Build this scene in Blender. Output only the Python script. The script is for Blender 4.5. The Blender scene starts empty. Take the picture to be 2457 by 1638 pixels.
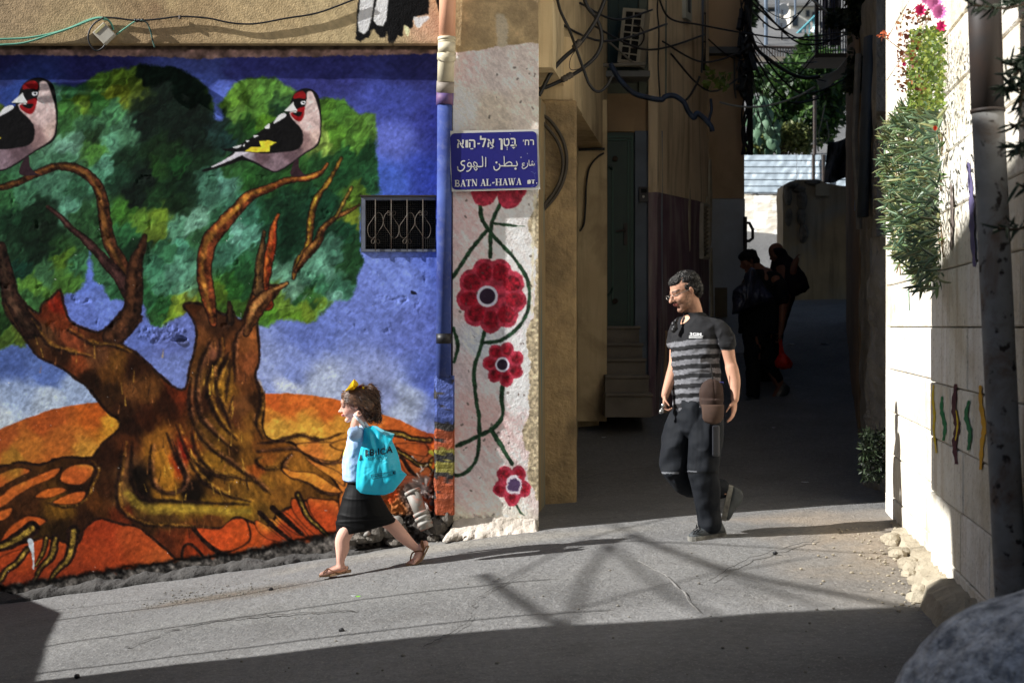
import bpy, bmesh, math, random, time
import numpy as np
from mathutils import Vector, Matrix, noise
from mathutils.bvhtree import BVHTree
sc = bpy.context.scene
COL = sc.collection
R = math.radians

# ---------------------------------------------------------------- camera
F = 3412.5; EYE = 1.36; CU = 1228.5; HV = 785.0
cd = bpy.data.cameras.new('camera'); cam = bpy.data.objects.new('camera', cd); COL.objects.link(cam)
cam.location = (0, 0, EYE); cam.rotation_euler = (R(90), 0, 0)
cd.lens = 50; cd.sensor_width = 36; cd.shift_y = -34/2457.; cd.clip_start = .05; cd.clip_end = 600
cd.dof.use_dof = True; cd.dof.focus_distance = 9.3; cd.dof.aperture_fstop = 4.0
sc.camera = cam
# ---------------------------------------------------------------- light
SUN_D = Vector((1, .165, -.62)).normalized()          # direction the light travels
el = math.asin(-SUN_D.z)
w = bpy.data.worlds.new('World'); sc.world = w; w.use_nodes = True
nt = w.node_tree; nt.nodes.clear()
sky = nt.nodes.new('ShaderNodeTexSky'); sky.sky_type = 'NISHITA'; sky.sun_disc = False
sky.sun_elevation = el; sky.sun_rotation = math.atan2(-SUN_D.x, -SUN_D.y); sky.altitude = 700
bg = nt.nodes.new('ShaderNodeBackground'); bg.inputs[1].default_value = .05
wo = nt.nodes.new('ShaderNodeOutputWorld'); nt.links.new(sky.outputs[0], bg.inputs[0]); nt.links.new(bg.outputs[0], wo.inputs[0])
ld = bpy.data.lights.new('sun', 'SUN'); ld.energy = 5.0; ld.angle = R(.5); ld.color = (1, .985, .96)
lo = bpy.data.objects.new('sun', ld); COL.objects.link(lo); lo.rotation_euler = SUN_D.to_track_quat('-Z', 'Y').to_euler(); lo.location = (-12, 6, 9)
sc.view_settings.view_transform = 'Standard'; sc.view_settings.look = 'None'; sc.view_settings.gamma = 1; sc.view_settings.use_curve_mapping = False
sc.view_settings.exposure = .95
sc.cycles.max_bounces = 7; sc.cycles.diffuse_bounces = 4; sc.cycles.use_denoising = True

# ---------------------------------------------------------------- helpers
def P(u, v, Y):
    """point seen at photo pixel (u,v) at distance Y"""
    return Vector(((u-CU)*Y/F, Y, EYE+(HV-v)*Y/F))
def uX(u, Y): return (u-CU)*Y/F
def vZ(v, Y): return EYE+(HV-v)*Y/F

ORG = {}
def reg(o, label=None, cat=None, group=None, kind=None):
    if label: o['label'] = label
    if cat: o['category'] = cat
    if group: o['group'] = group
    if kind: o['kind'] = kind
    return o
def thing(name, loc, label, cat, group=None):
    o = bpy.data.objects.new(name, None); COL.objects.link(o); o.location = loc; o.empty_display_size = .1
    ORG[o.name] = Vector(loc); return reg(o, label, cat, group)
def link(name, me, parent=None, loc=None):
    o = bpy.data.objects.new(name, me); COL.objects.link(o)
    if parent is not None:
        o.parent = parent; ORG[o.name] = ORG[parent.name]
        if loc is not None: o.location = Vector(loc)-ORG[parent.name]
    else:
        if loc is not None: o.location = loc
        ORG[o.name] = Vector((0, 0, 0))
    return o
def rebase(me, parent):
    if parent is not None: me.transform(Matrix.Translation(-ORG[parent.name]))

class MB:
    def __init__(s): s.v = []; s.f = []; s.m = []; s.mi = 0
    def add(s, vs, fs):
        b = len(s.v); s.v += [tuple(p) for p in vs]; s.f += [tuple(b+i for i in f) for f in fs]; s.m += [s.mi]*len(fs)
    def box(s, x0, x1, y0, y1, z0, z1):
        s.add([(x0, y0, z0), (x1, y0, z0), (x1, y1, z0), (x0, y1, z0), (x0, y0, z1), (x1, y0, z1), (x1, y1, z1), (x0, y1, z1)],
              [(0, 3, 2, 1), (4, 5, 6, 7), (0, 1, 5, 4), (1, 2, 6, 5), (2, 3, 7, 6), (3, 0, 4, 7)])
    def ibox(s, u0, u1, v0, v1, Y, th):           # box whose front face spans these photo pixels at distance Y
        s.box(uX(u0, Y), uX(u1, Y), Y, Y+th, vZ(v1, Y), vZ(v0, Y))
    def obox(s, c, ax, ay, az):                    # oriented box, half vectors
        c = Vector(c); ax, ay, az = Vector(ax), Vector(ay), Vector(az); vs = []
        for sz in (-1, 1):
            for sx, sy in ((-1, -1), (1, -1), (1, 1), (-1, 1)): vs.append(c+ax*sx+ay*sy+az*sz)
        s.add(vs, [(0, 3, 2, 1), (4, 5, 6, 7), (0, 1, 5, 4), (1, 2, 6, 5), (2, 3, 7, 6), (3, 0, 4, 7)])
    def prism(s, pts, ext):                        # polygon pts (3d) extruded by ext
        n = len(pts); ext = Vector(ext); a = [Vector(p) for p in pts]; b = [p+ext for p in a]
        s.add(a+b, [tuple(range(n)), tuple(range(2*n-1, n-1, -1))]+[(i, i+n, (i+1) % n+n, (i+1) % n) for i in range(n)])
    def tube(s, path, r, n=8, cap=True, flat=None, up=None, rnd=False):
        """swept tube; r number or list; flat: squash factor across 'up'"""
        path = [Vector(p) for p in path]
        if len(path) < 2: return
        rr = list(r) if hasattr(r, '__len__') else [r]*len(path)
        if rnd:   # rounded ends
            d0 = (path[0]-path[1]).normalized(); d1 = (path[-1]-path[-2]).normalized()
            pre = [path[0]+d0*rr[0]*k for k in (.98, .85, .5)]; pr = [rr[0]*k for k in (.18, .55, .87)]
            post = [path[-1]+d1*rr[-1]*k for k in (.5, .85, .98)]; po = [rr[-1]*k for k in (.87, .55, .18)]
            path = pre+path+post; rr = pr+rr+po
            if hasattr(flat, '__len__'): flat = [flat[0]]*3+list(flat)+[flat[-1]]*3
        T = []
        for i in range(len(path)):
            a = path[max(i-1, 0)]; b = path[min(i+1, len(path)-1)]; t = (b-a)
            T.append(t.normalized() if t.length > 1e-9 else Vector((0, 0, 1)))
        ref = Vector(up) if up is not None else (Vector((0, 0, 1)) if abs(T[0].z) < .9 else Vector((1, 0, 0)))
        nrm = (ref-T[0]*ref.dot(T[0])).normalized(); vs = []; fs = []
        for i, p in enumerate(path):
            nrm = (nrm-T[i]*nrm.dot(T[i]))
            nrm = nrm.normalized() if nrm.length > 1e-6 else T[i].orthogonal().normalized()
            bi = T[i].cross(nrm); fl = 1 if flat is None else (flat[i] if hasattr(flat, '__len__') else flat)
            for k in range(n):
                a = 2*math.pi*k/n; vs.append(p+nrm*(math.cos(a)*rr[i]*fl)+bi*(math.sin(a)*rr[i]))
        m = len(path)
        for i in range(m-1):
            for k in range(n):
                k2 = (k+1) % n; fs.append((i*n+k, i*n+k2, (i+1)*n+k2, (i+1)*n+k))
        if cap: fs += [tuple(range(n-1, -1, -1)), tuple((m-1)*n+k for k in range(n))]
        s.add(vs, fs)
    def ell(s, c, rx, ry, rz, n=14, rot=None):
        c = Vector(c); vs = []; fs = []; m = max(n//2, 4)
        for i in range(1, m):
            th = math.pi*i/m
            for k in range(n):
                a = 2*math.pi*k/n; q = Vector((rx*math.sin(th)*math.cos(a), ry*math.sin(th)*math.sin(a), rz*math.cos(th)))
                vs.append(c+(rot @ q if rot is not None else q))
        t = Vector((0, 0, rz)); vs += [c+(rot @ t if rot is not None else t), c-(rot @ t if rot is not None else t)]
        T, B = len(vs)-2, len(vs)-1
        for i in range(m-2):
            for k in range(n):
                k2 = (k+1) % n; fs.append((i*n+k, (i+1)*n+k, (i+1)*n+k2, i*n+k2))
        for k in range(n):
            k2 = (k+1) % n; fs.append((T, k, k2)); fs.append((B, (m-2)*n+k2, (m-2)*n+k))
        s.add(vs, fs)
    def loft(s, rings, cap=True):                  # rings: lists of equally many points
        n = len(rings[0]); vs = [p for r in rings for p in r]; fs = []
        for i in range(len(rings)-1):
            for k in range(n):
                k2 = (k+1) % n; fs.append((i*n+k, i*n+k2, (i+1)*n+k2, (i+1)*n+k))
        if cap: fs += [tuple(range(n-1, -1, -1)), tuple((len(rings)-1)*n+k for k in range(n))]
        s.add(vs, fs)
    def mesh(s, name, mats, smooth=False):
        me = bpy.data.meshes.new(name); me.from_pydata(s.v, [], s.f)
        if not isinstance(mats, (list, tuple)): mats = [mats]
        for m in mats: me.materials.append(m)
        if len(mats) > 1: me.polygons.foreach_set('material_index', s.m)
        if smooth: me.polygons.foreach_set('use_smooth', [True]*len(me.polygons))
        me.update(); return me
    def build(s, name, mats, parent=None, smooth=False, **kw):
        me = s.mesh(name, mats, smooth); rebase(me, parent); o = link(name, me, parent)
        return reg(o, kw.get('label'), kw.get('cat'), kw.get('group'), kw.get('kind'))

def bevel(o, w=.01, seg=2):
    bm = bmesh.new(); bm.from_mesh(o.data)
    es = [e for e in bm.edges if len(e.link_faces) == 2 and e.calc_face_angle(0) > .5]
    bmesh.ops.bevel(bm, geom=es, offset=w, segments=seg, affect='EDGES', clamp_overlap=True, profile=.6)
    bm.to_mesh(o.data); bm.free(); return o

def ring(c, a, b, n=28, fn=None):
    c = Vector(c); a = Vector(a); b = Vector(b); out = []
    for k in range(n):
        t = 2*math.pi*k/n; q = 1 if fn is None else fn(t); out.append(c+a*(math.cos(t)*q)+b*(math.sin(t)*q))
    return out

def fused(mb, name, mats, parent, voxel=.006, smooth=6, colf=None, disp=None, shade=True):
    """union of overlapping closed shapes as ONE continuous skin"""
    me0 = mb.mesh('tmp', []); ob = bpy.data.objects.new('tmp', me0); COL.objects.link(ob)
    m = ob.modifiers.new('r', 'REMESH'); m.mode = 'VOXEL'; m.voxel_size = voxel
    if smooth: q = ob.modifiers.new('s', 'SMOOTH'); q.iterations = smooth; q.factor = .5
    dg = bpy.context.evaluated_depsgraph_get(); me = bpy.data.meshes.new_from_object(ob.evaluated_get(dg))
    bpy.data.objects.remove(ob); bpy.data.meshes.remove(me0); me.name = name
    n = len(me.vertices); co = np.empty(n*3); me.vertices.foreach_get('co', co); co = co.reshape(-1, 3)
    if disp is not None:
        no = np.empty(n*3); me.vertices.foreach_get('normal', no); no = no.reshape(-1, 3)
        co = co+no*disp(co)[:, None]; me.vertices.foreach_set('co', co.ravel())
    if colf is not None: setcol(me, colf(co))
    me.materials.clear()
    for mm in (mats if isinstance(mats, (list, tuple)) else [mats]): me.materials.append(mm)
    if shade: me.polygons.foreach_set('use_smooth', [True]*len(me.polygons))
    rebase(me, parent); me.update(); return link(name, me, parent)

def s2l(c):
    c = np.asarray(c, float); return np.where(c <= .04045, c/12.92, ((c+.055)/1.055)**2.4)
def setcol(me, rgb):
    """rgb: n x 3 linear per vertex"""
    at = me.color_attributes.new('Col', 'FLOAT_COLOR', 'POINT'); n = len(rgb)
    d = np.ones((n, 4)); d[:, :3] = rgb; at.data.foreach_set('color', d.ravel())

def nz3(co, scale, seed=0.):
    """cheap smooth 3d noise on an n x 3 array, -1..1"""
    x = co/scale+seed*7.13; rs = np.random.RandomState(int(seed*10)+11); T = rs.rand(32, 32, 32)*2-1
    i = np.floor(x).astype(int); f = x-i; f = f*f*(3-2*f); r = 0
    for a in (0, 1):
        for b in (0, 1):
            for c in (0, 1):
                w_ = (f[:, 0] if a else 1-f[:, 0])*(f[:, 1] if b else 1-f[:, 1])*(f[:, 2] if c else 1-f[:, 2])
                r = r+w_*T[(i[:, 0]+a) & 31, (i[:, 1]+b) & 31, (i[:, 2]+c) & 31]
    return r

# ---------------------------------------------------------------- materials
def L(c):   # sRGB 0..255 -> linear
    return tuple(float(x) for x in s2l(np.array(c)/255.))+(1,)
_M = {}
def mat(name, base=(128, 128, 128), alt=None, sc1=3.0, mixw=.6, rough=.85, bump=.0, bsc=60, bump2=0., bsc2=8, attr=False, metal=0., spec=.3, speck=None, speck_sc=90, speck_w=.1, streak=None, streak_w=.5, trans=0., detail=6, coat=0., stain=None, stain_sc=.7, stain_w=.4, bdist=.004, gain=1.0, coord='Object', bdet=6):
    """procedural surface: two blotched tones, optional specks, vertical streaks, stains and two scales of relief"""
    if name in _M: return _M[name]
    m = bpy.data.materials.new(name); m.use_nodes = True; t = m.node_tree; N = t.nodes; K = t.links; N.clear()
    out = N.new('ShaderNodeOutputMaterial'); b = N.new('ShaderNodeBsdfPrincipled'); K.new(b.outputs[0], out.inputs[0])
    g = N.new('ShaderNodeNewGeometry'); src = g.outputs['Position']
    if coord == 'Object':
        tc = N.new('ShaderNodeTexCoord'); src = tc.outputs['Object']
        if name.startswith('w_'): src = g.outputs['Position']
    def noi(s, d=6, r=.55, vec=None, dist=0.):
        n = N.new('ShaderNodeTexNoise'); n.inputs['Scale'].default_value = s; n.inputs['Detail'].default_value = d; n.inputs['Roughness'].default_value = r; n.inputs['Distortion'].default_value = dist
        K.new(vec or src, n.inputs['Vector']); return n
    def ramp(inp, a, c):
        r = N.new('ShaderNodeMapRange'); r.inputs[1].default_value = a; r.inputs[2].default_value = c; K.new(inp, r.inputs[0]); return r.outputs[0]
    def mix(f, a, c, mode='MIX'):
        x = N.new('ShaderNodeMix'); x.data_type = 'RGBA'; x.blend_type = mode
        if isinstance(f, (int, float)): x.inputs[0].default_value = f
        else: K.new(f, x.inputs[0])
        for i, q in ((6, a), (7, c)):
            if isinstance(q, tuple): x.inputs[i].default_value = q
            else: K.new(q, x.inputs[i])
        return x.outputs[2]
    def mul(a, k):
        x = N.new('ShaderNodeMath'); x.operation = 'MULTIPLY'; K.new(a, x.inputs[0]); x.inputs[1].default_value = k; return x.outputs[0]
    if attr:
        a = N.new('ShaderNodeAttribute'); a.attribute_name = 'Col'; c = a.outputs['Color']
        n = noi(sc1, detail); v = ramp(n.outputs[0], .3, .7); lo_ = tuple([1-mixw*.5]*3)+(1,)
        c = mix(1.0, c, mix(v, lo_, (1, 1, 1, 1)), 'MULTIPLY')
        if gain != 1.0: c = mix(1.0, c, (gain, gain, gain, 1), 'MULTIPLY')
    else:
        c = L(base); al = L(alt) if alt else tuple(x*.6 for x in c[:3])+(1,)
        n = noi(sc1, detail); v = mul(ramp(n.outputs[0], .35, .68), mixw); c = mix(v, c, al)
    if stain:
        n = noi(stain_sc, 8, .62, dist=.6); c = mix(mul(ramp(n.outputs[0], .5, .66), stain_w), c, L(stain))
    if streak:
        mp = N.new('ShaderNodeMapping'); mp.inputs['Scale'].default_value = (6, 6, .45); K.new(src, mp.inputs[0])
        n = noi(1.6, 6, .6, mp.outputs[0]); c = mix(mul(ramp(n.outputs[0], .48, .72), streak_w), c, L(streak))
    if speck:
        n = noi(speck_sc, 2, .5); c = mix(mul(ramp(n.outputs[0], .60, .68), speck_w*10 if speck_w <= .1 else 1), c, L(speck))
    K.new(c, b.inputs['Base Color']) if not isinstance(c, tuple) else setattr(b.inputs['Base Color'], 'default_value', c)
    b.inputs['Roughness'].default_value = rough; b.inputs['Metallic'].default_value = metal
    b.inputs['Specular IOR Level'].default_value = spec; b.inputs['Coat Weight'].default_value = coat
    if bump or bump2:
        bn = None
        for st, s_, d_ in ((bump2, bsc2, bdist*6), (bump, bsc, bdist)):
            if not st: continue
            n = noi(s_, 3 if s_ > 30 else bdet, .6 if bdet > 3 else .4); q = N.new('ShaderNodeBump'); q.inputs['Strength'].default_value = st; q.inputs['Distance'].default_value = d_
            K.new(n.outputs[0], q.inputs['Height'])
            if bn: K.new(bn, q.inputs['Normal'])
            bn = q.outputs[0]
        K.new(bn, b.inputs['Normal'])
    if trans:
        tr = N.new('ShaderNodeBsdfTranslucent'); ms = N.new('ShaderNodeMixShader'); ms.inputs[0].default_value = trans
        K.new(c, tr.inputs[0]) if not isinstance(c, tuple) else setattr(tr.inputs[0], 'default_value', c)
        K.new(b.outputs[0], ms.inputs[1]); K.new(tr.outputs[0], ms.inputs[2]); K.new(ms.outputs[0], out.inputs[0])
    _M[name] = m; return m
GAIN_M = 1.85; GAIN_P = 1.6; GAIN_B = 1.8
# ---------------------------------------------------------------- painter
# A small numpy painter: lays flat print (wall paintings) down as vertex colours.
_rs = np.random.RandomState(7)

def vnoise(U, V, scale, seed=0, ang=0.0, aspect=1.0):
    """value noise in -1..1; scale in units of U,V; aspect>1 stretches along ang"""
    ca, sa = math.cos(ang), math.sin(ang)
    x = (U*ca + V*sa)/(scale*aspect); y = (-U*sa + V*ca)/scale
    rs = np.random.RandomState(1000+seed); T = rs.rand(256, 256)*2-1
    xi = np.floor(x).astype(int); yi = np.floor(y).astype(int)
    fx = x-xi; fy = y-yi; fx = fx*fx*(3-2*fx); fy = fy*fy*(3-2*fy)
    a = T[xi & 255, yi & 255]; b = T[(xi+1) & 255, yi & 255]
    c = T[xi & 255, (yi+1) & 255]; d = T[(xi+1) & 255, (yi+1) & 255]
    return (a*(1-fx)+b*fx)*(1-fy) + (c*(1-fx)+d*fx)*fy

def fbm(U, V, scale, seed=0, octs=4, ang=0.0, aspect=1.0):
    r = 0; amp = 1; tot = 0
    for k in range(octs):
        r = r + amp*vnoise(U, V, scale/2**k, seed+k*17, ang, aspect); tot += amp; amp *= .55
    return r/tot*1.4

def catmull(pts, n=6, closed=False):
    P = [tuple(map(float, p)) for p in pts]
    m = len(P); out = []
    if m < 3: return P
    rng = range(m if closed else m-1)
    for i in rng:
        if closed: p0, p1, p2, p3 = P[i-1], P[i], P[(i+1) % m], P[(i+2) % m]
        else: p0, p1, p2, p3 = P[max(i-1, 0)], P[i], P[i+1], P[min(i+2, m-1)]
        for k in range(n):
            t = k/n
            out.append(tuple(.5*((2*b)+(c-a)*t+(2*a-5*b+4*c-d)*t*t+(3*b-a-3*c+d)*t**3) for a, b, c, d in zip(p0, p1, p2, p3)))
    if not closed: out.append(P[-1])
    return out

class Canvas:
    def __init__(s, u0, v0, u1, v1, step, base):
        s.u = np.arange(u0, u1+step*.5, step, dtype=float); s.v = np.arange(v0, v1+step*.5, step, dtype=float)
        s.U, s.V = np.meshgrid(s.u, s.v); s.step = step
        s.C = np.zeros(s.U.shape+(3,)); s.C[:] = np.array(base)/255.
        s.jit = fbm(s.U, s.V, 14, 3, 3); s.jf = vnoise(s.U, s.V, 2.6, 5)
    def box(s, a, b, c, d):
        i0 = int(np.searchsorted(s.u, a)); i1 = int(np.searchsorted(s.u, b)); j0 = int(np.searchsorted(s.v, c)); j1 = int(np.searchsorted(s.v, d))
        return (slice(max(j0-1, 0), j1+1), slice(max(i0-1, 0), i1+1))
    def put(s, sl, cov, col):
        U = s.U[sl]; V = s.V[sl]
        if callable(col): col = col(U, V)
        else: col = np.array(col, float)/255.
        s.C[sl] = s.C[sl]*(1-cov[..., None]) + col*cov[..., None]
    def poly(s, pts, col, soft=1.2, rough=0.0, alpha=1.0, smooth=True, n=4):
        if smooth: pts = catmull(pts, n, True)
        P = np.array(pts); m = soft+rough*2+2
        sl = s.box(P[:, 0].min()-m, P[:, 0].max()+m, P[:, 1].min()-m, P[:, 1].max()+m)
        U = s.U[sl]; V = s.V[sl]
        if U.size == 0: return
        d2 = np.full(U.shape, 1e12); inside = np.zeros(U.shape, bool)
        for k in range(len(P)):
            x1, y1 = P[k-1]; x2, y2 = P[k]; dx = x2-x1; dy = y2-y1; L = dx*dx+dy*dy+1e-9
            t = np.clip(((U-x1)*dx+(V-y1)*dy)/L, 0, 1)
            d2 = np.minimum(d2, (U-x1-t*dx)**2+(V-y1-t*dy)**2)
            if y1 != y2:
                c = ((y1 > V) != (y2 > V)) & (U < dx*(V-y1)/(y2-y1)+x1); inside ^= c
        sd = np.sqrt(d2)*np.where(inside, -1, 1)
        if rough: sd = sd + s.jit[sl]*rough + s.jf[sl]*rough*.35
        s.put(sl, np.clip(.5-sd/(2*soft), 0, 1)*alpha, col)
    def line(s, pts, w, col, soft=1.2, rough=0.0, alpha=1.0, n=6):
        """w: single width or list of widths, full width"""
        if not hasattr(w, '__len__'): w = [w]*len(pts)
        P = catmull([(p[0], p[1], ww) for p, ww in zip(pts, w)], n) if len(pts) > 2 else [(p[0], p[1], ww) for p, ww in zip(pts, w)]
        A = np.array(P); m = A[:, 2].max()/2+soft+rough*2+2
        sl = s.box(A[:, 0].min()-m, A[:, 0].max()+m, A[:, 1].min()-m, A[:, 1].max()+m)
        U = s.U[sl]; V = s.V[sl]
        if U.size == 0: return
        sd = np.full(U.shape, 1e9)
        for k in range(1, len(A)):
            x1, y1, w1 = A[k-1]; x2, y2, w2 = A[k]; dx = x2-x1; dy = y2-y1; L = dx*dx+dy*dy+1e-9
            t = np.clip(((U-x1)*dx+(V-y1)*dy)/L, 0, 1)
            sd = np.minimum(sd, np.hypot(U-x1-t*dx, V-y1-t*dy)-(w1+t*(w2-w1))/2)
        if rough: sd = sd + s.jit[sl]*rough + s.jf[sl]*rough*.35
        s.put(sl, np.clip(.5-sd/(2*soft), 0, 1)*alpha, col)

def cmap(pts, warp=18, power=3.0, grain=.10, seed=0, ang=.9, aspect=3.0, gain=1., fine=0.):
    """colour field from control points (u, v, (r,g,b)), warped so that patches look brushed"""
    A = np.array([[p[0], p[1]]+list(p[2]) for p in pts], float)
    def f(U, V):
        if fine: U0, V0 = U, V; U = U + fine*vnoise(U0, V0, fine*.9, seed+7, ang, 2.0); V = V + fine*vnoise(U0, V0, fine*.9, seed+8, ang, 2.0)
        u = U + fbm(U, V, warp*2.2, seed, 3, ang, aspect)*warp; v = V + fbm(U, V, warp*2.2, seed+50, 3, ang, aspect)*warp
        wsum = 0; c = 0
        for a in A:
            w = 1/(((u-a[0])**2+(v-a[1])**2)+60)**power
            wsum = wsum+w; c = c+w[..., None]*a[2:5]
        c = c/wsum[..., None]/255.*gain
        n = fbm(U, V, 9, seed+90, 3, ang, aspect)
        return np.clip(c*(1+grain*1.5*n[..., None]), 0, 1)
    return f

def tint(c, amt=.12, scale=10, seed=0, ang=0, aspect=1):
    c = np.array(c, float)/255.
    def f(U, V):
        n = fbm(U, V, scale, seed, 3, ang, aspect)
        return np.clip(c*(1+amt*2*n[..., None]), 0, 1)
    return f

def crop(x0, y0, k):
    def f(*p):
        if len(p) == 2 and not hasattr(p[0], '__len__'): return (x0+p[0]*k, y0+p[1]*k)
        return [(x0+a*k, y0+b*k) for a, b in (p[0] if len(p) == 1 else p)]
    return f
k6 = 600/1568.
c1 = crop(0, 0, k6); c2 = crop(400, 100, k6); c3 = crop(0, 500, k6); c4 = crop(400, 600, k6)
c5 = crop(0, 900, k6); c6 = crop(600, 850, k6); c7 = crop(800, 0, k6); c8 = crop(1000, 600, 400/896.)
cb = crop(0, 160, 400/1568.)

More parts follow.
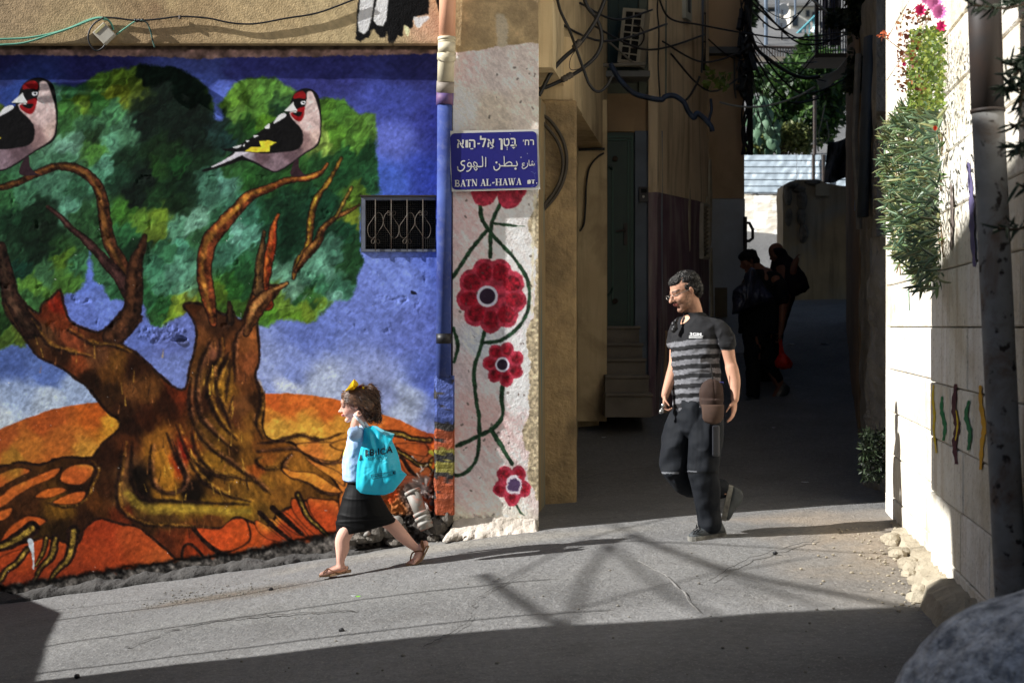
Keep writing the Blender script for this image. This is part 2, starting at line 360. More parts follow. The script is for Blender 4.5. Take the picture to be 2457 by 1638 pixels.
def paint_mural(step=2.0, u0=-160, v0=100, u1=1100, v1=1500):
    K = Canvas(u0, v0, u1, v1, step, (80, 95, 160))
    U, V = K.U, K.V
    # --- painted sky
    sky = cmap([(0, 140, (38, 38, 84)), (250, 140, (40, 40, 92)), (480, 150, (62, 72, 132)), (520, 260, (84, 104, 184)), (480, 200, (70, 86, 160)), (600, 150, (52, 54, 116)),
                (800, 140, (48, 50, 110)), (1000, 150, (42, 44, 96)), (950, 250, (58, 68, 142)), (1040, 300, (52, 58, 128)), (940, 330, (88, 100, 178)), (930, 440, (62, 88, 172)), (1030, 430, (50, 66, 150)),
                (40, 230, (44, 66, 132)), (20, 190, (42, 52, 104)), (950, 650, (104, 122, 192)), (1030, 600, (92, 112, 190)), (880, 720, (100, 116, 184)), (750, 800, (92, 108, 172)), (1000, 800, (94, 108, 176)), (1030, 900, (88, 104, 170)),
                (700, 880, (112, 126, 178)), (680, 930, (160, 168, 192)), (760, 935, (152, 162, 186)), (640, 920, (128, 140, 182)), (900, 950, (128, 138, 178)), (980, 980, (150, 160, 182)), (1035, 1010, (122, 136, 178)),
                (250, 720, (96, 116, 186)), (200, 760, (92, 110, 180)), (350, 800, (88, 104, 168)), (420, 880, (104, 118, 174)), (400, 820, (92, 104, 164)), (30, 880, (72, 92, 148)), (110, 900, (84, 106, 164)), (40, 960, (140, 156, 184)),
                (110, 960, (158, 170, 186)), (180, 930, (140, 156, 184)), (10, 1000, (170, 180, 190)), (215, 640, (90, 112, 190))], warp=16, power=2.2, grain=.07, seed=1, ang=.5, aspect=2)
    K.put(K.box(-400, 1200, 0, 1100), np.ones(U[K.box(-400, 1200, 0, 1100)].shape), sky)
    # --- orange hills and ground
    og = cmap([(0, 1050, (158, 76, 32)), (120, 1010, (168, 78, 30)), (230, 990, (180, 84, 26)), (270, 1010, (204, 140, 40)), (150, 1060, (172, 92, 34)), (40, 1100, (166, 112, 38)), (200, 1090, (186, 128, 46)), (80, 1075, (172, 100, 36)),
               (0, 1200, (186, 92, 34)), (100, 1130, (190, 92, 34)), (180, 1140, (188, 88, 34)), (90, 1240, (192, 86, 30)), (120, 1180, (196, 96, 32)), (60, 1330, (166, 62, 24)), (250, 1330, (156, 58, 24)), (330, 1290, (164, 68, 28)), (240, 1270, (150, 52, 22)), (400, 1350, (170, 78, 32)), (200, 1400, (142, 52, 24)), (60, 1400, (140, 52, 26)),
               (520, 1280, (186, 70, 26)), (580, 1270, (188, 74, 26)), (640, 960, (192, 88, 32)), (700, 960, (196, 96, 34)), (800, 975, (190, 92, 32)), (880, 1010, (194, 104, 40)), (980, 1030, (188, 90, 34)), (660, 1030, (206, 150, 56)), (740, 1030, (204, 146, 52)), (820, 1020, (196, 132, 46)), (640, 1000, (198, 120, 42)),
               (740, 1090, (196, 110, 44)), (800, 1080, (190, 122, 44)), (980, 1080, (178, 84, 36)), (1020, 1120, (150, 78, 40)), (940, 1090, (178, 84, 34)), (1035, 1060, (150, 68, 34)), (1000, 1180, (120, 62, 44)), (940, 1200, (138, 78, 44)), (960, 1250, (110, 74, 52)), (1020, 1220, (140, 60, 30)),
               (700, 1220, (186, 70, 26)), (760, 1260, (176, 66, 26)), (700, 1160, (204, 120, 40)), (680, 1280, (160, 60, 26)), (900, 1300, (96, 84, 74)), (1000, 1300, (90, 78, 68)), (740, 1150, (206, 130, 44)), (650, 1230, (196, 120, 40))],
              warp=14, power=2.4, grain=.08, seed=2, ang=.6, aspect=1.5, gain=np.array([.94, .96, .95]))
    K.poly([(-200, 1075), (-80, 1048), (0, 1029), (60, 1004), (125, 981), (185, 970), (245, 963), (300, 975), (400, 1010), (470, 1600), (-200, 1600)], og, 1.5, 1.2, smooth=False)
    K.poly([(300, 1600), (380, 1030), (560, 960), (629, 944), (690, 943), (750, 948), (810, 958), (860, 974), (906, 990), (960, 1008), (1025, 1038), (1110, 1050), (1110, 1600)], og, 1.5, 1.2, smooth=False)
    # --- foliage, brushed patches
    G = []
    def g(u, v, c): G.append((u, v, c))
    dk = (20, 34, 26); dk2 = (22, 48, 30); md = (40, 86, 44); ol = (98, 122, 42); yl = (128, 148, 48); sea = (88, 142, 112); lt = (120, 172, 146); dt = (26, 66, 50)
    for u, v, c in [(-80, 300, md), (0, 270, ol), (-80, 420, dt), (10, 300, md), (125, 225, sea), (180, 215, (52, 104, 64)), (160, 260, (66, 118, 52)), (190, 245, (108, 142, 44)), (250, 190, (84, 126, 44)), (300, 185, (104, 138, 42)), (280, 225, (128, 144, 40)), (330, 215, (112, 134, 48)), (240, 240, (58, 110, 50)),
                    (150, 300, (56, 100, 52)), (210, 300, (66, 112, 76)), (270, 270, (72, 126, 82)), (300, 300, (74, 120, 88)), (215, 330, (40, 66, 38)), (180, 330, (92, 136, 110)), (160, 350, lt), (230, 360, (86, 142, 60)), (260, 340, (96, 156, 122)), (260, 390, (98, 160, 130)), (240, 430, (76, 134, 104)), (150, 380, (72, 120, 88)),
                    (290, 430, (34, 66, 46)), (300, 380, (30, 56, 36)), (130, 440, (70, 116, 90)), (60, 470, (66, 116, 84)), (190, 450, (52, 96, 68)), (20, 480, (54, 104, 60)), (80, 500, (22, 44, 28)), (30, 520, (26, 58, 36)), (180, 500, (90, 146, 120)), (200, 520, (48, 88, 50)), (110, 530, (22, 42, 26)), (90, 600, (20, 40, 26)), (140, 600, (38, 72, 36)), (30, 600, (34, 66, 42)),
                    (150, 620, (84, 118, 36)), (80, 680, (86, 130, 48)), (160, 680, (78, 124, 50)), (60, 720, (62, 110, 58)), (110, 650, (70, 118, 76)), (190, 640, (60, 112, 72)), (200, 580, (50, 90, 52)), (40, 640, dt), (10, 780, (34, 66, 30)), (30, 810, (80, 110, 40)), (-60, 700, dt), (-60, 820, md), (50, 800, (96, 118, 44)),
                    (350, 180, dk), (400, 190, dk), (450, 220, dk), (480, 270, dk), (380, 250, dk), (350, 300, dk), (430, 300, dk), (480, 330, dk), (350, 240, (26, 40, 24)), (510, 310, (30, 52, 48)), (550, 330, (32, 60, 56)), (520, 300, (28, 46, 42)), (400, 360, (28, 52, 28)), (380, 400, (36, 70, 30)), (430, 400, (30, 72, 34)), (350, 420, dk), (410, 440, (24, 50, 28)), (320, 470, dk), (480, 400, (26, 50, 30)), (450, 440, (22, 44, 28)), (360, 470, (30, 60, 32)),
                    (300, 510, (62, 112, 40)), (340, 520, (84, 120, 42)), (380, 510, (104, 132, 40)), (370, 560, (98, 122, 40)), (310, 560, (48, 104, 60)), (420, 490, (26, 50, 28)), (350, 580, (26, 48, 30)), (330, 600, dk2), (420, 550, sea), (460, 530, lt), (440, 580, (76, 140, 112)), (400, 600, (56, 110, 74)), (470, 570, (56, 104, 64)),
                    (380, 640, (60, 116, 86)), (430, 650, (96, 156, 128)), (400, 690, (72, 128, 98)), (440, 690, (96, 150, 118)), (360, 720, (48, 104, 62)), (400, 740, (44, 100, 50)), (430, 740, (128, 150, 46)), (420, 750, (110, 140, 40)), (460, 740, (120, 130, 40)), (370, 770, (56, 110, 56)), (280, 650, (70, 122, 84)), (290, 700, (50, 104, 64)), (250, 690, (60, 112, 74)),
                    (550, 230, (96, 140, 48)), (600, 210, (92, 136, 50)), (650, 210, (90, 140, 56)), (560, 270, (106, 152, 64)), (620, 250, (84, 130, 50)), (680, 240, (58, 96, 50)), (700, 220, (92, 140, 60)), (600, 300, (42, 86, 34)), (560, 320, (36, 72, 38)), (640, 290, (86, 134, 36)), (670, 270, (30, 60, 36)),
                    (500, 420, (56, 100, 78)), (540, 430, (86, 138, 120)), (500, 450, (70, 118, 96)), (560, 400, (50, 96, 48)), (600, 420, (44, 92, 40)), (650, 430, (40, 82, 40)), (700, 400, (46, 92, 40)), (780, 400, (40, 84, 44)), (780, 250, (84, 132, 44)), (820, 270, (76, 124, 46)), (860, 300, (88, 132, 50)), (890, 290, (96, 140, 60)), (800, 320, (84, 130, 42)), (850, 340, (94, 146, 56)), (760, 340, (130, 158, 70)), (830, 370, (36, 84, 44)), (880, 370, (34, 78, 44)), (890, 430, (40, 90, 54)), (860, 460, (86, 120, 40)), (905, 450, (50, 100, 70)), (820, 420, (34, 82, 46)),
                    (700, 480, (28, 66, 42)), (650, 500, (32, 74, 46)), (600, 520, (58, 118, 92)), (570, 560, (118, 178, 158)), (600, 570, (96, 160, 136)), (550, 600, (66, 120, 96)), (620, 610, (44, 96, 60)), (580, 640, (40, 92, 50)), (560, 690, (46, 100, 40)), (540, 560, (52, 110, 72)), (690, 560, (22, 56, 36)), (700, 600, (24, 58, 38)), (660, 560, (26, 62, 42)), (780, 500, (28, 72, 48)), (830, 560, (28, 70, 46)), (850, 600, (34, 72, 40)), (800, 600, (70, 118, 96)), (780, 640, (96, 150, 126)), (720, 630, (94, 144, 118)), (690, 660, (100, 152, 124)), (700, 690, (112, 160, 132)), (740, 660, (86, 142, 114)), (830, 640, (38, 78, 44)), (820, 690, (60, 110, 86)), (770, 690, (56, 108, 78)), (800, 715, (104, 156, 136)), (760, 540, (26, 62, 42)),
                    (680, 730, (110, 146, 52)), (640, 750, (84, 136, 40)), (730, 740, (118, 146, 44)), (760, 730, (106, 140, 48)), (700, 760, (98, 140, 40)), (630, 775, (78, 128, 50)), (850, 520, (118, 136, 42)), (740, 720, (56, 104, 48)), (790, 740, (100, 146, 84)), (530, 710, (90, 124, 36)), (560, 740, (60, 96, 34)), (590, 700, (34, 76, 40))]: g(u, v, c)
    fol = cmap(G, warp=14, power=3.2, grain=.24, seed=3, ang=2.3, aspect=2.2, gain=.84, fine=9)
    R = dict(soft=3.6, rough=4.0)
    K.poly([(-200, 260), (0, 250), (60, 262), (109, 207), (150, 205), (175, 210), (205, 197), (232, 178), (260, 170), (310, 164), (335, 154), (370, 158), (395, 162), (412, 160), (455, 176), (480, 196), (500, 218), (512, 250), (516, 285), (535, 290), (530, 262), (524, 252), (545, 225), (560, 205), (584, 190), (620, 186), (660, 188), (695, 211), (730, 230), (767, 238), (800, 236), (825, 240), (859, 274), (901, 272), (903, 345), (906, 400), (909, 444), (914, 465), (880, 476), (866, 500), (866, 600), (874, 625), (859, 661), (852, 690), (840, 719), (802, 722), (775, 753), (741, 776), (700, 766), (660, 768), (645, 786), (618, 780), (560, 760), (500, 745), (448, 752), (410, 772), (383, 783), (362, 778), (352, 760), (337, 716), (298, 718), (268, 718), (255, 700), (245, 684), (225, 668), (214, 600), (205, 674), (180, 705), (150, 707), (92, 755), (60, 830), (38, 825), (0, 840), (-60, 856), (-200, 860)], fol, n=2, **R)
    # left bird halo of sky between it and the leaves
    K.poly(cb((90, 130), (160, 90), (230, 80), (330, 110), (400, 170), (420, 230), (380, 200), (250, 130), (120, 240), (60, 400), (30, 340), (0, 330), (0, 200)), sky, 4, 2)
    # --- trunk
    bk = cmap([(10, 660, (60, 44, 32)), (30, 740, (84, 62, 44)), (60, 760, (98, 74, 54)), (20, 620, (46, 20, 18)), (110, 740, (120, 56, 30)), (130, 735, (150, 46, 26)), (140, 770, (136, 66, 34)), (70, 800, (66, 46, 28)), (110, 800, (96, 70, 46)), (180, 800, (140, 82, 50)), (170, 815, (160, 88, 58)), (230, 820, (80, 48, 28)), (150, 850, (60, 38, 24)), (190, 865, (154, 84, 46)), (230, 850, (120, 84, 56)), (280, 870, (126, 92, 40)), (270, 900, (110, 76, 34)), (320, 880, (56, 34, 22)), (220, 920, (44, 28, 18)), (260, 940, (64, 44, 26)), (320, 930, (120, 84, 46)), (360, 940, (112, 78, 38)), (300, 980, (60, 38, 24)), (400, 960, (52, 28, 16)), (430, 940, (120, 52, 24)),
               (310, 1020, (44, 26, 18)), (350, 1000, (64, 34, 18)), (270, 1090, (54, 32, 20)), (300, 1060, (92, 54, 30)), (380, 1060, (170, 124, 46)), (385, 1100, (196, 150, 48)), (410, 1130, (208, 164, 50)), (430, 1120, (186, 74, 28)), (400, 1170, (196, 150, 46)), (330, 1140, (20, 16, 14)), (340, 1180, (22, 16, 14)), (310, 1130, (130, 96, 62)), (300, 1180, (146, 118, 66)), (260, 1170, (70, 44, 26)), (230, 1200, (104, 66, 28)), (150, 1220, (134, 104, 34)), (190, 1190, (40, 26, 18)), (100, 1290, (66, 52, 24)), (60, 1210, (80, 52, 28)), (20, 1250, (70, 44, 24)), (150, 1270, (52, 38, 20)), (200, 1250, (60, 38, 24)),
               (440, 1090, (150, 40, 24)), (460, 1120, (170, 126, 50)), (520, 1160, (150, 112, 44)), (460, 1180, (24, 18, 14)), (520, 1100, (170, 136, 44)), (560, 1140, (176, 140, 48)), (500, 1150, (26, 18, 14)), (560, 1180, (120, 92, 36)), (600, 1180, (150, 118, 44)), (350, 1210, (34, 24, 18)), (420, 1215, (164, 140, 48)), (350, 1225, (120, 98, 46)), (500, 1220, (174, 144, 44)), (580, 1222, (158, 134, 42)), (640, 1240, (120, 96, 38)), (400, 1245, (86, 66, 34)), (500, 1250, (110, 70, 34)), (300, 1240, (110, 50, 26)), (340, 1260, (60, 40, 24)), (420, 1290, (128, 64, 32)), (470, 1310, (160, 66, 28)), (400, 1300, (100, 50, 28)),
               (490, 700, (120, 60, 28)), (470, 740, (80, 48, 26)), (500, 760, (96, 66, 44)), (530, 780, (66, 44, 30)), (490, 820, (130, 88, 50)), (480, 850, (96, 68, 34)), (510, 850, (150, 104, 84)), (480, 920, (134, 104, 52)), (500, 960, (60, 36, 24)), (530, 880, (40, 26, 20)), (545, 900, (150, 118, 46)), (535, 930, (190, 154, 48)), (560, 840, (120, 76, 40)), (600, 820, (170, 112, 60)), (595, 870, (150, 94, 56)), (570, 900, (122, 76, 44)), (600, 930, (110, 72, 38)), (580, 980, (124, 86, 48)), (615, 960, (60, 40, 24)), (560, 1010, (96, 60, 34)), (600, 1010, (134, 98, 42)), (540, 1030, (150, 118, 44)), (580, 1050, (160, 122, 46)), (500, 1040, (110, 84, 36)), (620, 1060, (110, 74, 32)), (640, 1100, (160, 104, 42)), (620, 1120, (184, 104, 40)), (660, 1120, (170, 128, 50)), (700, 1140, (180, 134, 48)), (600, 1100, (140, 104, 38)), (560, 1080, (60, 42, 22)), (640, 1160, (164, 128, 46)), (680, 1180, (140, 104, 40)), (600, 740, (160, 100, 54)), (640, 700, (186, 124, 60)), (660, 690, (200, 140, 80)), (590, 760, (70, 44, 26)), (740, 1190, (110, 80, 34)), (560, 720, (52, 34, 22))],
              warp=9, power=2.4, grain=.16, seed=4, ang=1.2, aspect=2.2, gain=np.array([.80, .69, .58]))
    ink = tint((30, 18, 14), .3, 8, 9)
    B = dict(soft=1.6, rough=1.8)
    # outline shapes first in ink, then the bark slightly inside
    TR = [(-60, 560), (0, 585), (15, 615), (31, 664), (50, 718), (92, 752), (100, 730), (122, 714), (144, 695), (153, 730), (168, 768), (199, 787), (237, 796), (268, 775), (296, 745), (340, 760), (318, 792), (291, 825), (329, 848), (367, 883), (413, 925), (444, 932), (455, 883), (467, 837), (471, 795), (459, 760), (440, 733), (462, 726), (500, 735), (540, 755), (553, 733), (566, 760), (582, 765), (599, 719), (618, 690), (676, 688), (640, 734), (618, 765), (618, 784), (622, 830), (622, 868), (612, 902), (630, 941), (633, 983), (630, 1030), (653, 1055), (700, 1062), (760, 1100), (800, 1150), (814, 1183), (800, 1240), (760, 1225), (735, 1200), (700, 1215), (670, 1230), (640, 1262), (600, 1250), (566, 1240), (545, 1258), (524, 1267), (467, 1263), (471, 1279), (528, 1325), (436, 1345), (400, 1318), (360, 1286), (329, 1263), (295, 1258), (245, 1244), (225, 1250), (203, 1267), (190, 1300), (160, 1300), (110, 1290), (60, 1300), (0, 1310), (-200, 1330), (-200, 1130), (0, 1118), (45, 1108), (96, 1114), (150, 1096), (215, 1098), (230, 1085), (245, 1064), (268, 1045), (287, 1024), (283, 1005), (260, 990), (237, 963), (214, 932), (184, 909), (142, 879), (92, 856), (69, 825), (31, 775), (11, 745), (4, 691), (-10, 620), (-60, 590)]
    K.poly(TR, ink, 1.8, 2.0, n=3)
    Pn = np.array(TR); cen = Pn.mean(0)
    K.poly(TR, bk, 5.0, 3.0, n=3, alpha=.96)
    K.line(TR+[TR[0]], 5.5, ink, 1.8, 1.5, alpha=.9, n=3)
    def limb(pts, w, hi=(176, 120, 50), lo=(60, 34, 24)):
        K.line(pts, [x+5 for x in w], ink, **B)
        K.line(pts, w, tint([x*.72 for x in lo], .35, 12, 21), **B)
        K.line([(p[0]-x*.14, p[1]-x*.08) for p, x in zip(pts, w)], [0 if k_ < 1 else x*.40 for k_, x in enumerate(w)], tint([x*.92 for x in hi], .35, 14, 22, 1.0, 2), 3.4, 3.5, .62)
    # left boughs
    limb([(0, 450), (38, 440), (77, 421), (126, 402), (165, 400), (199, 413), (230, 440), (245, 478), (253, 536), (266, 590), (295, 640), (312, 690)], [10, 12, 13, 15, 17, 19, 22, 24, 25, 27, 30, 38], (150, 100, 44), (86, 48, 28))
    limb([(115, 497), (145, 520), (168, 545), (210, 580), (256, 630), (290, 668), (310, 700)], [3, 7, 10, 14, 22, 30, 34], (96, 62, 56), (60, 36, 34))
    limb([(348, 565), (338, 600), (325, 630), (322, 672), (320, 730), (304, 775), (270, 808)], [6, 18, 30, 38, 40, 42, 44], (96, 58, 34), (60, 36, 24))
    limb([(3, 590), (12, 640), (24, 700), (42, 742), (75, 790)], [16, 26, 30, 36, 44], (92, 66, 48), (54, 34, 26))
    # right boughs
    limb([(512, 775), (497, 700), (490, 655), (492, 620), (503, 578), (534, 540), (565, 506), (599, 471), (645, 452), (691, 433), (737, 427), (767, 416), (786, 393)], [14, 32, 32, 34, 34, 32, 27, 22, 15, 12, 12, 9, 3], (196, 136, 50), (120, 58, 30))
    limb([(704, 668), (716, 632), (735, 602), (742, 570), (744, 540), (750, 505), (760, 475), (790, 433), (819, 379)], [5, 17, 14, 13, 13, 13, 10, 6, 2], (200, 168, 50), (110, 66, 30))
    limb([(710, 650), (737, 610), (763, 578), (775, 548), (806, 521), (832, 509), (862, 492)], [8, 18, 16, 12, 8, 5, 3], (196, 140, 62), (90, 50, 30))
    limb([(806, 521), (822, 490), (844, 450)], [4, 4, 2], (190, 160, 60), (120, 90, 40))
    limb([(640, 730), (632, 690), (640, 640), (652, 590), (655, 550), (668, 515)], [30, 24, 24, 20, 12, 2], (206, 116, 44), (150, 56, 26))
    limb([(620, 700), (622, 650), (628, 600), (634, 556)], [24, 18, 12, 3], (130, 90, 44), (86, 60, 36))
    limb([(590, 800), (618, 735), (655, 700), (690, 680)], [10, 36, 18, 4], (200, 140, 74), (96, 56, 30))
    limb([(553, 770), (552, 750), (550, 725)], [16, 12, 4], (70, 50, 30), (50, 32, 22))
    K.line([(735, 690), (716, 720), (708, 728)], [4, 12, 14], tint((34, 72, 40)), 3, 3)
    # --- bark furrows: ink lines with ochre ridges between
    fur = [[c4(280, 560), c4(240, 640), c4(200, 760), c4(180, 900), c4(210, 1040), c4(300, 1150), c4(420, 1260)], [c4(330, 560), c4(330, 660), c4(280, 760), c4(250, 860), c4(280, 980), c4(350, 1100), c4(440, 1190)],
           [c4(390, 640), c4(340, 760), c4(310, 860), c4(360, 1000), c4(400, 1120)], [c4(150, 800), c4(140, 950), c4(170, 1100), c4(260, 1230), c4(400, 1330), c4(560, 1450), c4(650, 1530)], [c4(400, 720), c4(380, 860), c4(370, 950)],
           [c4(60, 1100), c4(120, 1250), c4(200, 1350), c4(330, 1420), c4(420, 1440)], [c4(0, 1150), c4(60, 1300), c4(120, 1400), c4(140, 1500)], [c4(560, 820), c4(590, 960), c4(560, 1080), c4(600, 1180)],
           [c5(830, 420), c5(820, 560), c5(830, 680), c5(900, 770), c5(1050, 790), c5(1300, 800), c5(1560, 810)], [c5(950, 440), c5(940, 560), c5(960, 680), c5(1040, 740), c5(1130, 720), c5(1160, 640), c5(1120, 520), c5(1080, 400)],
           [c5(1200, 330), c5(1230, 480), c5(1330, 600), c5(1480, 640), c5(1568, 660)], [c5(1160, 480), c5(1250, 640), c5(1400, 740), c5(1568, 790)], [c4(570, 1260), c4(700, 1250), c4(830, 1250), c4(960, 1330), c4(1100, 1330)], [c4(570, 1210), c4(700, 1195), c4(840, 1160), c4(960, 1190), c4(1120, 1140)],
           [c4(600, 1300), c4(560, 1320), c4(620, 1370), c4(740, 1360)], [c6(260, 620), c6(200, 700), c6(260, 760), c6(380, 810), c6(470, 870), c6(560, 880)], [c5(770, 420), c5(750, 600), c5(730, 720), c5(760, 850), c5(900, 930), c5(1100, 940), c5(1300, 960)],
           [c5(560, 540), c5(600, 600), c5(560, 700), c5(520, 780), c5(420, 820), c5(300, 800)], [c4(480, 470), c4(430, 560), c4(420, 700), c4(430, 820)], [c3(180, 700), c3(300, 850), c3(450, 900), c3(560, 930)], [c3(420, 760), c3(560, 840), c3(700, 860), c3(800, 900)]]
    for i, f in enumerate(fur):
        w = [2]+[7]*(len(f)-2)+[2]
        K.line(f, [x*1.5 for x in w], ink, 3.0, 2.4, .85)
        if i not in (8, 13): K.line([(p[0]+8, p[1]-2) for p in f], [1]+[6]*(len(f)-2)+[1], tint((172, 120, 40) if i % 3 else (140, 88, 56), .4, 9, 60+i), 3.2, 3.0, .5)
    rs = np.random.RandomState(5)
    for i in range(90):                     # small flecks of bark
        a = rs.rand()*6.28; cx, cy = [(520, 860, ), (560, 980), (300, 900), (400, 1080), (560, 1130), (480, 1230), (150, 820)][i % 7]
        x = cx+rs.randn()*34; y = cy+rs.randn()*44
        K.line([(x, y), (x+rs.randn()*4, y+14+rs.rand()*14)], [1, 3.5], tint([(196, 150, 56), (30, 20, 16), (150, 96, 50)][i % 3], .3, 6, i), 1.6, 1.2, .6)
    # --- orange islands among the roots
    isl = [c5((0, 615), (60, 590), (140, 575), (200, 595), (120, 640), (40, 680), (0, 705), (-200, 740), (-200, 640)), c5((0, 760), (60, 705), (180, 650), (300, 600), (392, 573), (355, 630), (200, 700), (100, 760), (0, 830), (-150, 860), (-150, 800)),
           c5((370, 655), (390, 600), (450, 565), (530, 552), (590, 570), (585, 620), (530, 675), (470, 690), (410, 680)), c5((212, 762), (280, 715), (370, 700), (425, 720), (340, 758), (270, 770)), c5((325, 798), (430, 742), (530, 725), (535, 760), (500, 795), (440, 808)),
           c5((-60, 870), (0, 850), (80, 828), (60, 880), (0, 915)), c5((0, 1035), (50, 960), (120, 905), (200, 875), (300, 908), (240, 945), (150, 975), (90, 1020), (0, 1050)), c5((-80, 1200), (0, 1140), (90, 1100), (175, 1078), (150, 1125), (60, 1185), (0, 1240)),
           c4((808, 1215), (900, 1204), (1050, 1203), (1115, 1230), (1090, 1310), (1000, 1322), (900, 1290), (830, 1250)), c4((716, 1362), (800, 1385), (920, 1395), (1050, 1475), (1105, 1520), (1000, 1516), (880, 1452), (760, 1415)),
           c4((868, 1300), (940, 1335), (1040, 1370), (1112, 1420), (1115, 1480), (1060, 1440), (950, 1370)), c6((262, 900), (300, 908), (330, 1000), (400, 1090), (500, 1150), (420, 1140), (330, 1060), (280, 1000), (255, 940)), c6((362, 898), (450, 905), (560, 930), (545, 1130), (505, 1140), (400, 1030), (365, 960)),
           c6((160, 985), (220, 990), (300, 1060), (370, 1140), (300, 1130), (220, 1080), (170, 1030)), c6((30, 1040), (70, 1050), (160, 1120), (220, 1180), (100, 1150), (40, 1090)), c6((105, 1020), (150, 1040), (220, 1100), (260, 1150), (180, 1110), (120, 1060)), c5((1225, 955), (1370, 965), (1440, 910), (1520, 893), (1560, 930), (1568, 1040), (1430, 1112), (1340, 1080), (1240, 1000)),
           c6((500, 560), (640, 520), (760, 540), (700, 590), (560, 600)), c6((910, 560), (1100, 560), (1110, 640), (960, 600)), c6((930, 640), (1000, 680), (1090, 720), (1000, 760), (950, 700))]
    for p in isl:
        K.poly(p, ink, 2.5, 1.0, n=4)
        P = np.array(p); c = P.mean(0); K.poly([tuple(c+(q-c)*.93) for q in P], og, 2.2, 1.0, n=4)
    for pts, w in [((c5(460, 980), c5(450, 1080), c5(420, 1160), c5(350, 1230), c5(310, 1300)), (30, 22, 18, 12, 4)), ((c5(350, 1020), c5(320, 1140), c5(260, 1200), c5(205, 1310)), (18, 16, 12, 4)), ((c5(290, 1020), c5(270, 1110), c5(225, 1190)), (12, 9, 3)),
                   ((c5(170, 1090), c5(100, 1180), c5(40, 1220), c5(0, 1285), c5(-100, 1340)), (14, 16, 12, 14, 16)), ((c5(200, 960), c5(100, 1030), c5(0, 1075), c5(-200, 1120)), (34, 30, 20, 16)), ((c5(1140, 1150), c5(1150, 1080), c5(1200, 1060), c5(1290, 1150)), (3, 4, 4, 3)), ((c5(1220, 960), c5(1280, 1040), c5(1370, 1110), c5(1420, 1120)), (5, 6, 5, 4)),
                   ((c6(300, 880), c6(360, 1010), c6(440, 1090), c6(500, 1150)), (14, 12, 8, 4)), ((c6(140, 960), c6(230, 1040), c6(330, 1130)), (9, 8, 4)), ((c6(60, 990), c6(150, 1080), c6(260, 1170)), (8, 7, 4)),
                   ((c6(830, 490), c6(941, 500), c6(1000, 522), c6(1080, 535), c6(1130, 537)), (13, 13, 11, 11, 11)), ((c6(920, 600), c6(1000, 650), c6(1060, 690), c6(1120, 690), c6(1160, 650), c6(1290, 645)), (10, 10, 9, 8, 12, 14)), ((c6(950, 640), c6(1000, 720), c6(1040, 760)), (8, 5, 3)), ((c6(1130, 690), c6(1180, 745), c6(1280, 765)), (10, 9, 12))]:
        K.line(pts, [x+4 for x in w], ink, 1.8, 1.5)
        if max(w) > 9: K.line(pts, [x*.45 for x in w], tint((150, 122, 46), .3, 8, 31), 2.2, 1.6, .8)
    K.poly(c6((1120, 600), (1290, 590), (1290, 640), (1170, 650)), tint((150, 146, 50)), 2, 2)
    K.poly(c6((1150, 680), (1290, 672), (1290, 750), (1200, 740)), tint((150, 140, 52)), 2, 2)
    K.line([c5(190, 1040), c5(205, 1100), c5(210, 1210)], [12, 9, 2], (176, 184, 190), 1.2, 2)
    # --- birds
    def bird(q, dx=0):
        blk = (20, 19, 20); pk = cmap([q(860, 400)+((188, 168, 164),), q(900, 520)+((190, 166, 162),), q(940, 600)+((186, 160, 150),), q(860, 620)+((130, 104, 102),), q(780, 700)+((96, 76, 82),), q(680, 760)+((124, 104, 112),), q(600, 720)+((90, 70, 76),), q(500, 700)+((150, 140, 150),)], 5, 2, .06, 8)
        K.poly(q((330, 770), (420, 690), (520, 640), (700, 560), (760, 440), (790, 340), (840, 300), (900, 297), (950, 340), (968, 440), (970, 560), (950, 650), (860, 710), (780, 770), (690, 820), (620, 800), (540, 760), (470, 745), (400, 770), (240, 815), (235, 800)), blk, 1, .6, n=4)
        K.poly(q((480, 690), (600, 700), (760, 690), (840, 660), (850, 560), (770, 450), (870, 380), (880, 320), (915, 320), (945, 400), (958, 460), (962, 560), (940, 640), (860, 700), (780, 760), (690, 812), (630, 795), (560, 755), (480, 720)), pk, 1.5, .8, n=4)
        K.poly(q((280, 785), (400, 720), (440, 690), (520, 690), (420, 735), (340, 770)), (186, 180, 190), 1, .8)
        K.poly(q((350, 675), (430, 660), (550, 590), (640, 520), (745, 455), (790, 500), (835, 580), (830, 640), (790, 670), (650, 700), (500, 690), (400, 690)), blk, 1, .6, n=4)
        K.poly(q((490, 688), (530, 662), (590, 660), (580, 625), (640, 620), (688, 632), (650, 655), (645, 690), (560, 694)), (206, 186, 46), 1, .8, smooth=False)
        for a in [((740, 448), (700, 465), (670, 510), (690, 505), (745, 470)), ((645, 515), (612, 540), (640, 545)), ((575, 590), (545, 590), (550, 602)), ((520, 618), (497, 622), (505, 632)), ((470, 648), (440, 655), (415, 665), (445, 668)), ((490, 640), (478, 655), (486, 658))]:
            K.poly(q(*a), (206, 206, 210), .8, .6)
        K.poly(q((795, 360), (800, 330), (850, 310), (872, 330), (868, 360), (830, 372)), (128, 18, 22), 1.2, .8)
        K.poly(q((790, 365), (868, 362), (866, 410), (840, 440), (800, 430)), blk, 1, .5)
        K.poly(q((778, 450), (860, 408), (862, 450), (845, 495), (815, 495)), (142, 20, 26), 1.2, .8)
        K.poly(q((790, 450), (820, 440), (850, 445), (830, 470)), blk, 1, .4)
        K.poly(q((736, 436), (795, 378), (800, 400), (818, 430), (810, 446)), (198, 200, 196), 1, .5, smooth=False)
        K.line([q(745, 438), q(812, 436)], 1.2, blk, .7)
        K.poly(q((842, 378), (868, 374), (866, 392), (846, 396)), (200, 200, 205), .7)
        K.poly(q((848, 380), (862, 378), (860, 390)), (15, 15, 18), .7)
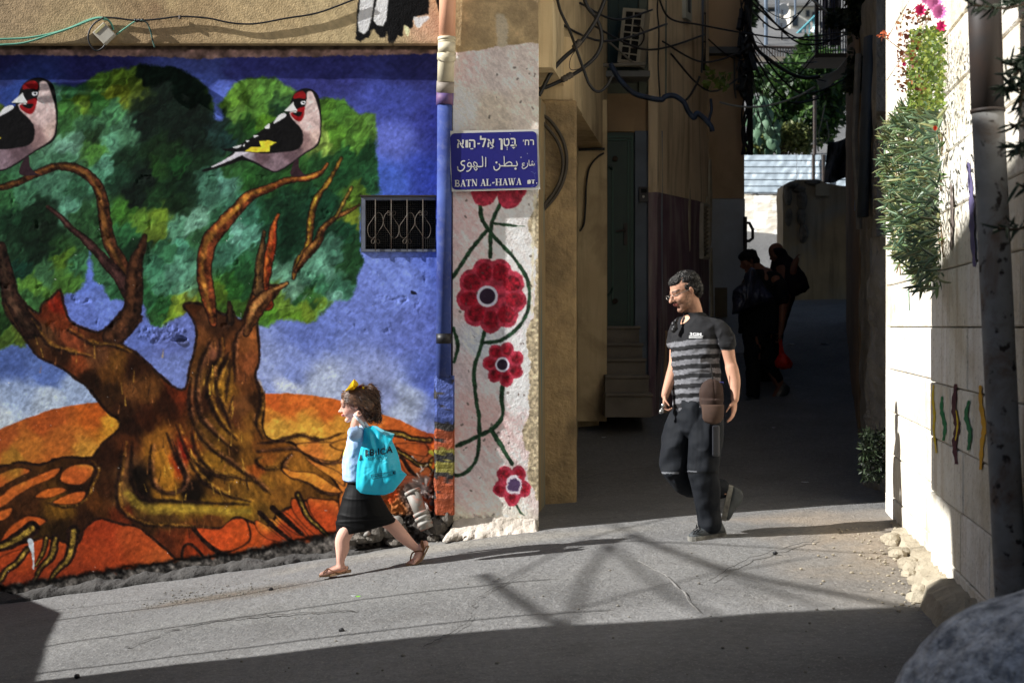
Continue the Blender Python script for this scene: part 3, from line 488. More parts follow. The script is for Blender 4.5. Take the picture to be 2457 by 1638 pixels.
        K.poly(q((790, 770), (825, 735), (830, 790), (860, 830), (880, 842), (780, 840)), (50, 34, 40), 1, .8)
    bird(c2)
    def q2(*p):   # the second bird, further left: same pose, a little larger
        if len(p) == 2 and not hasattr(p[0], '__len__'): return ((p[0]-736)*.474+27, (p[1]-297)*.426+188)
        return [((a-736)*.474+27, (b-297)*.426+188) for a, b in p]
    bird(q2)
    # --- pink unpainted band, peeling corner low right, grime along the foot
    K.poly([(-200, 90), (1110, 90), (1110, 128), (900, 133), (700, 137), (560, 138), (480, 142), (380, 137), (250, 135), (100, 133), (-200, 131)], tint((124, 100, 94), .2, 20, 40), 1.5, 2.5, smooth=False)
    K.poly([(-200, 80), (1110, 80), (1110, 120), (-200, 119)], tint((62, 53, 45), .25, 26, 41), 2.5, 1.5, smooth=False)  # dark strip painted in for the shaded recess under the beam
    K.poly([(860, 1330), (880, 1240), (915, 1205), (960, 1170), (1010, 1140), (1060, 1165), (1100, 1250), (1100, 1500), (860, 1500)], cmap([(900, 1260, (120, 82, 52)), (940, 1220, (138, 84, 44)), (980, 1180, (90, 78, 72)), (1010, 1200, (130, 122, 120)), (1040, 1230, (60, 50, 46)), (900, 1320, (120, 112, 100)), (1000, 1320, (70, 62, 56)), (960, 1290, (120, 112, 104)), (925, 1180, (150, 60, 26)), (1050, 1180, (70, 56, 50))], 12, 2.4, .3, 44), 4, 8)
    K.poly([(1040, 1060), (1100, 1050), (1100, 1270), (1060, 1230), (1045, 1150)], tint((168, 74, 26), .3, 16, 45), 2, 5)
    for i in range(60):
        x = 1000+rs.rand()*90; y = 1090+rs.rand()*180
        K.line([(x, y), (x+rs.randn()*10, y+rs.randn()*14)], [3, 2], [(24, 20, 18), (170, 166, 160), (150, 60, 26)][i % 3], 1, 2, .8)
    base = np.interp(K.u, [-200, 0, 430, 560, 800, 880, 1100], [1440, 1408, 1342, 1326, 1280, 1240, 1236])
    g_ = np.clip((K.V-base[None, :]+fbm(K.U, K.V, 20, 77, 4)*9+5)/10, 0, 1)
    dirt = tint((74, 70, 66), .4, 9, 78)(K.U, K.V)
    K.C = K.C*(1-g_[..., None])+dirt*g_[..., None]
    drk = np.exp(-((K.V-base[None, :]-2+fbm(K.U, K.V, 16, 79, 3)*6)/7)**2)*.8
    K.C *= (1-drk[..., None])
    # small chips and specks over everything
    K.line([c5(800, 740), c5(860, 805), c5(960, 835), c5(1200, 835), c5(1400, 850), c5(1560, 850)], [16, 20, 22, 22, 20, 14], tint((156, 130, 42), .2, 14, 71), 5, 3, .7)
    sp = vnoise(K.U, K.V, 3.4, 91)+.22*vnoise(K.U, K.V, 17, 92)
    m_ = np.clip((sp-1.04)*7, 0, .8)*(K.V > 500); K.C = K.C*(1-m_[..., None])+.75*m_[..., None]
    # old scraped lines of relief across the leaves, peeled hole
    K.poly(c3((1100, 830), (1130, 810), (1180, 830), (1185, 860), (1150, 870)), (60, 66, 100), 1, 1)
    K.poly([(985, 697), (997, 700), (1000, 706), (988, 706)], (30, 32, 50), .8, .5)
    gr = fbm(K.U, K.V, 5, 95, 2, 2.4, 2)
    K.C = np.clip(K.C*(1+.10*gr[..., None]), 0, 1)
    K.C = np.clip(K.C, 0, 1)**1.12; gy0 = K.C.mean(-1, keepdims=True); K.C = K.C*.90+gy0*.10
    return K

def paint_pillar(step=1.6, u0=1086, v0=-60, u1=1292, v1=1290):
    K = Canvas(u0, v0, u1, v1, step, (150, 128, 96))
    U, V = K.U, K.V
    K.C = tint((150, 130, 98), .1, 40, 201)(U, V)
    K.poly(c7((1020, 100), (1085, 120), (1095, 210), (1085, 290), (1030, 290)), (176, 170, 156), 3, 3, .6)
    K.poly([(1080, 126), (1130, 122), (1190, 114), (1245, 106), (1300, 104), (1300, 1300), (1080, 1300)], cmap([(1110, 150, (208, 186, 186)), (1200, 180, (200, 188, 184)), (1270, 150, (198, 186, 180)), (1110, 250, (214, 206, 200)), (1180, 270, (186, 174, 160)), (1270, 280, (200, 188, 178)), (1110, 500, (206, 178, 178)), (1250, 550, (204, 200, 198)), (1120, 700, (206, 184, 182)), (1120, 870, (198, 180, 182)), (1140, 840, (186, 192, 202)), (1240, 900, (214, 206, 206)), (1150, 1000, (206, 174, 172)), (1110, 1150, (202, 184, 184)), (1230, 1150, (204, 184, 182)), (1160, 1200, (210, 190, 186)), (1200, 1240, (206, 200, 190)), (1110, 1250, (190, 184, 170))], 14, 2.2, .06, 203), 1.5, 3, smooth=False)
    grn = tint((28, 52, 34), .25, 8, 205)
    red = tint((150, 44, 62), .15, 10, 206); drd = tint((112, 10, 26), .25, 8, 207)
    def stem(pts, w=9): K.line(pts, w, grn, 1.3, 1.6)
    stem([c7(920, 1290), c7(930, 1370), c7(980, 1450), c7(1040, 1520), c8(520, 40), c8(580, 130), c8(605, 210), c8(595, 330), c8(540, 420), c8(450, 485), c8(355, 497)], 9)
    stem([c7(1050, 1270), c7(1000, 1380), c7(985, 1470), c7(985, 1568), c8(395, 35)], 9)
    stem([c7(960, 1450), c7(860, 1568), c8(240, 80), c8(190, 150)], 9)
    stem([c7(1010, 1400), c7(1080, 1410), c7(1200, 1420)], [7, 7, 3])
    stem([c8(370, 415), c8(345, 520), c8(310, 640), c8(318, 800), c8(335, 900), c8(330, 1080), c8(290, 1170), c8(225, 1210), c8(190, 1205)], 9)
    stem([c8(460, 735), c8(455, 800), c8(462, 880), c8(420, 950), c8(330, 1000), c8(215, 1050)], 10)
    stem([c8(400, 965), c8(460, 1060), c8(510, 1145)], 10)
    stem([c8(535, 1370), c8(560, 1410), c8(580, 1425)], [5, 5, 2])
    stem([c8(195, 420), c8(222, 510), c8(200, 600)], [8, 8, 6])
    def petals(cx, cy, r, n, a0, lob=.20, inner=None):
        P = []
        for k in range(n*6):
            a = a0+k/(n*6)*2*math.pi; rr = r*(1-lob+lob*abs(math.cos((k/6.)*math.pi))*1.15)
            P.append((cx+rr*math.cos(a), cy+rr*math.sin(a)*1.08))
        K.poly(P, red, 1.5, 2.2, smooth=False)
        for k in range(n):
            a = a0+(k)/n*2*math.pi
            x = cx+r*.66*math.cos(a); y = cy+r*.70*math.sin(a)
            K.poly([(x+r*.2*math.cos(t)*(1+.3*abs(math.cos(a))), y+r*.2*math.sin(t)*(1+.3*abs(math.sin(a)))) for t in np.linspace(0, 6.28, 9)[:-1]], drd, 2.5, 2, .9)
    def eye(cx, cy, r):
        K.poly([(cx+r*1.35*math.cos(t), cy+r*1.35*math.sin(t)) for t in np.linspace(0, 6.28, 13)[:-1]], (190, 188, 212), 1.2, 1.0)
        K.poly([(cx+r*math.cos(t), cy+r*math.sin(t)) for t in np.linspace(0, 6.28, 13)[:-1]], (38, 24, 42), 1, .5)
    petals(*c8(402, 242), 84, 9, .2, .12); eye(*c8(380, 248), 19)
    petals(*c8(468, 612), 49, 7, .5); eye(*c8(460, 615), 13)
    petals(*c8(512, 1260), 46, 5, .3, .28)
    x, y = c8(522, 1262); K.poly([(x+20*math.cos(t), y+22*math.sin(t)) for t in np.linspace(0, 6.28, 9)[:-1]], (196, 186, 196), 2, 4); K.poly([(x+16*math.cos(t), y+14*math.sin(t)) for t in np.linspace(0, 6.28, 9)[:-1]], (70, 52, 84), 1.5, 4)
    for a in [c7((860, 1195), (880, 1260), (930, 1292), (990, 1280), (1030, 1220), (1030, 1180), (860, 1180)), c7((1020, 1190), (1040, 1270), (1080, 1308), (1150, 1295), (1195, 1230), (1195, 1180), (1030, 1180))]:
        K.poly(a, red, 1.5, 2); 
    # broken arris on the right showing rubble, with stone colour
    K.poly([(1290, 470), (1279, 505), (1268, 530), (1272, 560), (1287, 600), (1284, 700), (1278, 760), (1262, 800), (1268, 860), (1272, 880), (1268, 940), (1270, 990), (1254, 1030), (1258, 1070), (1270, 1090), (1262, 1140), (1274, 1160), (1300, 1150), (1300, 460)], tint((164, 150, 124), .16, 6, 211), 1.5, 4)
    K.line([(1284, 470), (1279, 600), (1276, 760)], [8, 5, 4], (196, 186, 160), 2, 3, .8)
    for i in range(70):
        a = _rs.rand(2); x = 1092+a[0]*190; y = 130+a[1]*1140
        K.line([(x, y), (x+_rs.randn()*2, y+_rs.randn()*3)], 2+_rs.rand()*2, (70, 66, 60), 1, 1.5, .7)
    g_ = np.clip((K.V-1228+fbm(U, V, 24, 212, 4)*16)/26, 0, 1)*.75
    K.C = K.C*(1-g_[..., None])+tint((150, 142, 124), .35, 8, 213)(U, V)*g_[..., None]
    gr = fbm(U, V, 4.5, 214, 2); K.C = np.clip(K.C*(1+.06*gr[..., None]), 0, 1)
    return K

def paint_beam(step=2.2, u0=-160, v0=-70, u1=1088, v1=106):
    K = Canvas(u0, v0, u1, v1, step, (156, 134, 102))
    U, V = K.U, K.V
    K.C = cmap([(0, 20, (142, 122, 94)), (200, 60, (150, 130, 98)), (400, 20, (160, 140, 104)), (640, 50, (158, 138, 104)), (800, 30, (160, 142, 108)), (390, 28, (120, 98, 74)), (900, 90, (156, 140, 106)), (1030, 60, (176, 142, 116)), (1080, 30, (150, 130, 98))], 20, 1.6, .06, 301)(U, V)
    blk = tint((9, 9, 10), .2, 10, 302); wht = (196, 196, 192)
    K.poly(c7((160, -40), (150, 100), (136, 190), (140, 245), (170, 262), (220, 235), (240, 190), (255, 180), (290, 240), (325, 235), (335, 200), (350, 270), (375, 272), (405, 225), (430, 235), (445, 160), (480, 180), (500, 170), (500, 120), (520, 105), (600, 95), (600, -40)), blk, 1.4, 2.5, n=3, smooth=False)
    K.poly(c7((175, -40), (160, 80), (150, 150), (160, 200), (190, 213), (220, 190), (240, 110), (262, -40)), wht, 1.3, 1.5, smooth=False)
    K.poly(c7((285, -40), (258, 60), (252, 130), (275, 160), (310, 165), (330, 130), (342, 30), (345, -40)), wht, 1.3, 1.5, smooth=False)
    K.poly(c7((505, 120), (530, 108), (590, 98), (600, 120), (560, 150), (545, 178), (515, 168)), wht, 1.3, 2)
    K.poly(c7((625, -40), (655, 40), (668, 95), (672, -40)), blk, 1.3, 1.5, smooth=False)
    K.poly(c7((440, 168), (470, 170), (475, 215), (460, 228)), (200, 190, 150), 1.3, 2)
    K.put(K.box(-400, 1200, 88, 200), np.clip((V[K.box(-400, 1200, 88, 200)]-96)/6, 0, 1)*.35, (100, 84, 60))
    return K
# ---------------------------------------------------------------- ground
def gx(X): return float(np.interp(X, [-60, -12, -6, -3.7, -1.14, -.58, 0, 1.24, 2.7, 6, 60], [-4, -1.75, -.95, -.60, -.24, -.16, -.095, 0, .06, .14, 1]))
def gy(Y): return float(np.interp(Y, [-60, 10.3, 11.5, 13, 14.6, 16, 18, 20, 22, 26, 30, 60, 120, 250, 300], [0, 0, .05, .19, .36, .53, .98, 1.45, 1.68, 2.0, 3.4, 14, 42, 70, 75]))
def G(X, Y): return gx(X)+gy(Y)
def onG(u, v):     # ground point under a photo pixel
    f = lambda Y: P(u, v, Y).z-G((u-CU)*Y/F, Y)
    a = 2.0
    while a < 40 and f(a+.3) > 0: a += .3
    b = a+.3
    for _ in range(11):
        m = (a+b)/2
        if f(m) > 0: a = m
        else: b = m
    return P(u, v, b)

m_road = mat('w_asphalt', attr=True, sc1=24, mixw=.55, rough=.88, bump=1.0, bsc=60, bump2=.5, bsc2=16, speck=(158, 156, 150), speck_sc=80, speck_w=.05, stain=(84, 82, 80), stain_sc=2.2, stain_w=.35, bdist=.007)
def ground():
    xs = np.concatenate([np.linspace(-160, -9, 24), np.arange(-8.5, 6.01, .09), np.linspace(6.5, 160, 28)])
    ys = np.concatenate([np.linspace(-60, 3, 20), np.arange(3.2, 24, .11), np.linspace(24.5, 60, 30), np.linspace(64, 300, 30)])
    X, Y = np.meshgrid(xs, ys)
    Z = np.vectorize(gx)(X)+np.vectorize(gy)(Y)
    Z = Z+fbm(X, Y, 1.4, 400, 3)*.012*(np.abs(X) < 9)+fbm(X, Y, .22, 401, 2)*.003
    n, m = X.shape; me = bpy.data.meshes.new('road')
    co = np.stack([X, Y, Z], -1).reshape(-1, 3)
    idx = np.arange(n*m).reshape(n, m); q = np.stack([idx[:-1, :-1], idx[:-1, 1:], idx[1:, 1:], idx[1:, :-1]], -1).reshape(-1, 4)
    me.from_pydata(co.tolist(), [], q.tolist()); me.materials.append(m_road); me.polygons.foreach_set('use_smooth', [True]*len(q))
    c = np.ones((n, m, 3))*np.array([.168, .166, .163]); k = (1+.22*fbm(X, Y, 1.1, 410, 4, .1, 3.)+.12*fbm(X, Y, .25, 411, 3))[..., None]; c = c*k
    def patch(a, b, r1, r2, col, s, ang=0.):
        nonlocal c
        dx = X-a; dy = Y-b; q = np.hypot((dx*math.cos(ang)+dy*math.sin(ang))/r1, (-dx*math.sin(ang)+dy*math.cos(ang))/r2)+.5*fbm(X, Y, .3, int(a*10)+420, 4); w_ = (np.clip(1.4-q, 0, 1)*s)[..., None]; c = c*(1-w_)+np.array(col)*w_
    patch(2.25, 8.3, .55, 1.3, (.30, .235, .165), .8); patch(2.0, 7.2, .5, .8, (.22, .19, .15), .5); patch(-1.75, 8.95, .55, .14, (.12, .09, .06), .75); patch(-.3, 9.75, 1.1, .2, (.30, .28, .24), .8); patch(2.2, 9.9, .6, .3, (.27, .22, .17), .6)
    patch(.6, 8.3, 1.0, .5, (.19, .188, .182), .7); patch(-1.4, 8.1, 1.6, .3, (.20, .198, .19), .6); patch(1.2, 7.4, .9, .25, (.13, .128, .126), .6)
    setcol(me, np.clip(c, .02, .6).reshape(-1, 3)); reg(link('road', me), kind='structure')
ground()

# ---------------------------------------------------------------- painted panels
def panel(K, name, mats, Y, parent, th=.2, hole=None, gain=1.0, desat=0.0, rel=.0, wav=.002):
    """a plastered slab whose front carries the flat print of canvas K; the canvas is laid on at scale"""
    n, m = K.U.shape; U = K.U; V = K.V
    X = (U-CU)*Y/F; Z = EYE+(HV-V)*Y/F
    y = Y+fbm(U, V, 90, 500, 3)*wav+fbm(U, V, 7, 501, 2)*.0004
    if rel is not None and hasattr(rel, 'shape'): y = y+rel
    co = np.stack([X, y, Z], -1).reshape(-1, 3); idx = np.arange(n*m).reshape(n, m)
    q = np.stack([idx[:-1, :-1], idx[1:, :-1], idx[1:, 1:], idx[:-1, 1:]], -1)
    keep = np.ones(q.shape[:2], bool)
    if hole:
        u0, u1, v0, v1 = hole; uc = (U[:-1, :-1]+U[1:, 1:])/2; vc = (V[:-1, :-1]+V[1:, 1:])/2
        keep = ~((uc > u0) & (uc < u1) & (vc > v0) & (vc < v1))
    q = q[keep].reshape(-1, 4); me = bpy.data.meshes.new(name)
    # rim faces give the slab its thickness
    rim = np.concatenate([idx[0, :], idx[1:, -1], idx[-1, -2::-1], idx[-2:0:-1, 0]]); nb = len(co)
    back = co[rim].copy(); back[:, 1] = Y+th; co = np.concatenate([co, back]); k = len(rim); ar = np.arange(k)
    rq = np.stack([rim, rim[(ar+1) % k], nb+(ar+1) % k, nb+ar], -1)
    fa = np.concatenate([q, rq]).astype(np.int32)
    me.vertices.add(len(co)); me.vertices.foreach_set('co', co.ravel()); me.loops.add(fa.size); me.loops.foreach_set('vertex_index', fa.ravel())
    me.polygons.add(len(fa)); me.polygons.foreach_set('loop_start', np.arange(len(fa), dtype=np.int32)*4)
    me.polygons.foreach_set('use_smooth', np.ones(len(fa), bool))
    me.update(calc_edges=True); me.validate()
    C = s2l(np.clip(K.C, 0, 1)).reshape(-1, 3)*gain
    cc = np.concatenate([C, C[rim]]); setcol(me, np.clip(cc, 0, .92))
    me.materials.append(mats); rebase(me, parent); return link(name, me, parent)

m_mural = mat('mural_paint', attr=True, sc1=26, mixw=.15, rough=.95, bump=.35, bsc=100, bump2=.06, bsc2=18, spec=.08, bdist=.003)
m_pillar = mat('pillar_paint', attr=True, sc1=30, mixw=.2, rough=.8, bump=.8, bsc=85, bump2=.2, bsc2=18, spec=.25, bdist=.004)
m_beam = mat('beam_render', attr=True, sc1=30, mixw=.35, rough=.8, bump=.8, bsc=80, bump2=.15, bsc2=20, spec=.12, bdist=.004)
m_plaster = mat('w_ochre_plaster', (208, 188, 150), (176, 152, 116), sc1=1.4, rough=.9, bump=.5, bsc=50, bump2=.2, bsc2=7, streak=(110, 90, 66), streak_w=.5, stain=(132, 112, 84), stain_sc=1.3, stain_w=.6)
m_plaster2 = mat('w_brown_plaster', (228, 206, 170), (184, 158, 124), sc1=1.1, rough=.9, bump=.4, bsc=45, bump2=.25, bsc2=6, streak=(78, 58, 42), streak_w=.6, stain=(176, 130, 84), stain_w=.4)
m_rough = mat('w_rough_render', (168, 144, 106), (120, 102, 78), sc1=9, rough=.95, bump=1.0, bsc=40, bump2=.5, bsc2=12, bdist=.01, stain=(70, 62, 52), stain_sc=2, stain_w=.5)
m_grey = mat('w_grey_render', (128, 128, 126), (92, 92, 90), sc1=2.2, rough=.92, bump=.6, bsc=30, bump2=.4, bsc2=5, stain=(70, 68, 64), stain_w=.6)
m_white = mat('w_whitewash', (196, 200, 202), (160, 164, 166), sc1=2, rough=.9, bump=.4, bsc=30, bump2=.3, bsc2=6, stain=(140, 128, 108), stain_w=.35)
m_dark = mat('dark_interior', (24, 24, 24), rough=.9)
m_green = mat('green_door_paint', (28, 56, 47), (20, 42, 36), sc1=4, rough=.5, spec=.4)
m_iron = mat('iron', (44, 42, 40), (80, 52, 36), sc1=20, mixw=.4, rough=.6, spec=.4)
m_cable = mat('black_cable', (26, 26, 28), rough=.5, spec=.4)
m_cableg = mat('grey_cable', (120, 116, 108), (84, 82, 78), sc1=8, rough=.6)

YM, YB = 10.115, 10.05
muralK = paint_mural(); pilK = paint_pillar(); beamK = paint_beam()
bld = thing('corner_building', (uX(1180, YB), YB+.3, -.1), 'corner building with painted mural wall, plaster beam and pillar of red flowers', 'building')
WIN = (866, 1046, 472, 605)
# peeled and hollow spots of the mural are really sunk
U, V = muralK.U, muralK.V
rel = np.zeros(U.shape)
def dent(cu, cv, ru, rv, d, sd):
    r = np.hypot((U-cu)/ru, (V-cv)/rv)+fbm(U, V, 16, sd, 3)*.35; return d*np.clip((1-r)*4, 0, 1)
rel += dent(435, 815, 22, 10, .012, 600)+dent(960, 1225, 70, 60, .02, 601)*(.5+.5*fbm(U, V, 9, 602, 3))+dent(1075, 1170, 40, 100, .02, 603)*(.5+.5*fbm(U, V, 10, 604, 3))+dent(390, 800, 70, 25, .004, 606)*fbm(U, V, 8, 607, 3)
rel += np.clip(fbm(U, V, 30, 608, 4)-.55, 0, 1)*.01*(V > 420)*(V < 800)
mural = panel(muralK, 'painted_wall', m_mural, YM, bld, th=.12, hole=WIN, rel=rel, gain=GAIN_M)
mural['label'] = 'mural of olive tree, two goldfinches, blue sky and orange hills'
pil = panel(pilK, 'painted_pillar', m_pillar, YB, bld, th=.45, gain=GAIN_P)
pil['label'] = 'pinkish white pillar painted with red anemones'
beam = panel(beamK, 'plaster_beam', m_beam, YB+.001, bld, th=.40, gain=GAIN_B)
# body of the building behind these faces (kept clear of them)
mb = MB(); x0 = uX(-160, YM); xr = uX(1282, YB); mb.box(-14, x0-.02, YM, YM+.4, -3, 7); mb.box(-14, xr-.02, YM+.46, YM+.8, -3, 7.5)
mb.build('rear_wall', m_plaster, bld)
mb = MB(); mb.box(x0, uX(1286, YB), YB+.01, YB+.4, vZ(-72, YB), 7.5); mb.build('upper_wall', m_plaster, bld)
# window in the mural
u0, u1, v0, v1 = WIN
win = MB(); fr = 6
for a in ((u0+1, u1-1, v0+1, v0+fr+2), (u0+1, u1-1, v1-7, v1-1), (u0+1, u0+fr+4, v0+fr+2.2, v1-7.2)): win.ibox(*a, YM-.012, .05)
win = win.build('window', mat('window_frame_paint', (112, 118, 134), (90, 92, 98), sc1=12, rough=.6), bld)
g = MB(); g.ibox(u0+2, u1, v0+2, v1-2, YM+.09, .01); g.build('pane', mat('dark_glass', (14, 14, 15), rough=.15, spec=.5), win)
g = MB(); Y = YM+.055
for k in range(34): x = u0+fr+6+k*5.1; g.ibox(x, x+.8, v0+fr, v1-6, Y, .001)
for k in range(22): y = v0+fr+2+k*5.2; g.ibox(u0+fr+4, u1-1, y, y+.8, Y+.002, .001)
g.build('insect_screen', mat('screen_wire', (60, 58, 54), rough=.7), win, kind='stuff')
m_grille = mat('rusty_white_iron', (92, 86, 76), (72, 52, 40), sc1=40, mixw=.8, rough=.6)
g = MB(); Yg = YM-.02
bars = [901, 939, 977, 1015]
for x in bars: g.tube([P(x, v0+6, Yg), P(x, v1-3, Yg)], .0032, 6)
gr = g.build('grille', m_grille, win, smooth=True)
def scroll(cx, cy, sx, sy, r):
    pts = []
    for k in range(26):
        t = k/25*2.6*math.pi; rr = r*(1-k/25*.82); pts.append(P(cx+sx*(rr*math.cos(t+math.pi)+r), cy+sy*(rr*math.sin(t)), Yg+.003))
    return pts
g = MB()
for i in range(len(bars)-1+2):
    xm = bars[0]-19+38*i
    for s in (-1, 1):      # S-curves meeting on the bars, hearts with curled tips
        xb = xm-s*19
        if xb > 1040 or xb < 876: continue
        top = 536-18 if i % 2 else 536+22
        sy = 1 if i % 2 else -1
        pts = [P(xb, 541+sy*26, Yg+.003), P(xb+s*9, 541+sy*12, Yg+.003), P(xb+s*17, 541+sy*0, Yg+.003), P(xb+s*18.5, 541-sy*14, Yg+.003), P(xb+s*14, 541-sy*27, Yg+.003), P(xb+s*6, 541-sy*31, Yg+.003), P(xb+s*1, 541-sy*26, Yg+.003)]
        g.tube(catmull([tuple(p) for p in pts], 5), .0024, 5)
for i, x in enumerate(bars):
    for yy, up in ((513, -1), (578, 1)):
        if (i+(up > 0)) % 2 == 0: continue
        for s in (-1, 1): g.tube([P(x+s*(1+8*(1-math.cos(t)*.9)*.9*(1-t/9)), yy+up*8*math.sin(t)*(1-t/9), Yg+.004) for t in np.linspace(0, 6.6, 16)], .0022, 5)
g.build('scrollwork', m_grille, win, smooth=True)
mb = MB(); mb.ibox(u0-2, u1, v0-4, v0, YM-.02, .03); mb.build('window_lintel', m_iron, bld)

# concrete fillet along the foot of the mural
fi = MB(); pts = []
for k in range(170):
    u = -160+k*7.0
    if u > 1010: break
    X = uX(u, YM); z = G(X, YM-.15); h = .055+.012*math.sin(k*.37)+.02*noise.noise(Vector((k*.31, 2, 0))); dp = .105+.02*math.sin(k*.23)+.02*noise.noise(Vector((k*.4, 7, 0)))
    if u > 560: h *= max(.3, 1-(u-560)/500); dp *= 1.1
    pts.append([(X, YM-dp, z-.05), (X, YM-dp-.01, z+.018), (X, YM-dp*.55, z+h*.8), (X, YM-.01, z+h), (X, YM+.04, z+h), (X, YM+.04, z-.05)])
fi.loft(pts); reg(fi.build('mortar_fillet', mat('w_dirty_mortar', (78, 76, 74), (40, 38, 36), sc1=9, rough=.95, bump=.9, bsc=35, bump2=.7, bsc2=10, bdist=.01), bld, smooth=True))
# broken footing stones beside the pipe
m_rubble = mat('w_rubble', (112, 106, 98), (66, 62, 58), sc1=8, rough=.95, bump=.8, bsc=40, bump2=.6, bsc2=12, bdist=.01, stain=(50, 46, 42), stain_sc=4, stain_w=.7)
def stone(mbx, c, rx, ry, rz, seed):
    b0 = len(mbx.v); mbx.ell(c, rx, ry, rz, 10); rs = random.Random(seed)
    off = Vector((rs.random()*9, rs.random()*9, rs.random()*9)); c = Vector(c)
    for i in range(b0, len(mbx.v)):
        p = Vector(mbx.v[i]); d = p-c; q = Vector((d.x/rx, d.y/ry, d.z/rz)); 
        f = 1+.28*noise.noise(q*1.3+off)
        mbx.v[i] = tuple(c+Vector((d.x*f, d.y*f, d.z*f)))
for i, (u, v, ru, rv) in enumerate([(872, 1262, 26, 26), (905, 1270, 26, 30), (935, 1262, 22, 30), (962, 1276, 18, 22), (890, 1288, 20, 14), (948, 1300, 22, 12), (1052, 1262, 26, 22), (1070, 1240, 18, 24), (868, 1292, 24, 12), (842, 1296, 22, 12), (1040, 1290, 16, 10)]):
    mb = MB(); stone(mb, P(u, v, YM-.06), ru*.0030, .07, rv*.0030, 30+i); mb.build('footing_stone', m_rubble, bld, smooth=False)
# flared foot of the pillar
mb = MB(); rr = []; NC = 40
for k, (v, e, yf) in enumerate([(1244, 0, .0), (1250, 1, .012), (1256, 3, .022), (1263, 6, .045), (1270, 10, .08), (1278, 18, .13), (1290, 26, .17)]):
    row = []
    for j in range(NC+1):
        t = j/NC; u = 1090-e+(196+e*1.3)*t; nz = noise.noise(Vector((u*.06, v*.09, 3)))+.5*noise.noise(Vector((u*.2, v*.2, 8)))
        row.append((uX(u, YB), YB-yf*(1+.5*nz)+.004, vZ(v+(7*nz-5*math.sin(t*3) if k < 2 else 2*nz), YB)))
    row += [(uX(1290+e*.4, YB), YB+.2, vZ(v, YB)), (uX(1088-e, YB), YB+.2, vZ(v, YB))]; rr.append(row)
mb.loft(rr); o = mb.build('pillar_foot', mat('w_pale_mortar', (214, 204, 192), (160, 150, 134), sc1=9, rough=.95, bump=.8, bsc=45, bump2=.5, bsc2=12, bdist=.008), bld, smooth=True)

# ---- the alley side of the same building: side wall running away to the right
AL = .144        # drift of the alley walls: dX/dY
def sidewall(X0, Y0, Y1, z0, z1, th, name, m, parent, drift=AL, **kw):
    mb = MB(); X1 = X0+drift*(Y1-Y0); mb.prism([(X0, Y0, z0), (X1, Y1, z0), (X1, Y1, z1), (X0, Y0, z1)], (-th, 0, 0)); return mb.build(name, m, parent, **kw)
XS = uX(1282, YB)
m_teal = mat('w_teal_stained', (150, 130, 96), (120, 104, 80), sc1=3, rough=.9, bump=.5, bsc=50, streak=(44, 116, 132), streak_w=1.0)
sidewall(XS, YB+.46, 11.25, -.6, vZ(240, 11.0), .3, 'side_wall', m_teal, bld)
# second pier with coarse render, its front edge a little proud
mb = MB(); Xp = uX(1316, 11.25); Xq = uX(1384, 11.25); mb.box(Xp-.3, Xq, 11.25, 12.0, -.4, vZ(240, 11.25)); pr = mb.build('coarse_pier', m_rough, bld); bevel(pr, .02)
mb = MB(); mb.prism([(Xq, 12.0, -.2), (uX(1386, 14.4), 14.4, -.2), (uX(1386, 14.4), 14.4, vZ(330, 14.4)), (Xq, 12.0, vZ(258, 12.0))], (-.3, 0, 0)); mb.build('recess_wall', m_plaster, bld)
# corbels and overhanging upper floor
mb = MB(); 
for (ua, ub, va, vb, Ya, Yb) in ((1290, 1326, 150, 162, 10.52, 11.3), (1290, 1376, 196, 240, 11.3, 12.1)):
    mb.prism([(uX(ua-40, Ya), Ya, vZ(vb, Ya)), (uX(ub, Ya), Ya, vZ(vb, Ya)), (uX(ub, Ya)+AL*(Yb-Ya), Yb, vZ(vb, Ya)), (uX(ua-40, Ya), Yb, vZ(vb, Ya))], (0, 0, .5))
mb.build('corbel', m_plaster, bld)
ov = MB(); zb = vZ(262, 12.0)
ov.prism([(uX(1286, YB)+.002, YB+.47, vZ(120, 10.55)), (uX(1291, 10.55), YB+.47, 8), (uX(1291, 10.55)+AL*.8, 11.35, 8), (uX(1291, 10.55)+AL*.8, 11.35, vZ(155, 11.3))], (-.3, 0, 0))
ov.build('upper_side_wall', m_plaster, bld)
ov = MB(); ov.prism([(uX(1320, 11.36), 11.36, vZ(215, 11.4)), (uX(1392, 12.2), 12.2, zb), (uX(1457, 15.0), 15.0, zb-.02), (uX(1457, 15.0), 15.0, 8), (uX(1320, 11.36), 11.36, 8)], (-.25, 0, 0)); ov.build('overhanging_floor', m_plaster, bld)
# ---------------------------------------------------------------- alley, left side
YD = 15.2
dh = thing('door_house', (uX(1500, YD), YD, 1.3), 'narrow dark house with green metal door up stone steps in the alley', 'house')
mb = MB(); mb.ibox(1380, 1456, 240, 1010, 14.45, .3); mb.build('jamb_wall', m_plaster, dh)
mb = MB(); mb.ibox(1440, 1585, 225, 316, YD, .3); mb.ibox(1440, 1457, 316, 1000, YD, .3); mb.ibox(1440, 1600, 792, 1000, YD+.02, .3); mb.build('wall', mat('w_dark_plaster', (168, 140, 106), (120, 100, 78), rough=.9, bump=.4), dh)
mb = MB(); mb.ibox(1524, 1590, 314, 1000, YD-.04, .3); mb.build('blue_white_plaster', mat('w_bluish_wash', (110, 118, 128), (84, 90, 98), sc1=3, rough=.9, bump=.4, bsc=30, stain=(80, 80, 78)), dh)
mb = MB(); mb.ibox(1452, 1600, -120, 226, YD+.03, .3); mb.ibox(1533, 1560, -120, 225, YD-.05, .07); mb.build('upper_wall', mat('w_grey_green', (110, 116, 104), (80, 84, 78), rough=.9, bump=.3), dh)
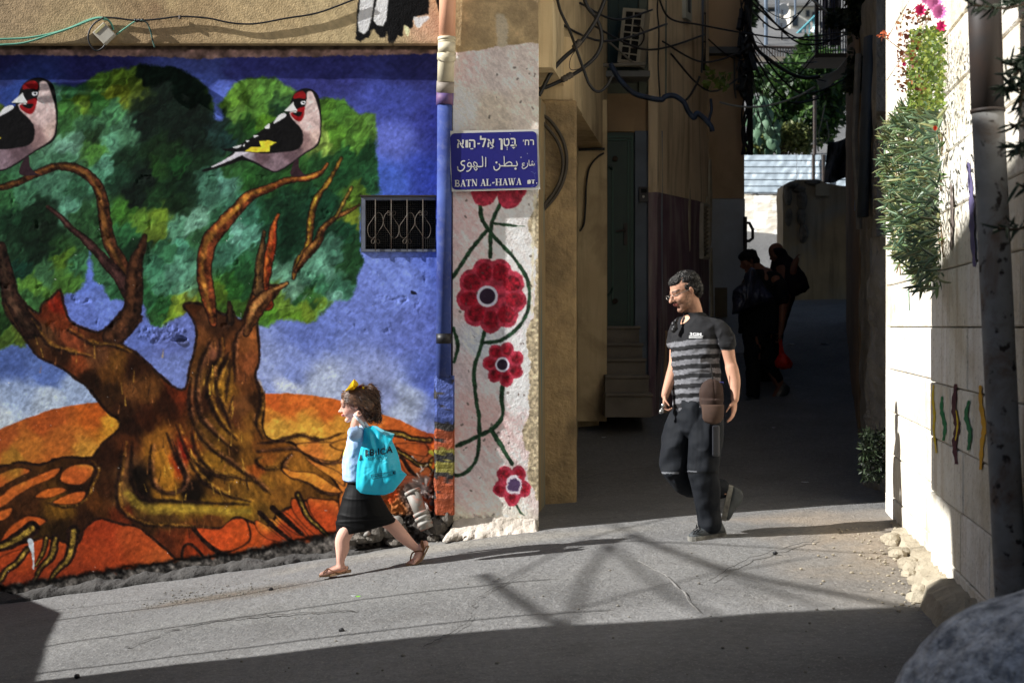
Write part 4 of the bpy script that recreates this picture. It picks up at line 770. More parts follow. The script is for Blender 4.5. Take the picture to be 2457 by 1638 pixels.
mb = MB(); mb.ibox(1454, 1530, -120, 190, YD-.02, .05); sh = mb.build('green_shutter', m_green, dh)
mb = MB(); 
for k in range(3): mb.ibox(1462+k*23, 1464+k*23, -120, 186, YD-.035, .015)
mb.build('shutter_rib', m_green, sh)
mb = MB(); mb.ibox(1440, 1560, 170, 184, YD-.35, .40); mb.build('balcony_slab', m_grey, dh)
dr = MB(); dr.ibox(1453, 1527, 318, 786, YD+.02, .05); dr = dr.build('door', m_green, dh, label='dark green metal door with long vertical bar handle')
for a in ((1454, 1518, 326, 330), (1514, 1518, 330, 784), (1506, 1509, 334, 780), (1454, 1518, 334, 337), (1468, 1472, 410, 720)):
    mb = MB(); mb.ibox(*a, YD+.005, .015); mb.build('moulding', mat('door_edge', (44, 82, 68), (30, 60, 50), rough=.45), dr)
mb = MB(); mb.tube([P(1470, 408, YD), P(1466, 402, YD), P(1458, 400, YD)], .012, 8); mb.build('curved_moulding', m_green, dr); mb = MB(); mb.tube([P(1470, 690, YD), P(1466, 702, YD), P(1456, 708, YD)], .012, 8); mb.build('curved_moulding', m_green, dr)
for v in (381, 722):
    mb = MB(); mb.tube([P(1476, v, YD+.02), P(1476, v, YD-.02)], .03, 14); mb.tube([P(1476, v, YD-.02), P(1476, v, YD-.03)], .018, 12); mb.build('rosette', mat('door_brown', (60, 50, 40)), dr, smooth=False)
mb = MB(); mb.ibox(1497, 1506, 535, 588, YD-.01, .03); mb.tube([P(1501, 552, YD-.01), P(1501, 552, YD-.06), P(1478, 555, YD-.06)], .011, 8); mb.build('handle', m_iron, dr)
# steps
m_step = mat('w_step_stone', (116, 108, 98), (84, 78, 70), sc1=5, rough=.85, bump=.5, bsc=40)
for k, (v, Y) in enumerate([(783, 14.95), (824, 14.72), (861, 14.48), (901, 14.22), (944, 13.95)]):
    mb = MB(); z = vZ(v, Y); X0 = uX(1452, Y)+(.2 if Y < 14.5 else 0); X1 = uX(1534+k*7.5, Y)
    mb.box(X0-.2, X1, Y, YD+.03, z-.23, z-.03); ss = mb.build('step', m_step, dh)
    mb = MB(); mb.box(X0-.2, X1+.01, Y-.025, Y+.30, z-.028, z+.004); o = mb.build('tread', m_step, ss); bevel(o, .006, 1)
mb = MB(); mb.box(-6, .25, 11.9, 14.69, -.5, 7); mb.build('sun_gap_fill', m_plaster, bld)  # unseen filler added to stop a sun patch on the alley floor
mb = MB(); mb.box(-6, .9, 14.7, 15.95, -.2, 9.5); mb.build('sun_gap_block', m_plaster, dh)  # unseen filler added to close a gap that let sun through
ic = MB(); ic.ibox(1533, 1557, 448, 485, YD-.09, .048); ic = reg(ic.build('intercom', mat('intercom_case', (60, 58, 58), (40, 38, 38), rough=.5)), 'dark wall intercom with small button beside the green door', 'intercom'); bevel(ic, .006)
mb = MB(); mb.ibox(1538, 1552, 453, 463, YD-.096, .006); mb.build('speaker_grille', m_dark, ic)
mb = MB(); mb.ell(P(1544, 472, YD-.095), .014, .01, .014, 10); mb.build('button', mat('button_white', (200, 200, 196)), ic, smooth=True)

# air conditioner, tilted outdoor unit on an iron bracket
Ya = 14.75
ac = thing('air_conditioner', P(1510, 160, Ya), 'tilted cream outdoor air conditioner unit on a bracket above the green door', 'air conditioner')
m_ac = mat('ac_cream', (176, 168, 150), (140, 130, 112), sc1=6, mixw=.5, rough=.55)
def aq(s, t, d=0): # s,t in 0..1 over the tilted front
    a = P(1494, 18, Ya-.03); b = P(1548, 22, Ya+.10); c = P(1480, 148, Ya-.03); e = P(1532, 156, Ya+.10)
    p = (a*(1-s)+b*s)*(1-t)+(c*(1-s)+e*s)*t; return p+Vector((.12, .36, 0)).normalized()*d
mb = MB(); mb.loft([[aq(0, 0, .02), aq(1, 0, .02), aq(1, 1, .02), aq(0, 1, .02)], [aq(0, 0, .3), aq(1, 0, .3), aq(1, 1, .3), aq(0, 1, .3)]]); mb.build('body', m_ac, ac)
mb = MB(); mb.loft([[aq(.16, .05, .018), aq(.88, .05, .018), aq(.88, .95, .018), aq(.16, .95, .018)], [aq(.16, .05, .016), aq(.88, .05, .016), aq(.88, .95, .016), aq(.16, .95, .016)]]); mb.build('fan_opening', m_dark, ac)
mb = MB()
for k in range(8): t0 = .045+k*.1285; mb.loft([[aq(.1, t0, 0), aq(.92, t0, 0), aq(.92, t0+.022, 0), aq(.1, t0+.022, 0)], [aq(.1, t0, .015), aq(.92, t0, .015), aq(.92, t0+.022, .015), aq(.1, t0+.022, .015)]])
for s0 in (.1, .49, .88): mb.loft([[aq(s0, .05, -.004), aq(s0+.05, .05, -.004), aq(s0+.05, .96, -.004), aq(s0, .96, -.004)], [aq(s0, .05, .014), aq(s0+.05, .05, .014), aq(s0+.05, .96, .014), aq(s0, .96, .014)]])
mb.build('grille', m_ac, ac)
mb = MB()
fan = [aq(.52, .5, .017)+Vector((.13*math.cos(t), 0, .13*math.sin(t))) for t in np.linspace(0, 6.28, 20)]; mb.tube(fan, .008, 6); mb.build('fan_ring', m_iron, ac, smooth=True)
mb = MB(); mb.tube([P(1434, 158, 14.5), P(1548, 154, 14.5)], .02, 6); mb.tube([P(1434, 78, 15.0), P(1520, 152, 14.5)], .012, 6); mb.tube([P(1430, 130, 15), P(1434, 160, 14.5)], .014, 6); mb.build('bracket', mat('bracket_paint', (126, 120, 108), rough=.6), ac)

# ochre house turned towards the street, with louvre vent, balcony railing and fern
oh = thing('ochre_house', (uX(1640, 16), 16, 0), 'tall ochre plaster house with peeling mauve base and louvred vent', 'house')
Pa = Vector((uX(1577, 15.05), 15.05, 0)); Pb = Vector((uX(1700, 16.75), 16.75, 0)); dirw = (Pb-Pa); Lw = dirw.length; dw = dirw.normalized(); nw = Vector((dw.y, -dw.x, 0))
def oX(s, z, d=0.): p = Pa+dirw*s-nw*0; return Vector((p.x+nw.x*d, p.y+nw.y*d, z))
m_mauve = mat('w_mauve_peeling', (122, 98, 108), (92, 70, 78), sc1=3, rough=.9, bump=.6, bsc=30, streak=(168, 158, 150), streak_w=.7, stain=(70, 50, 46))
def wallgrid(name, m, z0, z1, parent, s0=0., s1=1., amp=.03, th=.1, d0=0.):
    mb = MB(); n = 26; k = 36; vs = []; 
    for j in range(k+1):
        for i in range(n+1):
            s = s0+(s1-s0)*i/n; z = z0+(z1-z0)*j/k; cur = .07*math.sin(math.pi*min(1, max(0, (s-.02)/.98)))
            vs.append(oX(s, z, d0+cur+amp*noise.noise(Vector((s*3, z*1.2, 2)))))
    fs = [(j*(n+1)+i, j*(n+1)+i+1, (j+1)*(n+1)+i+1, (j+1)*(n+1)+i) for j in range(k) for i in range(n)]
    b = len(vs); vs += [oX(s0, z0, -th), oX(s1, z0, -th), oX(s1, z1, -th), oX(s0, z1, -th)]
    fs += [(n, b+1, b+2, (k+1)*(n+1)-1), (b, 0, k*(n+1), b+3)]
    mb.add(vs, fs); return mb.build(name, m, parent, smooth=True)
zsplit = vZ(480, 16)
wallgrid('upper_wall', m_plaster2, zsplit, 7.5, oh)
wallgrid('mauve_base', m_mauve, 0.2, zsplit+.0, oh, amp=.04, d0=-.004)
mb = MB()   # peeled pale patches with thickness
for i, (s, z, w_, h_) in enumerate([(.93, 2.9, .03, .5), (.86, 2.6, .035, .25), (.95, 2.0, .025, .3), (.5, 2.6, .02, .35), (.97, 1.4, .03, .5)]):
    rs = random.Random(i); pts = [oX(s+w_*math.cos(t)*(.6+.5*rs.random()), z+h_*math.sin(t)*(.7+.5*rs.random()), .05) for t in np.linspace(0, 6.28, 12)[:-1]]
    mb.prism(pts, nw*.02)
    mb.build('peeled_plaster', mat('w_pale_peel', (176, 164, 140), (140, 124, 100), sc1=8, rough=.9), oh); mb = MB()
lv = MB(); 
def lvq(s, z, d): return oX(s, z, d)
zt, zb_ = vZ(495, 16.3), vZ(615, 16.3)
for s in (.70, .83): lv.prism([lvq(s, zb_, .06), lvq(s+.012, zb_, .06), lvq(s+.012, zt, .06), lvq(s, zt, .06)], nw*.05)
for z in (zt, zb_-.03): lv.prism([lvq(.70, z, .06), lvq(.842, z, .06), lvq(.842, z+.03, .06), lvq(.70, z+.03, .06)], nw*.05)
vent = lv.build('louvred_vent', mat('vent_metal', (176, 166, 146), (130, 120, 104), sc1=10, rough=.6), oh)
mb = MB(); mb.prism([lvq(.71, zb_, .055), lvq(.83, zb_, .055), lvq(.83, zt, .055), lvq(.71, zt, .055)], nw*.01); mb.build('vent_void', m_dark, vent)
for k in range(12):
    z = zb_+(zt-zb_)*(k+.4)/12; mb = MB(); mb.prism([lvq(.712, z, .07), lvq(.828, z, .07), lvq(.828, z+.03, .105), lvq(.712, z+.03, .105)], (0, 0, .006)); mb.build('louvre', mat('vent_metal'), vent)
# window high up, drain pipe and balcony at the right corner
mb = MB(); z0_, z1_ = vZ(42, 15.6), 7.4
mb.prism([oX(.36, z0_, .05), oX(.48, z0_, .05), oX(.48, z1_, .05), oX(.36, z1_, .05)], nw*.05); wi = mb.build('window', mat('window_cream', (190, 190, 176)), oh)
mb = MB(); mb.prism([oX(.40, z0_+.08, .09), oX(.455, z0_+.08, .09), oX(.455, z1_, .09), oX(.40, z1_, .09)], nw*.012); mb.build('pane', mat('pane_dark', (40, 50, 48), rough=.2), wi)
mb = MB(); mb.tube([P(1684, -60, 16.3), P(1683, 60, 16.3), P(1680, 175, 16.3)], .028, 8); mb.build('downpipe', mat('steel_pipe', (96, 104, 118), (70, 70, 74), rough=.5), oh, smooth=True)
mb = MB(); mb.tube([P(1675, -60, 16.35), P(1675, 40, 16.35)], .022, 8); mb.build('red_pipe', mat('faded_red', (130, 66, 56), rough=.6), oh, smooth=True)
bal = MB(); Yk = 16.35
for u in range(1667, 1694, 5): bal.tube([P(u, 30, Yk), P(u, 168, Yk)], .008, 5)
for v in (32, 100, 166): bal.tube([P(1664, v, Yk), P(1694, v+1, Yk)], .011, 5)
bal.build('balcony_railing', m_iron, oh)
mb = MB(); mb.ibox(1664, 1692, -40, 168, Yk+.05, .08); mb.build('balcony_back', mat('w_dark_green', (36, 50, 44), rough=.8), oh)

mb = MB(); mb.prism([(Pa.x-.35, Pa.y+.3, 0), (Pb.x-.3, Pb.y+.1, 0), (Pb.x-.2, 18.55, 0), (-2, 18.55, 0), (-2, 15.7, 0)], (0, 0, 6.5)); mb.build('rear_sun_block', m_plaster2, oh)  # unseen mass added behind the wall to keep sun off the alley floor
# second brown house further up, whitewashed below
bh = thing('brown_house', (uX(1745, 18), 18, 1), 'brown plaster house with whitewashed lower half behind the walking man', 'house')
Y4 = 18.0
mb = MB(); mb.ibox(1690, 1786, -180, 476, Y4, .6); mb.build('upper_wall', mat('w_umber_plaster', (216, 182, 142), (176, 144, 108), sc1=1.2, rough=.92, bump=.3, bsc=30, bump2=.2, bsc2=5, stain=(104, 84, 62)), bh)
mb = MB(); mb.ibox(1690, 1787.5, 477, 900, Y4-.012, .6); mb.build('whitewashed_wall', m_white, bh)
mb = MB(); mb.ibox(1692, 1783, 112, 128, Y4-.18, .18); mb.build('ledge', m_grey, bh)
mb = MB(); mb.ibox(1716, 1745, 690, 760, Y4-.05, .05); mb.build('bare_plaster', mat('w_bare_stone', (128, 112, 86), (92, 82, 66), sc1=7, rough=.95, bump=.7, bsc=25), bh)
mb = MB(); mb.tube([P(1762, 135, Y4-.03), P(1762, 210, Y4-.03), P(1766, 236, Y4-.03)], .012, 6); mb.ibox(1767, 1780, 202, 215, Y4-.07, .06); mb.build('junction_box', m_cableg, bh)
mb = MB(); mb.tube([P(1790, 535, Y4-.2), P(1798, 535, Y4-.2), P(1806, 550, Y4-.2), P(1806, 572, Y4-.2), P(1798, 578, Y4-.2), P(1790, 578, Y4-.2)], .02, 6); mb.tube([P(1788, 520, Y4-.15), P(1788, 610, Y4-.15)], .025, 6); mb.build('gate_hinge', m_iron, bh)

# ---------------------------------------------------------------- alley end: whitewashed stone wall, tin fence
Yw = 29.0
def YW(u): return 29.6-.0038*(u-1785)
ww = thing('whitewashed_wall', (uX(1850, Yw), Yw, 2.0), 'sunlit whitewashed rubble wall at the far end of the alley', 'wall')
mb = MB(); mb.prism([P(1740, 466, YW(1740)+.05), P(2120, 466, YW(2120)+.05), Vector((P(2120, 466, YW(2120)+.05).x, YW(2120)+.05, 1)), Vector((P(1740, 466, YW(1740)+.05).x, YW(1740)+.05, 1))], (.1, .3, 0)); mb.build('core', mat('w_mortar_white', (176, 170, 156), (140, 130, 112), sc1=4, rough=.95), ww)
m_wst = [mat('w_wst%d' % i, c, a, sc1=5, rough=.9, bump=.6, bsc=20) for i, (c, a) in enumerate([((226, 224, 218), (196, 190, 178)), ((214, 208, 196), (176, 164, 144)), ((232, 230, 226), (206, 200, 190))])]
rs = random.Random(3); bme = []
for i in range(5):
    q = MB(); q.box(-.46, .46, -.5, .5, -.46, .46); bmx = bmesh.new(); m0 = q.mesh('whitewashed_stone', m_wst[0]); bmx.from_mesh(m0); bmesh.ops.subdivide_edges(bmx, edges=bmx.edges[:], cuts=2, use_grid_fill=True)
    for v_ in bmx.verts: l_ = v_.co.length; v_.co += v_.co*(-.12*max(0, l_-.5))+Vector((.05*noise.noise(v_.co*3+Vector((i, 0, 0))), .08*noise.noise(v_.co*4+Vector((i, 5, 0))), .05*noise.noise(v_.co*3+Vector((i, 0, 9)))))
    bmx.to_mesh(m0); bmx.free(); row = [m0]
    for k in (1, 2): mm = m0.copy(); mm.materials[0] = m_wst[k]; row.append(mm)
    bme.append(row)
v = 470
while v < 640:
    h = rs.uniform(15, 22); u = 1784+rs.uniform(-8, 8)
    while u < 1890:
        wd = rs.uniform(22, 44); c = P(u+wd/2, v+h/2, YW(u+wd/2)+.04)
        o = link('stone', bme[rs.randrange(5)][rs.randrange(3)], ww, c); o.scale = (wd*1.40*Yw/F, .16, h*1.18*Yw/F); o.rotation_euler.z = -.42; u += wd+1
    v += h+.8
tf = thing('corrugated_fence', (uX(1850, Yw), Yw, 4), 'pale blue corrugated tin fence above the whitewashed wall', 'fence')
m_tin = mat('w_tin', (176, 190, 200), (130, 146, 160), sc1=3, mixw=.5, rough=.45, spec=.5, metal=.35, bump2=.3, bsc2=3)
for i, (ua, ub) in enumerate(((1782, 1911), (1912, 1995), (1996, 2120))):
    mb = MB(); n = 60; vs = []; Yt = -.02-.015*(i % 2); nn = 34
    for j in range(n+1):
        t = j/n; v = 372+t*92; ph = (t*6) % 1; d = .05*(1 if ph < .82 else -.4)
        for k in range(nn+1):
            p = P(ua+(ub-ua)*k/nn, v, YW(ua+(ub-ua)*k/nn)+Yt-d+.010*noise.noise(Vector((k*.25+i*9, j*.1, 3)))); vs.append(p)
    mb.add(vs, [(j*(nn+1)+k, j*(nn+1)+k+1, (j+1)*(nn+1)+k+1, (j+1)*(nn+1)+k) for j in range(n) for k in range(nn)])
    o = mb.build('tin_panel', m_tin, tf); so = o.modifiers.new('t', 'SOLIDIFY'); so.thickness = .004
for u, v0_, v1_ in ((1952, 372, 480), (1976, 372, 480), (1955, 230, 372)):
    mb = MB(); mb.tube([P(u, v0_, YW(u)-.2), P(u, v1_, YW(u)-.2)], .035, 6); mb.build('fence_post', m_iron, tf)

# ---------------------------------------------------------------- old brown wall at the bend, on the right
ow = thing('old_wall', (uX(1950, 22), 22, 1.5), 'old stained brown wall with crumbling left end at the alley bend', 'wall')
Yo = 22.0
m_old = mat('w_old_wall', (176, 154, 122), (122, 108, 88), sc1=1.6, rough=.95, bump=.7, bsc=20, bump2=.4, bsc2=4, stain=(146, 142, 132), stain_sc=.9, stain_w=.8, streak=(60, 52, 44), streak_w=.5)
mb = MB(); n = 24; pts = [P(1880, 770, Yo), P(1878, 600, Yo), P(1879, 520, Yo), P(1877, 470, Yo), P(1880, 446, Yo), P(1895, 436, Yo), P(1915, 431, Yo), P(1960, 430, Yo), P(1985, 440, Yo), P(2030, 448, Yo), P(2140, 440, Yo), P(2140, 770, Yo)]
mb.prism(pts, (0, .5, 0)); mb.build('wall', m_old, ow)
for i, (u, v, a, b) in enumerate([(1890, 470, 10, 26), (1892, 520, 10, 22), (1925, 480, 13, 26), (1922, 520, 12, 20), (1928, 560, 12, 22), (1900, 445, 18, 8), (1950, 438, 20, 8), (1918, 455, 16, 9)]):
    mb = MB(); stone(mb, P(u, v, Yo), a*.0066, .07, b*.0066, 90+i); mb.build('stone', m_rubble, ow)
mb = MB(); mb.ibox(1957, 1990, 440, 470, Yo-.04, .03); mb.build('board', mat('board_pale', (170, 160, 140), (130, 122, 108)), ow)

# ---------------------------------------------------------------- right side of the alley, dark houses
rh = thing('dark_house', (uX(2100, 12), 12, 0), 'dark stone house side and buttress on the right of the alley', 'house')
m_dst = mat('w_dark_stone', (150, 146, 138), (96, 92, 88), sc1=4, rough=.95, bump=1.0, bsc=18, bump2=.8, bsc2=5, bdist=.02, stain=(120, 116, 108), stain_sc=1.6, stain_w=.6)
def rgwall(name, m, ua, Ya_, ub, Yb_, v0_, v1_, th=.5, n=14, k=40, amp=.04, seed=0, parent=rh):
    """rough wall between two plan points given as (photo column, distance)"""
    A = Vector((uX(ua, Ya_), Ya_, 0)); B = Vector((uX(ub, Yb_), Yb_, 0)); z0_ = -.3; z1_ = vZ(v0_, min(Ya_, Yb_)); nn = Vector(((B-A).y, -(B-A).x, 0)).normalized()
    if nn.dot(-A) < 0: nn = -nn
    vs = []; mb = MB()
    for j in range(k+1):
        for i in range(n+1):
            p = A+(B-A)*(i/n); z = z0_+(z1_-z0_)*j/k; d = amp*noise.noise(Vector((p.x*3+seed, p.y*3, z*3)))+amp*.5*noise.noise(Vector((p.x*11+seed, p.y*9, z*11)))
            vs.append(Vector((p.x, p.y, z))+nn*d)
    fs = [(j*(n+1)+i, j*(n+1)+i+1, (j+1)*(n+1)+i+1, (j+1)*(n+1)+i) for j in range(k) for i in range(n)]
    b = len(vs); e = -nn*th
    for q, z in ((A, z0_), (B, z0_), (B, z1_), (A, z1_)): vs.append(Vector((q.x, q.y, z))+e)
    fs += [(n, b+1, b+2, (k+1)*(n+1)-1), (b, 0, k*(n+1), b+3), (b+3, k*(n+1), (k+1)*(n+1)-1, b+2)]
    mb.add(vs, fs); return mb.build(name, m, parent)
rgwall('buttress', m_dst, 2136, 10.75, 2084, 11.3, 560, 1100, seed=3, amp=.06)
rgwall('side_wall', m_dst, 2140, 10.9, 2064, 13.4, -150, 1100, seed=9, amp=.03, n=20)
rgwall('upper_buttress', mat('w_grey_buttress', (150, 146, 138), (90, 88, 84), sc1=5, rough=.95, bump=.8, bsc=18, bump2=.6, bsc2=5, bdist=.02), 2130, 10.95, 2108, 11.2, -150, 560, seed=14, amp=.05)
rgwall('rear_side_wall', mat('w_brown_dark', (140, 116, 90), (90, 76, 62), sc1=2, rough=.95, bump=.5, bsc=18), 2062, 13.45, 2030, 19.5, -300, 800, seed=21, amp=.02, n=8)
mb = MB(); mb.tube([P(2086, 90, 12.4), P(2078, 300, 12.4), P(2070, 520, 12.4)], .11, 10, flat=.4); mb.build('tarpaulin_roll', mat('blue_grey_tarp', (60, 70, 80), (40, 46, 52), sc1=5, rough=.6), rh, smooth=True)
mb = MB(); mb.ibox(2052, 2066, 478, 505, 13.0, .03); mb.build('meter_label', mat('label_blue', (90, 130, 180), (170, 180, 190), sc1=30, mixw=.9), rh)
mb = MB(); mb.tube([P(2060, 130, 12.9), P(2050, 330, 12.9), P(2058, 470, 12.9), P(2062, 550, 12.9)], .03, 7); mb.build('conduit', m_cableg, rh)
# balcony with vertical slats and washing, high on the right
bc = thing('slatted_balcony', P(1990, 100, 21), 'dark iron balcony with vertical slats and hanging washing', 'balcony')
Yc = 21.0
for k in range(13):
    u = 1962+k*6; mb = MB(); mb.ibox(u, u+2.4, -60, 128+k*.2, Yc, .02); mb.build('slat', m_iron, bc)
mb = MB(); mb.ibox(1958, 2045, 128, 138, Yc-.05, .9); mb.build('floor_slab', mat('w_slab_dark', (70, 62, 54)), bc); mb = MB(); mb.ibox(1960, 2045, 20, 25, Yc-.01, .03); mb.build('rail', m_iron, bc)
mb = MB(); mb.ibox(1956, 1962, -80, 140, Yc-.04, .05); mb.build('corner_post', m_iron, bc)
for i, (u, c) in enumerate(((1980, (96, 84, 100)), (1996, (60, 70, 110)), (2010, (120, 110, 104)))):
    mb = MB(); pts = [P(u+(j % 2)*3-2+k*.5, -10+j*16, Yc+.15+.03*math.sin(j)) for j in range(8) for k in (0,)]
    vs = []
    for j in range(9):
        for k in range(5): vs.append(P(u-7+k*3.5, -10+j*15, Yc+.2+.06*math.sin(k*2+j*.5)))
    mb.add(vs, [(j*5+k, j*5+k+1, (j+1)*5+k+1, (j+1)*5+k) for j in range(8) for k in range(4)])
    o = reg(mb.build('washing', mat('cloth%d' % i, c, rough=.9)), ['mauve', 'blue', 'grey'][i]+' garment drying behind the balcony slats', 'garment'); o.modifiers.new('t', 'SOLIDIFY').thickness = .004
for m_ in list(_M.values()): pass
mb = MB(); mb.ibox(2000, 2062, 268, 440, 20.6, .05)
cl = MB(); vs = []
for j in range(15):
    for k in range(13):
        t = k/12; s = j/14; vs.append(P(1986+t*60-(s*8), 340+s*98-(1-t)*0+t*-10+math.sin(t*5)*4, 20.4+.10*math.sin(t*9+s*3)))
cl.add(vs, [(j*13+k, j*13+k+1, (j+1)*13+k+1, (j+1)*13+k) for j in range(14) for k in range(12)])
o = reg(cl.build('shade_cloth', mat('black_patterned_cloth', (22, 22, 26), (60, 62, 74), sc1=16, mixw=.8, rough=.8)), 'dark patterned shade cloth hung over the old brown wall', 'cloth'); o.modifiers.new('t', 'SOLIDIFY').thickness = .006

# ---------------------------------------------------------------- houses on the hillside
m_hw = mat('w_limestone_white', (214, 210, 200), (186, 180, 168), sc1=1, rough=.9, bump=.2, bsc=10)
m_hg = mat('w_house_grey', (150, 148, 144), (120, 118, 114), sc1=1, rough=.9)
m_win = mat('house_window', (34, 40, 46), rough=.25, spec=.5)
m_tank = mat('tank_white', (220, 220, 216), rough=.5)
def house(u0, u1, v0, v1, Y, m, wins, label, depth=7, roofu=None):
    t = thing('hillside_house', P((u0+u1)/2, v1, Y), label, 'house')
    mb = MB(); mb.ibox(u0, u1, v0, v1, Y, depth); mb.build('wall', m, t)
    mb = MB(); mb.ibox(u0-4, u1+4, v0-7, v0, Y-.3, depth+.6); mb.build('roof', m_hg, t)
    for (a, b, c, d) in wins:
        mb = MB(); mb.ibox(a-1.5, b+1.5, c-1.5, d+1.5, Y-.06, .1); wf = mb.build('window', m_hg, t)
        mb = MB(); mb.ibox(a, b, c, d, Y-.09, .04); mb.build('pane', m_win, wf)
    return t
house(1806, 1862, 18, 72, 62, m_hw, [(1822, 1828, 30, 46), (1845, 1858, 22, 36)], 'small pale house behind the cypress with two dark windows')
house(1896, 1966, 14, 96, 58, m_hw, [(1902, 1914, 40, 62), (1935, 1942, 26, 40), (1950, 1960, 30, 50)], 'white hillside house with external stair and washing, right of the dishes')
house(1830, 1906, -60, 10, 75, m_hg, [(1850, 1862, -20, 0), (1876, 1890, -20, 0)], 'grey upper house at the very top behind the satellite dishes')
house(1926, 2050, -90, 8, 78, m_hw, [(1950, 1962, -30, -8), (1980, 1992, -30, -8)], 'pale house topmost on the hillside above the balcony')
house(1745, 1835, -50, 30, 70, m_hw, [(1800, 1810, -10, 10)], 'cream house partly hidden by the dark cypress')
st = thing('outside_stair', P(1925, 110, 57), 'white outside stair with turquoise railings on the hillside', 'stair')
for k in range(9):
    mb = MB(); mb.ibox(1900+k*7, 1912+k*7, 118-k*7, 128-k*5, 57, 1.2); mb.build('step', m_hw, st)
mb = MB(); mb.tube([P(1890, 104, 56.8), P(1965, 30, 56.8)], .05, 5)
for k in range(8): mb.tube([P(1892+k*10, 102-k*10, 56.8), P(1892+k*10, 122-k*8, 56.8)], .03, 5)
mb.build('railing', mat('turquoise_rail', (90, 160, 170)), st)
tr_ = thing('terrace_railing', P(1860, 130, 50), 'long grey terrace railing below the hillside houses', 'railing')
mb = MB(); 
for k in range(30): mb.tube([P(1788+k*6.5, 112, 50), P(1788+k*6.5, 136, 50)], .03, 4)
mb.tube([P(1786, 112, 50), P(1984, 116, 50)], .05, 4); mb.build('bars', m_iron, tr_)
mb = MB(); mb.ibox(1780, 1990, 136, 215, 50.2, .6); mb.build('retaining_wall', mat('w_retaining', (170, 160, 146), (136, 126, 112), sc1=.8, rough=.9), tr_)
for i, (u, v, r) in enumerate(((1878, 25, 14), (1876, 57, 12), (1835, 60, 9))):
    t = thing('satellite_dish', P(u, v, 55), ['large white satellite dish topmost on its mast', 'white satellite dish just below the largest one', 'smaller grey satellite dish left of the white pair'][i], 'satellite dish')
    mb = MB(); rr = []; rad = r*55/F
    for k in range(7): a = k/6; rr.append([P(u, v, 55)+Vector((rad*a*math.cos(q)-.0, -.15*rad*(a*a)*4+.2*a*math.cos(q)*rad, rad*a*math.sin(q)*1.05)) for q in np.linspace(0, 2*math.pi, 20)[:-1]])
    rr[0] = [P(u, v, 55)+Vector((.001*math.cos(q), 0, .001*math.sin(q))) for q in np.linspace(0, 2*math.pi, 20)[:-1]]
    mb.loft(rr, cap=False); o = mb.build('dish', mat('dish_white', (224, 224, 222), rough=.5) if i < 2 else m_hg, t, smooth=True); o.modifiers.new('t', 'SOLIDIFY').thickness = .02
    mb = MB(); mb.tube([P(u, v, 55), P(u, v+40, 55.1)], .035, 5); mb.tube([P(u, v+r*.6, 54.9), P(u-r*.2, v, 54.5)], .02, 4); mb.build('mast', m_iron, t)
for i, (u, v0_, v1_) in enumerate(((1838, -80, 150), (1862, -80, 60), (1868, -80, 60), (1908, -60, 40))):
    mb = MB(); mb.tube([P(u, v0_, 54), P(u, v1_, 54)], .07 if i == 0 else .04, 6); reg(mb.build('pole', mat('steel_blue', (110, 124, 140))), ['tall blue grey steel pole left of the satellite dishes', 'thin mast just left of the upper dish', 'thin mast touching the upper dish', 'short mast on the white hillside house'][i], 'pole')
for i, (u, v, c) in enumerate(((1934, 84, (120, 190, 200)), (1942, 106, (80, 110, 190)), (1926, 110, (210, 225, 235)), (1950, 60, (190, 220, 225)), (1916, 92, (150, 200, 210)))):
    mb = MB(); vs = [P(u+k*3.2, v+j*6, 55.5+.1*math.sin(k*2+j)) for j in range(4) for k in range(4)]
    mb.add(vs, [(j*4+k, j*4+k+1, (j+1)*4+k+1, (j+1)*4+k) for j in range(3) for k in range(3)])
    o = reg(mb.build('washing', mat('hill_cloth%d' % i, c, rough=.9)), ['turquoise', 'deep blue', 'white', 'pale', 'light blue'][i]+' cloth hung out on the hillside stair', 'laundry'); o.modifiers.new('t', 'SOLIDIFY').thickness = .01

# ---------------------------------------------------------------- trees, cactus, shrubs beyond the fence
m_bark = mat('w_bark', (74, 60, 46), (48, 40, 32), sc1=12, rough=.95, bump=.8, bsc=20)
def leafmesh(name, cols, n, sampler, size, seed, asp=.42, droop=.3, mt=None, clump=1):
    """many small pointed leaves as one foliage mass, in two greens"""
    rs = np.random.RandomState(seed); C = sampler(rs, n); m = len(C)
    d = rs.randn(m, 3); d[:, 2] -= droop; d /= np.linalg.norm(d, axis=1)[:, None]
    s = np.cross(d, rs.randn(m, 3)); s /= np.linalg.norm(s, axis=1)[:, None]+1e-9
    sz = size*(.6+.8*rs.rand(m))[:, None]
    v = np.stack([C, C+d*sz*.5+s*sz*asp*.5, C+d*sz, C+d*sz*.5-s*sz*asp*.5], 1).reshape(-1, 3)
    f = np.arange(m*4).reshape(-1, 4); me = bpy.data.meshes.new(name); me.from_pydata(v.tolist(), [], f.tolist())
    cl = s2l(np.array(cols)/255.); k = cl[rs.randint(0, len(cl), m)]*(0.8+.4*rs.rand(m))[:, None]
    setcol(me, np.repeat(k, 4, 0)); me.materials.append(mt or mat('foliage', attr=True, sc1=3, mixw=.2, rough=.5, trans=.3, spec=.4)); return me
def blob(c, rx, ry, rz, holes=.0, seed=1):
    c = np.array(c)
    def f(rs, n):
        p = rs.randn(n*2, 3); p /= np.linalg.norm(p, axis=1)[:, None]; p *= (rs.rand(n*2, 1)**.4)
        q = p*np.array([rx, ry, rz])+c; h = nz3(q, min(rx, rz)*.45, seed); return q[(h > -.12+holes)][:n]
    return f
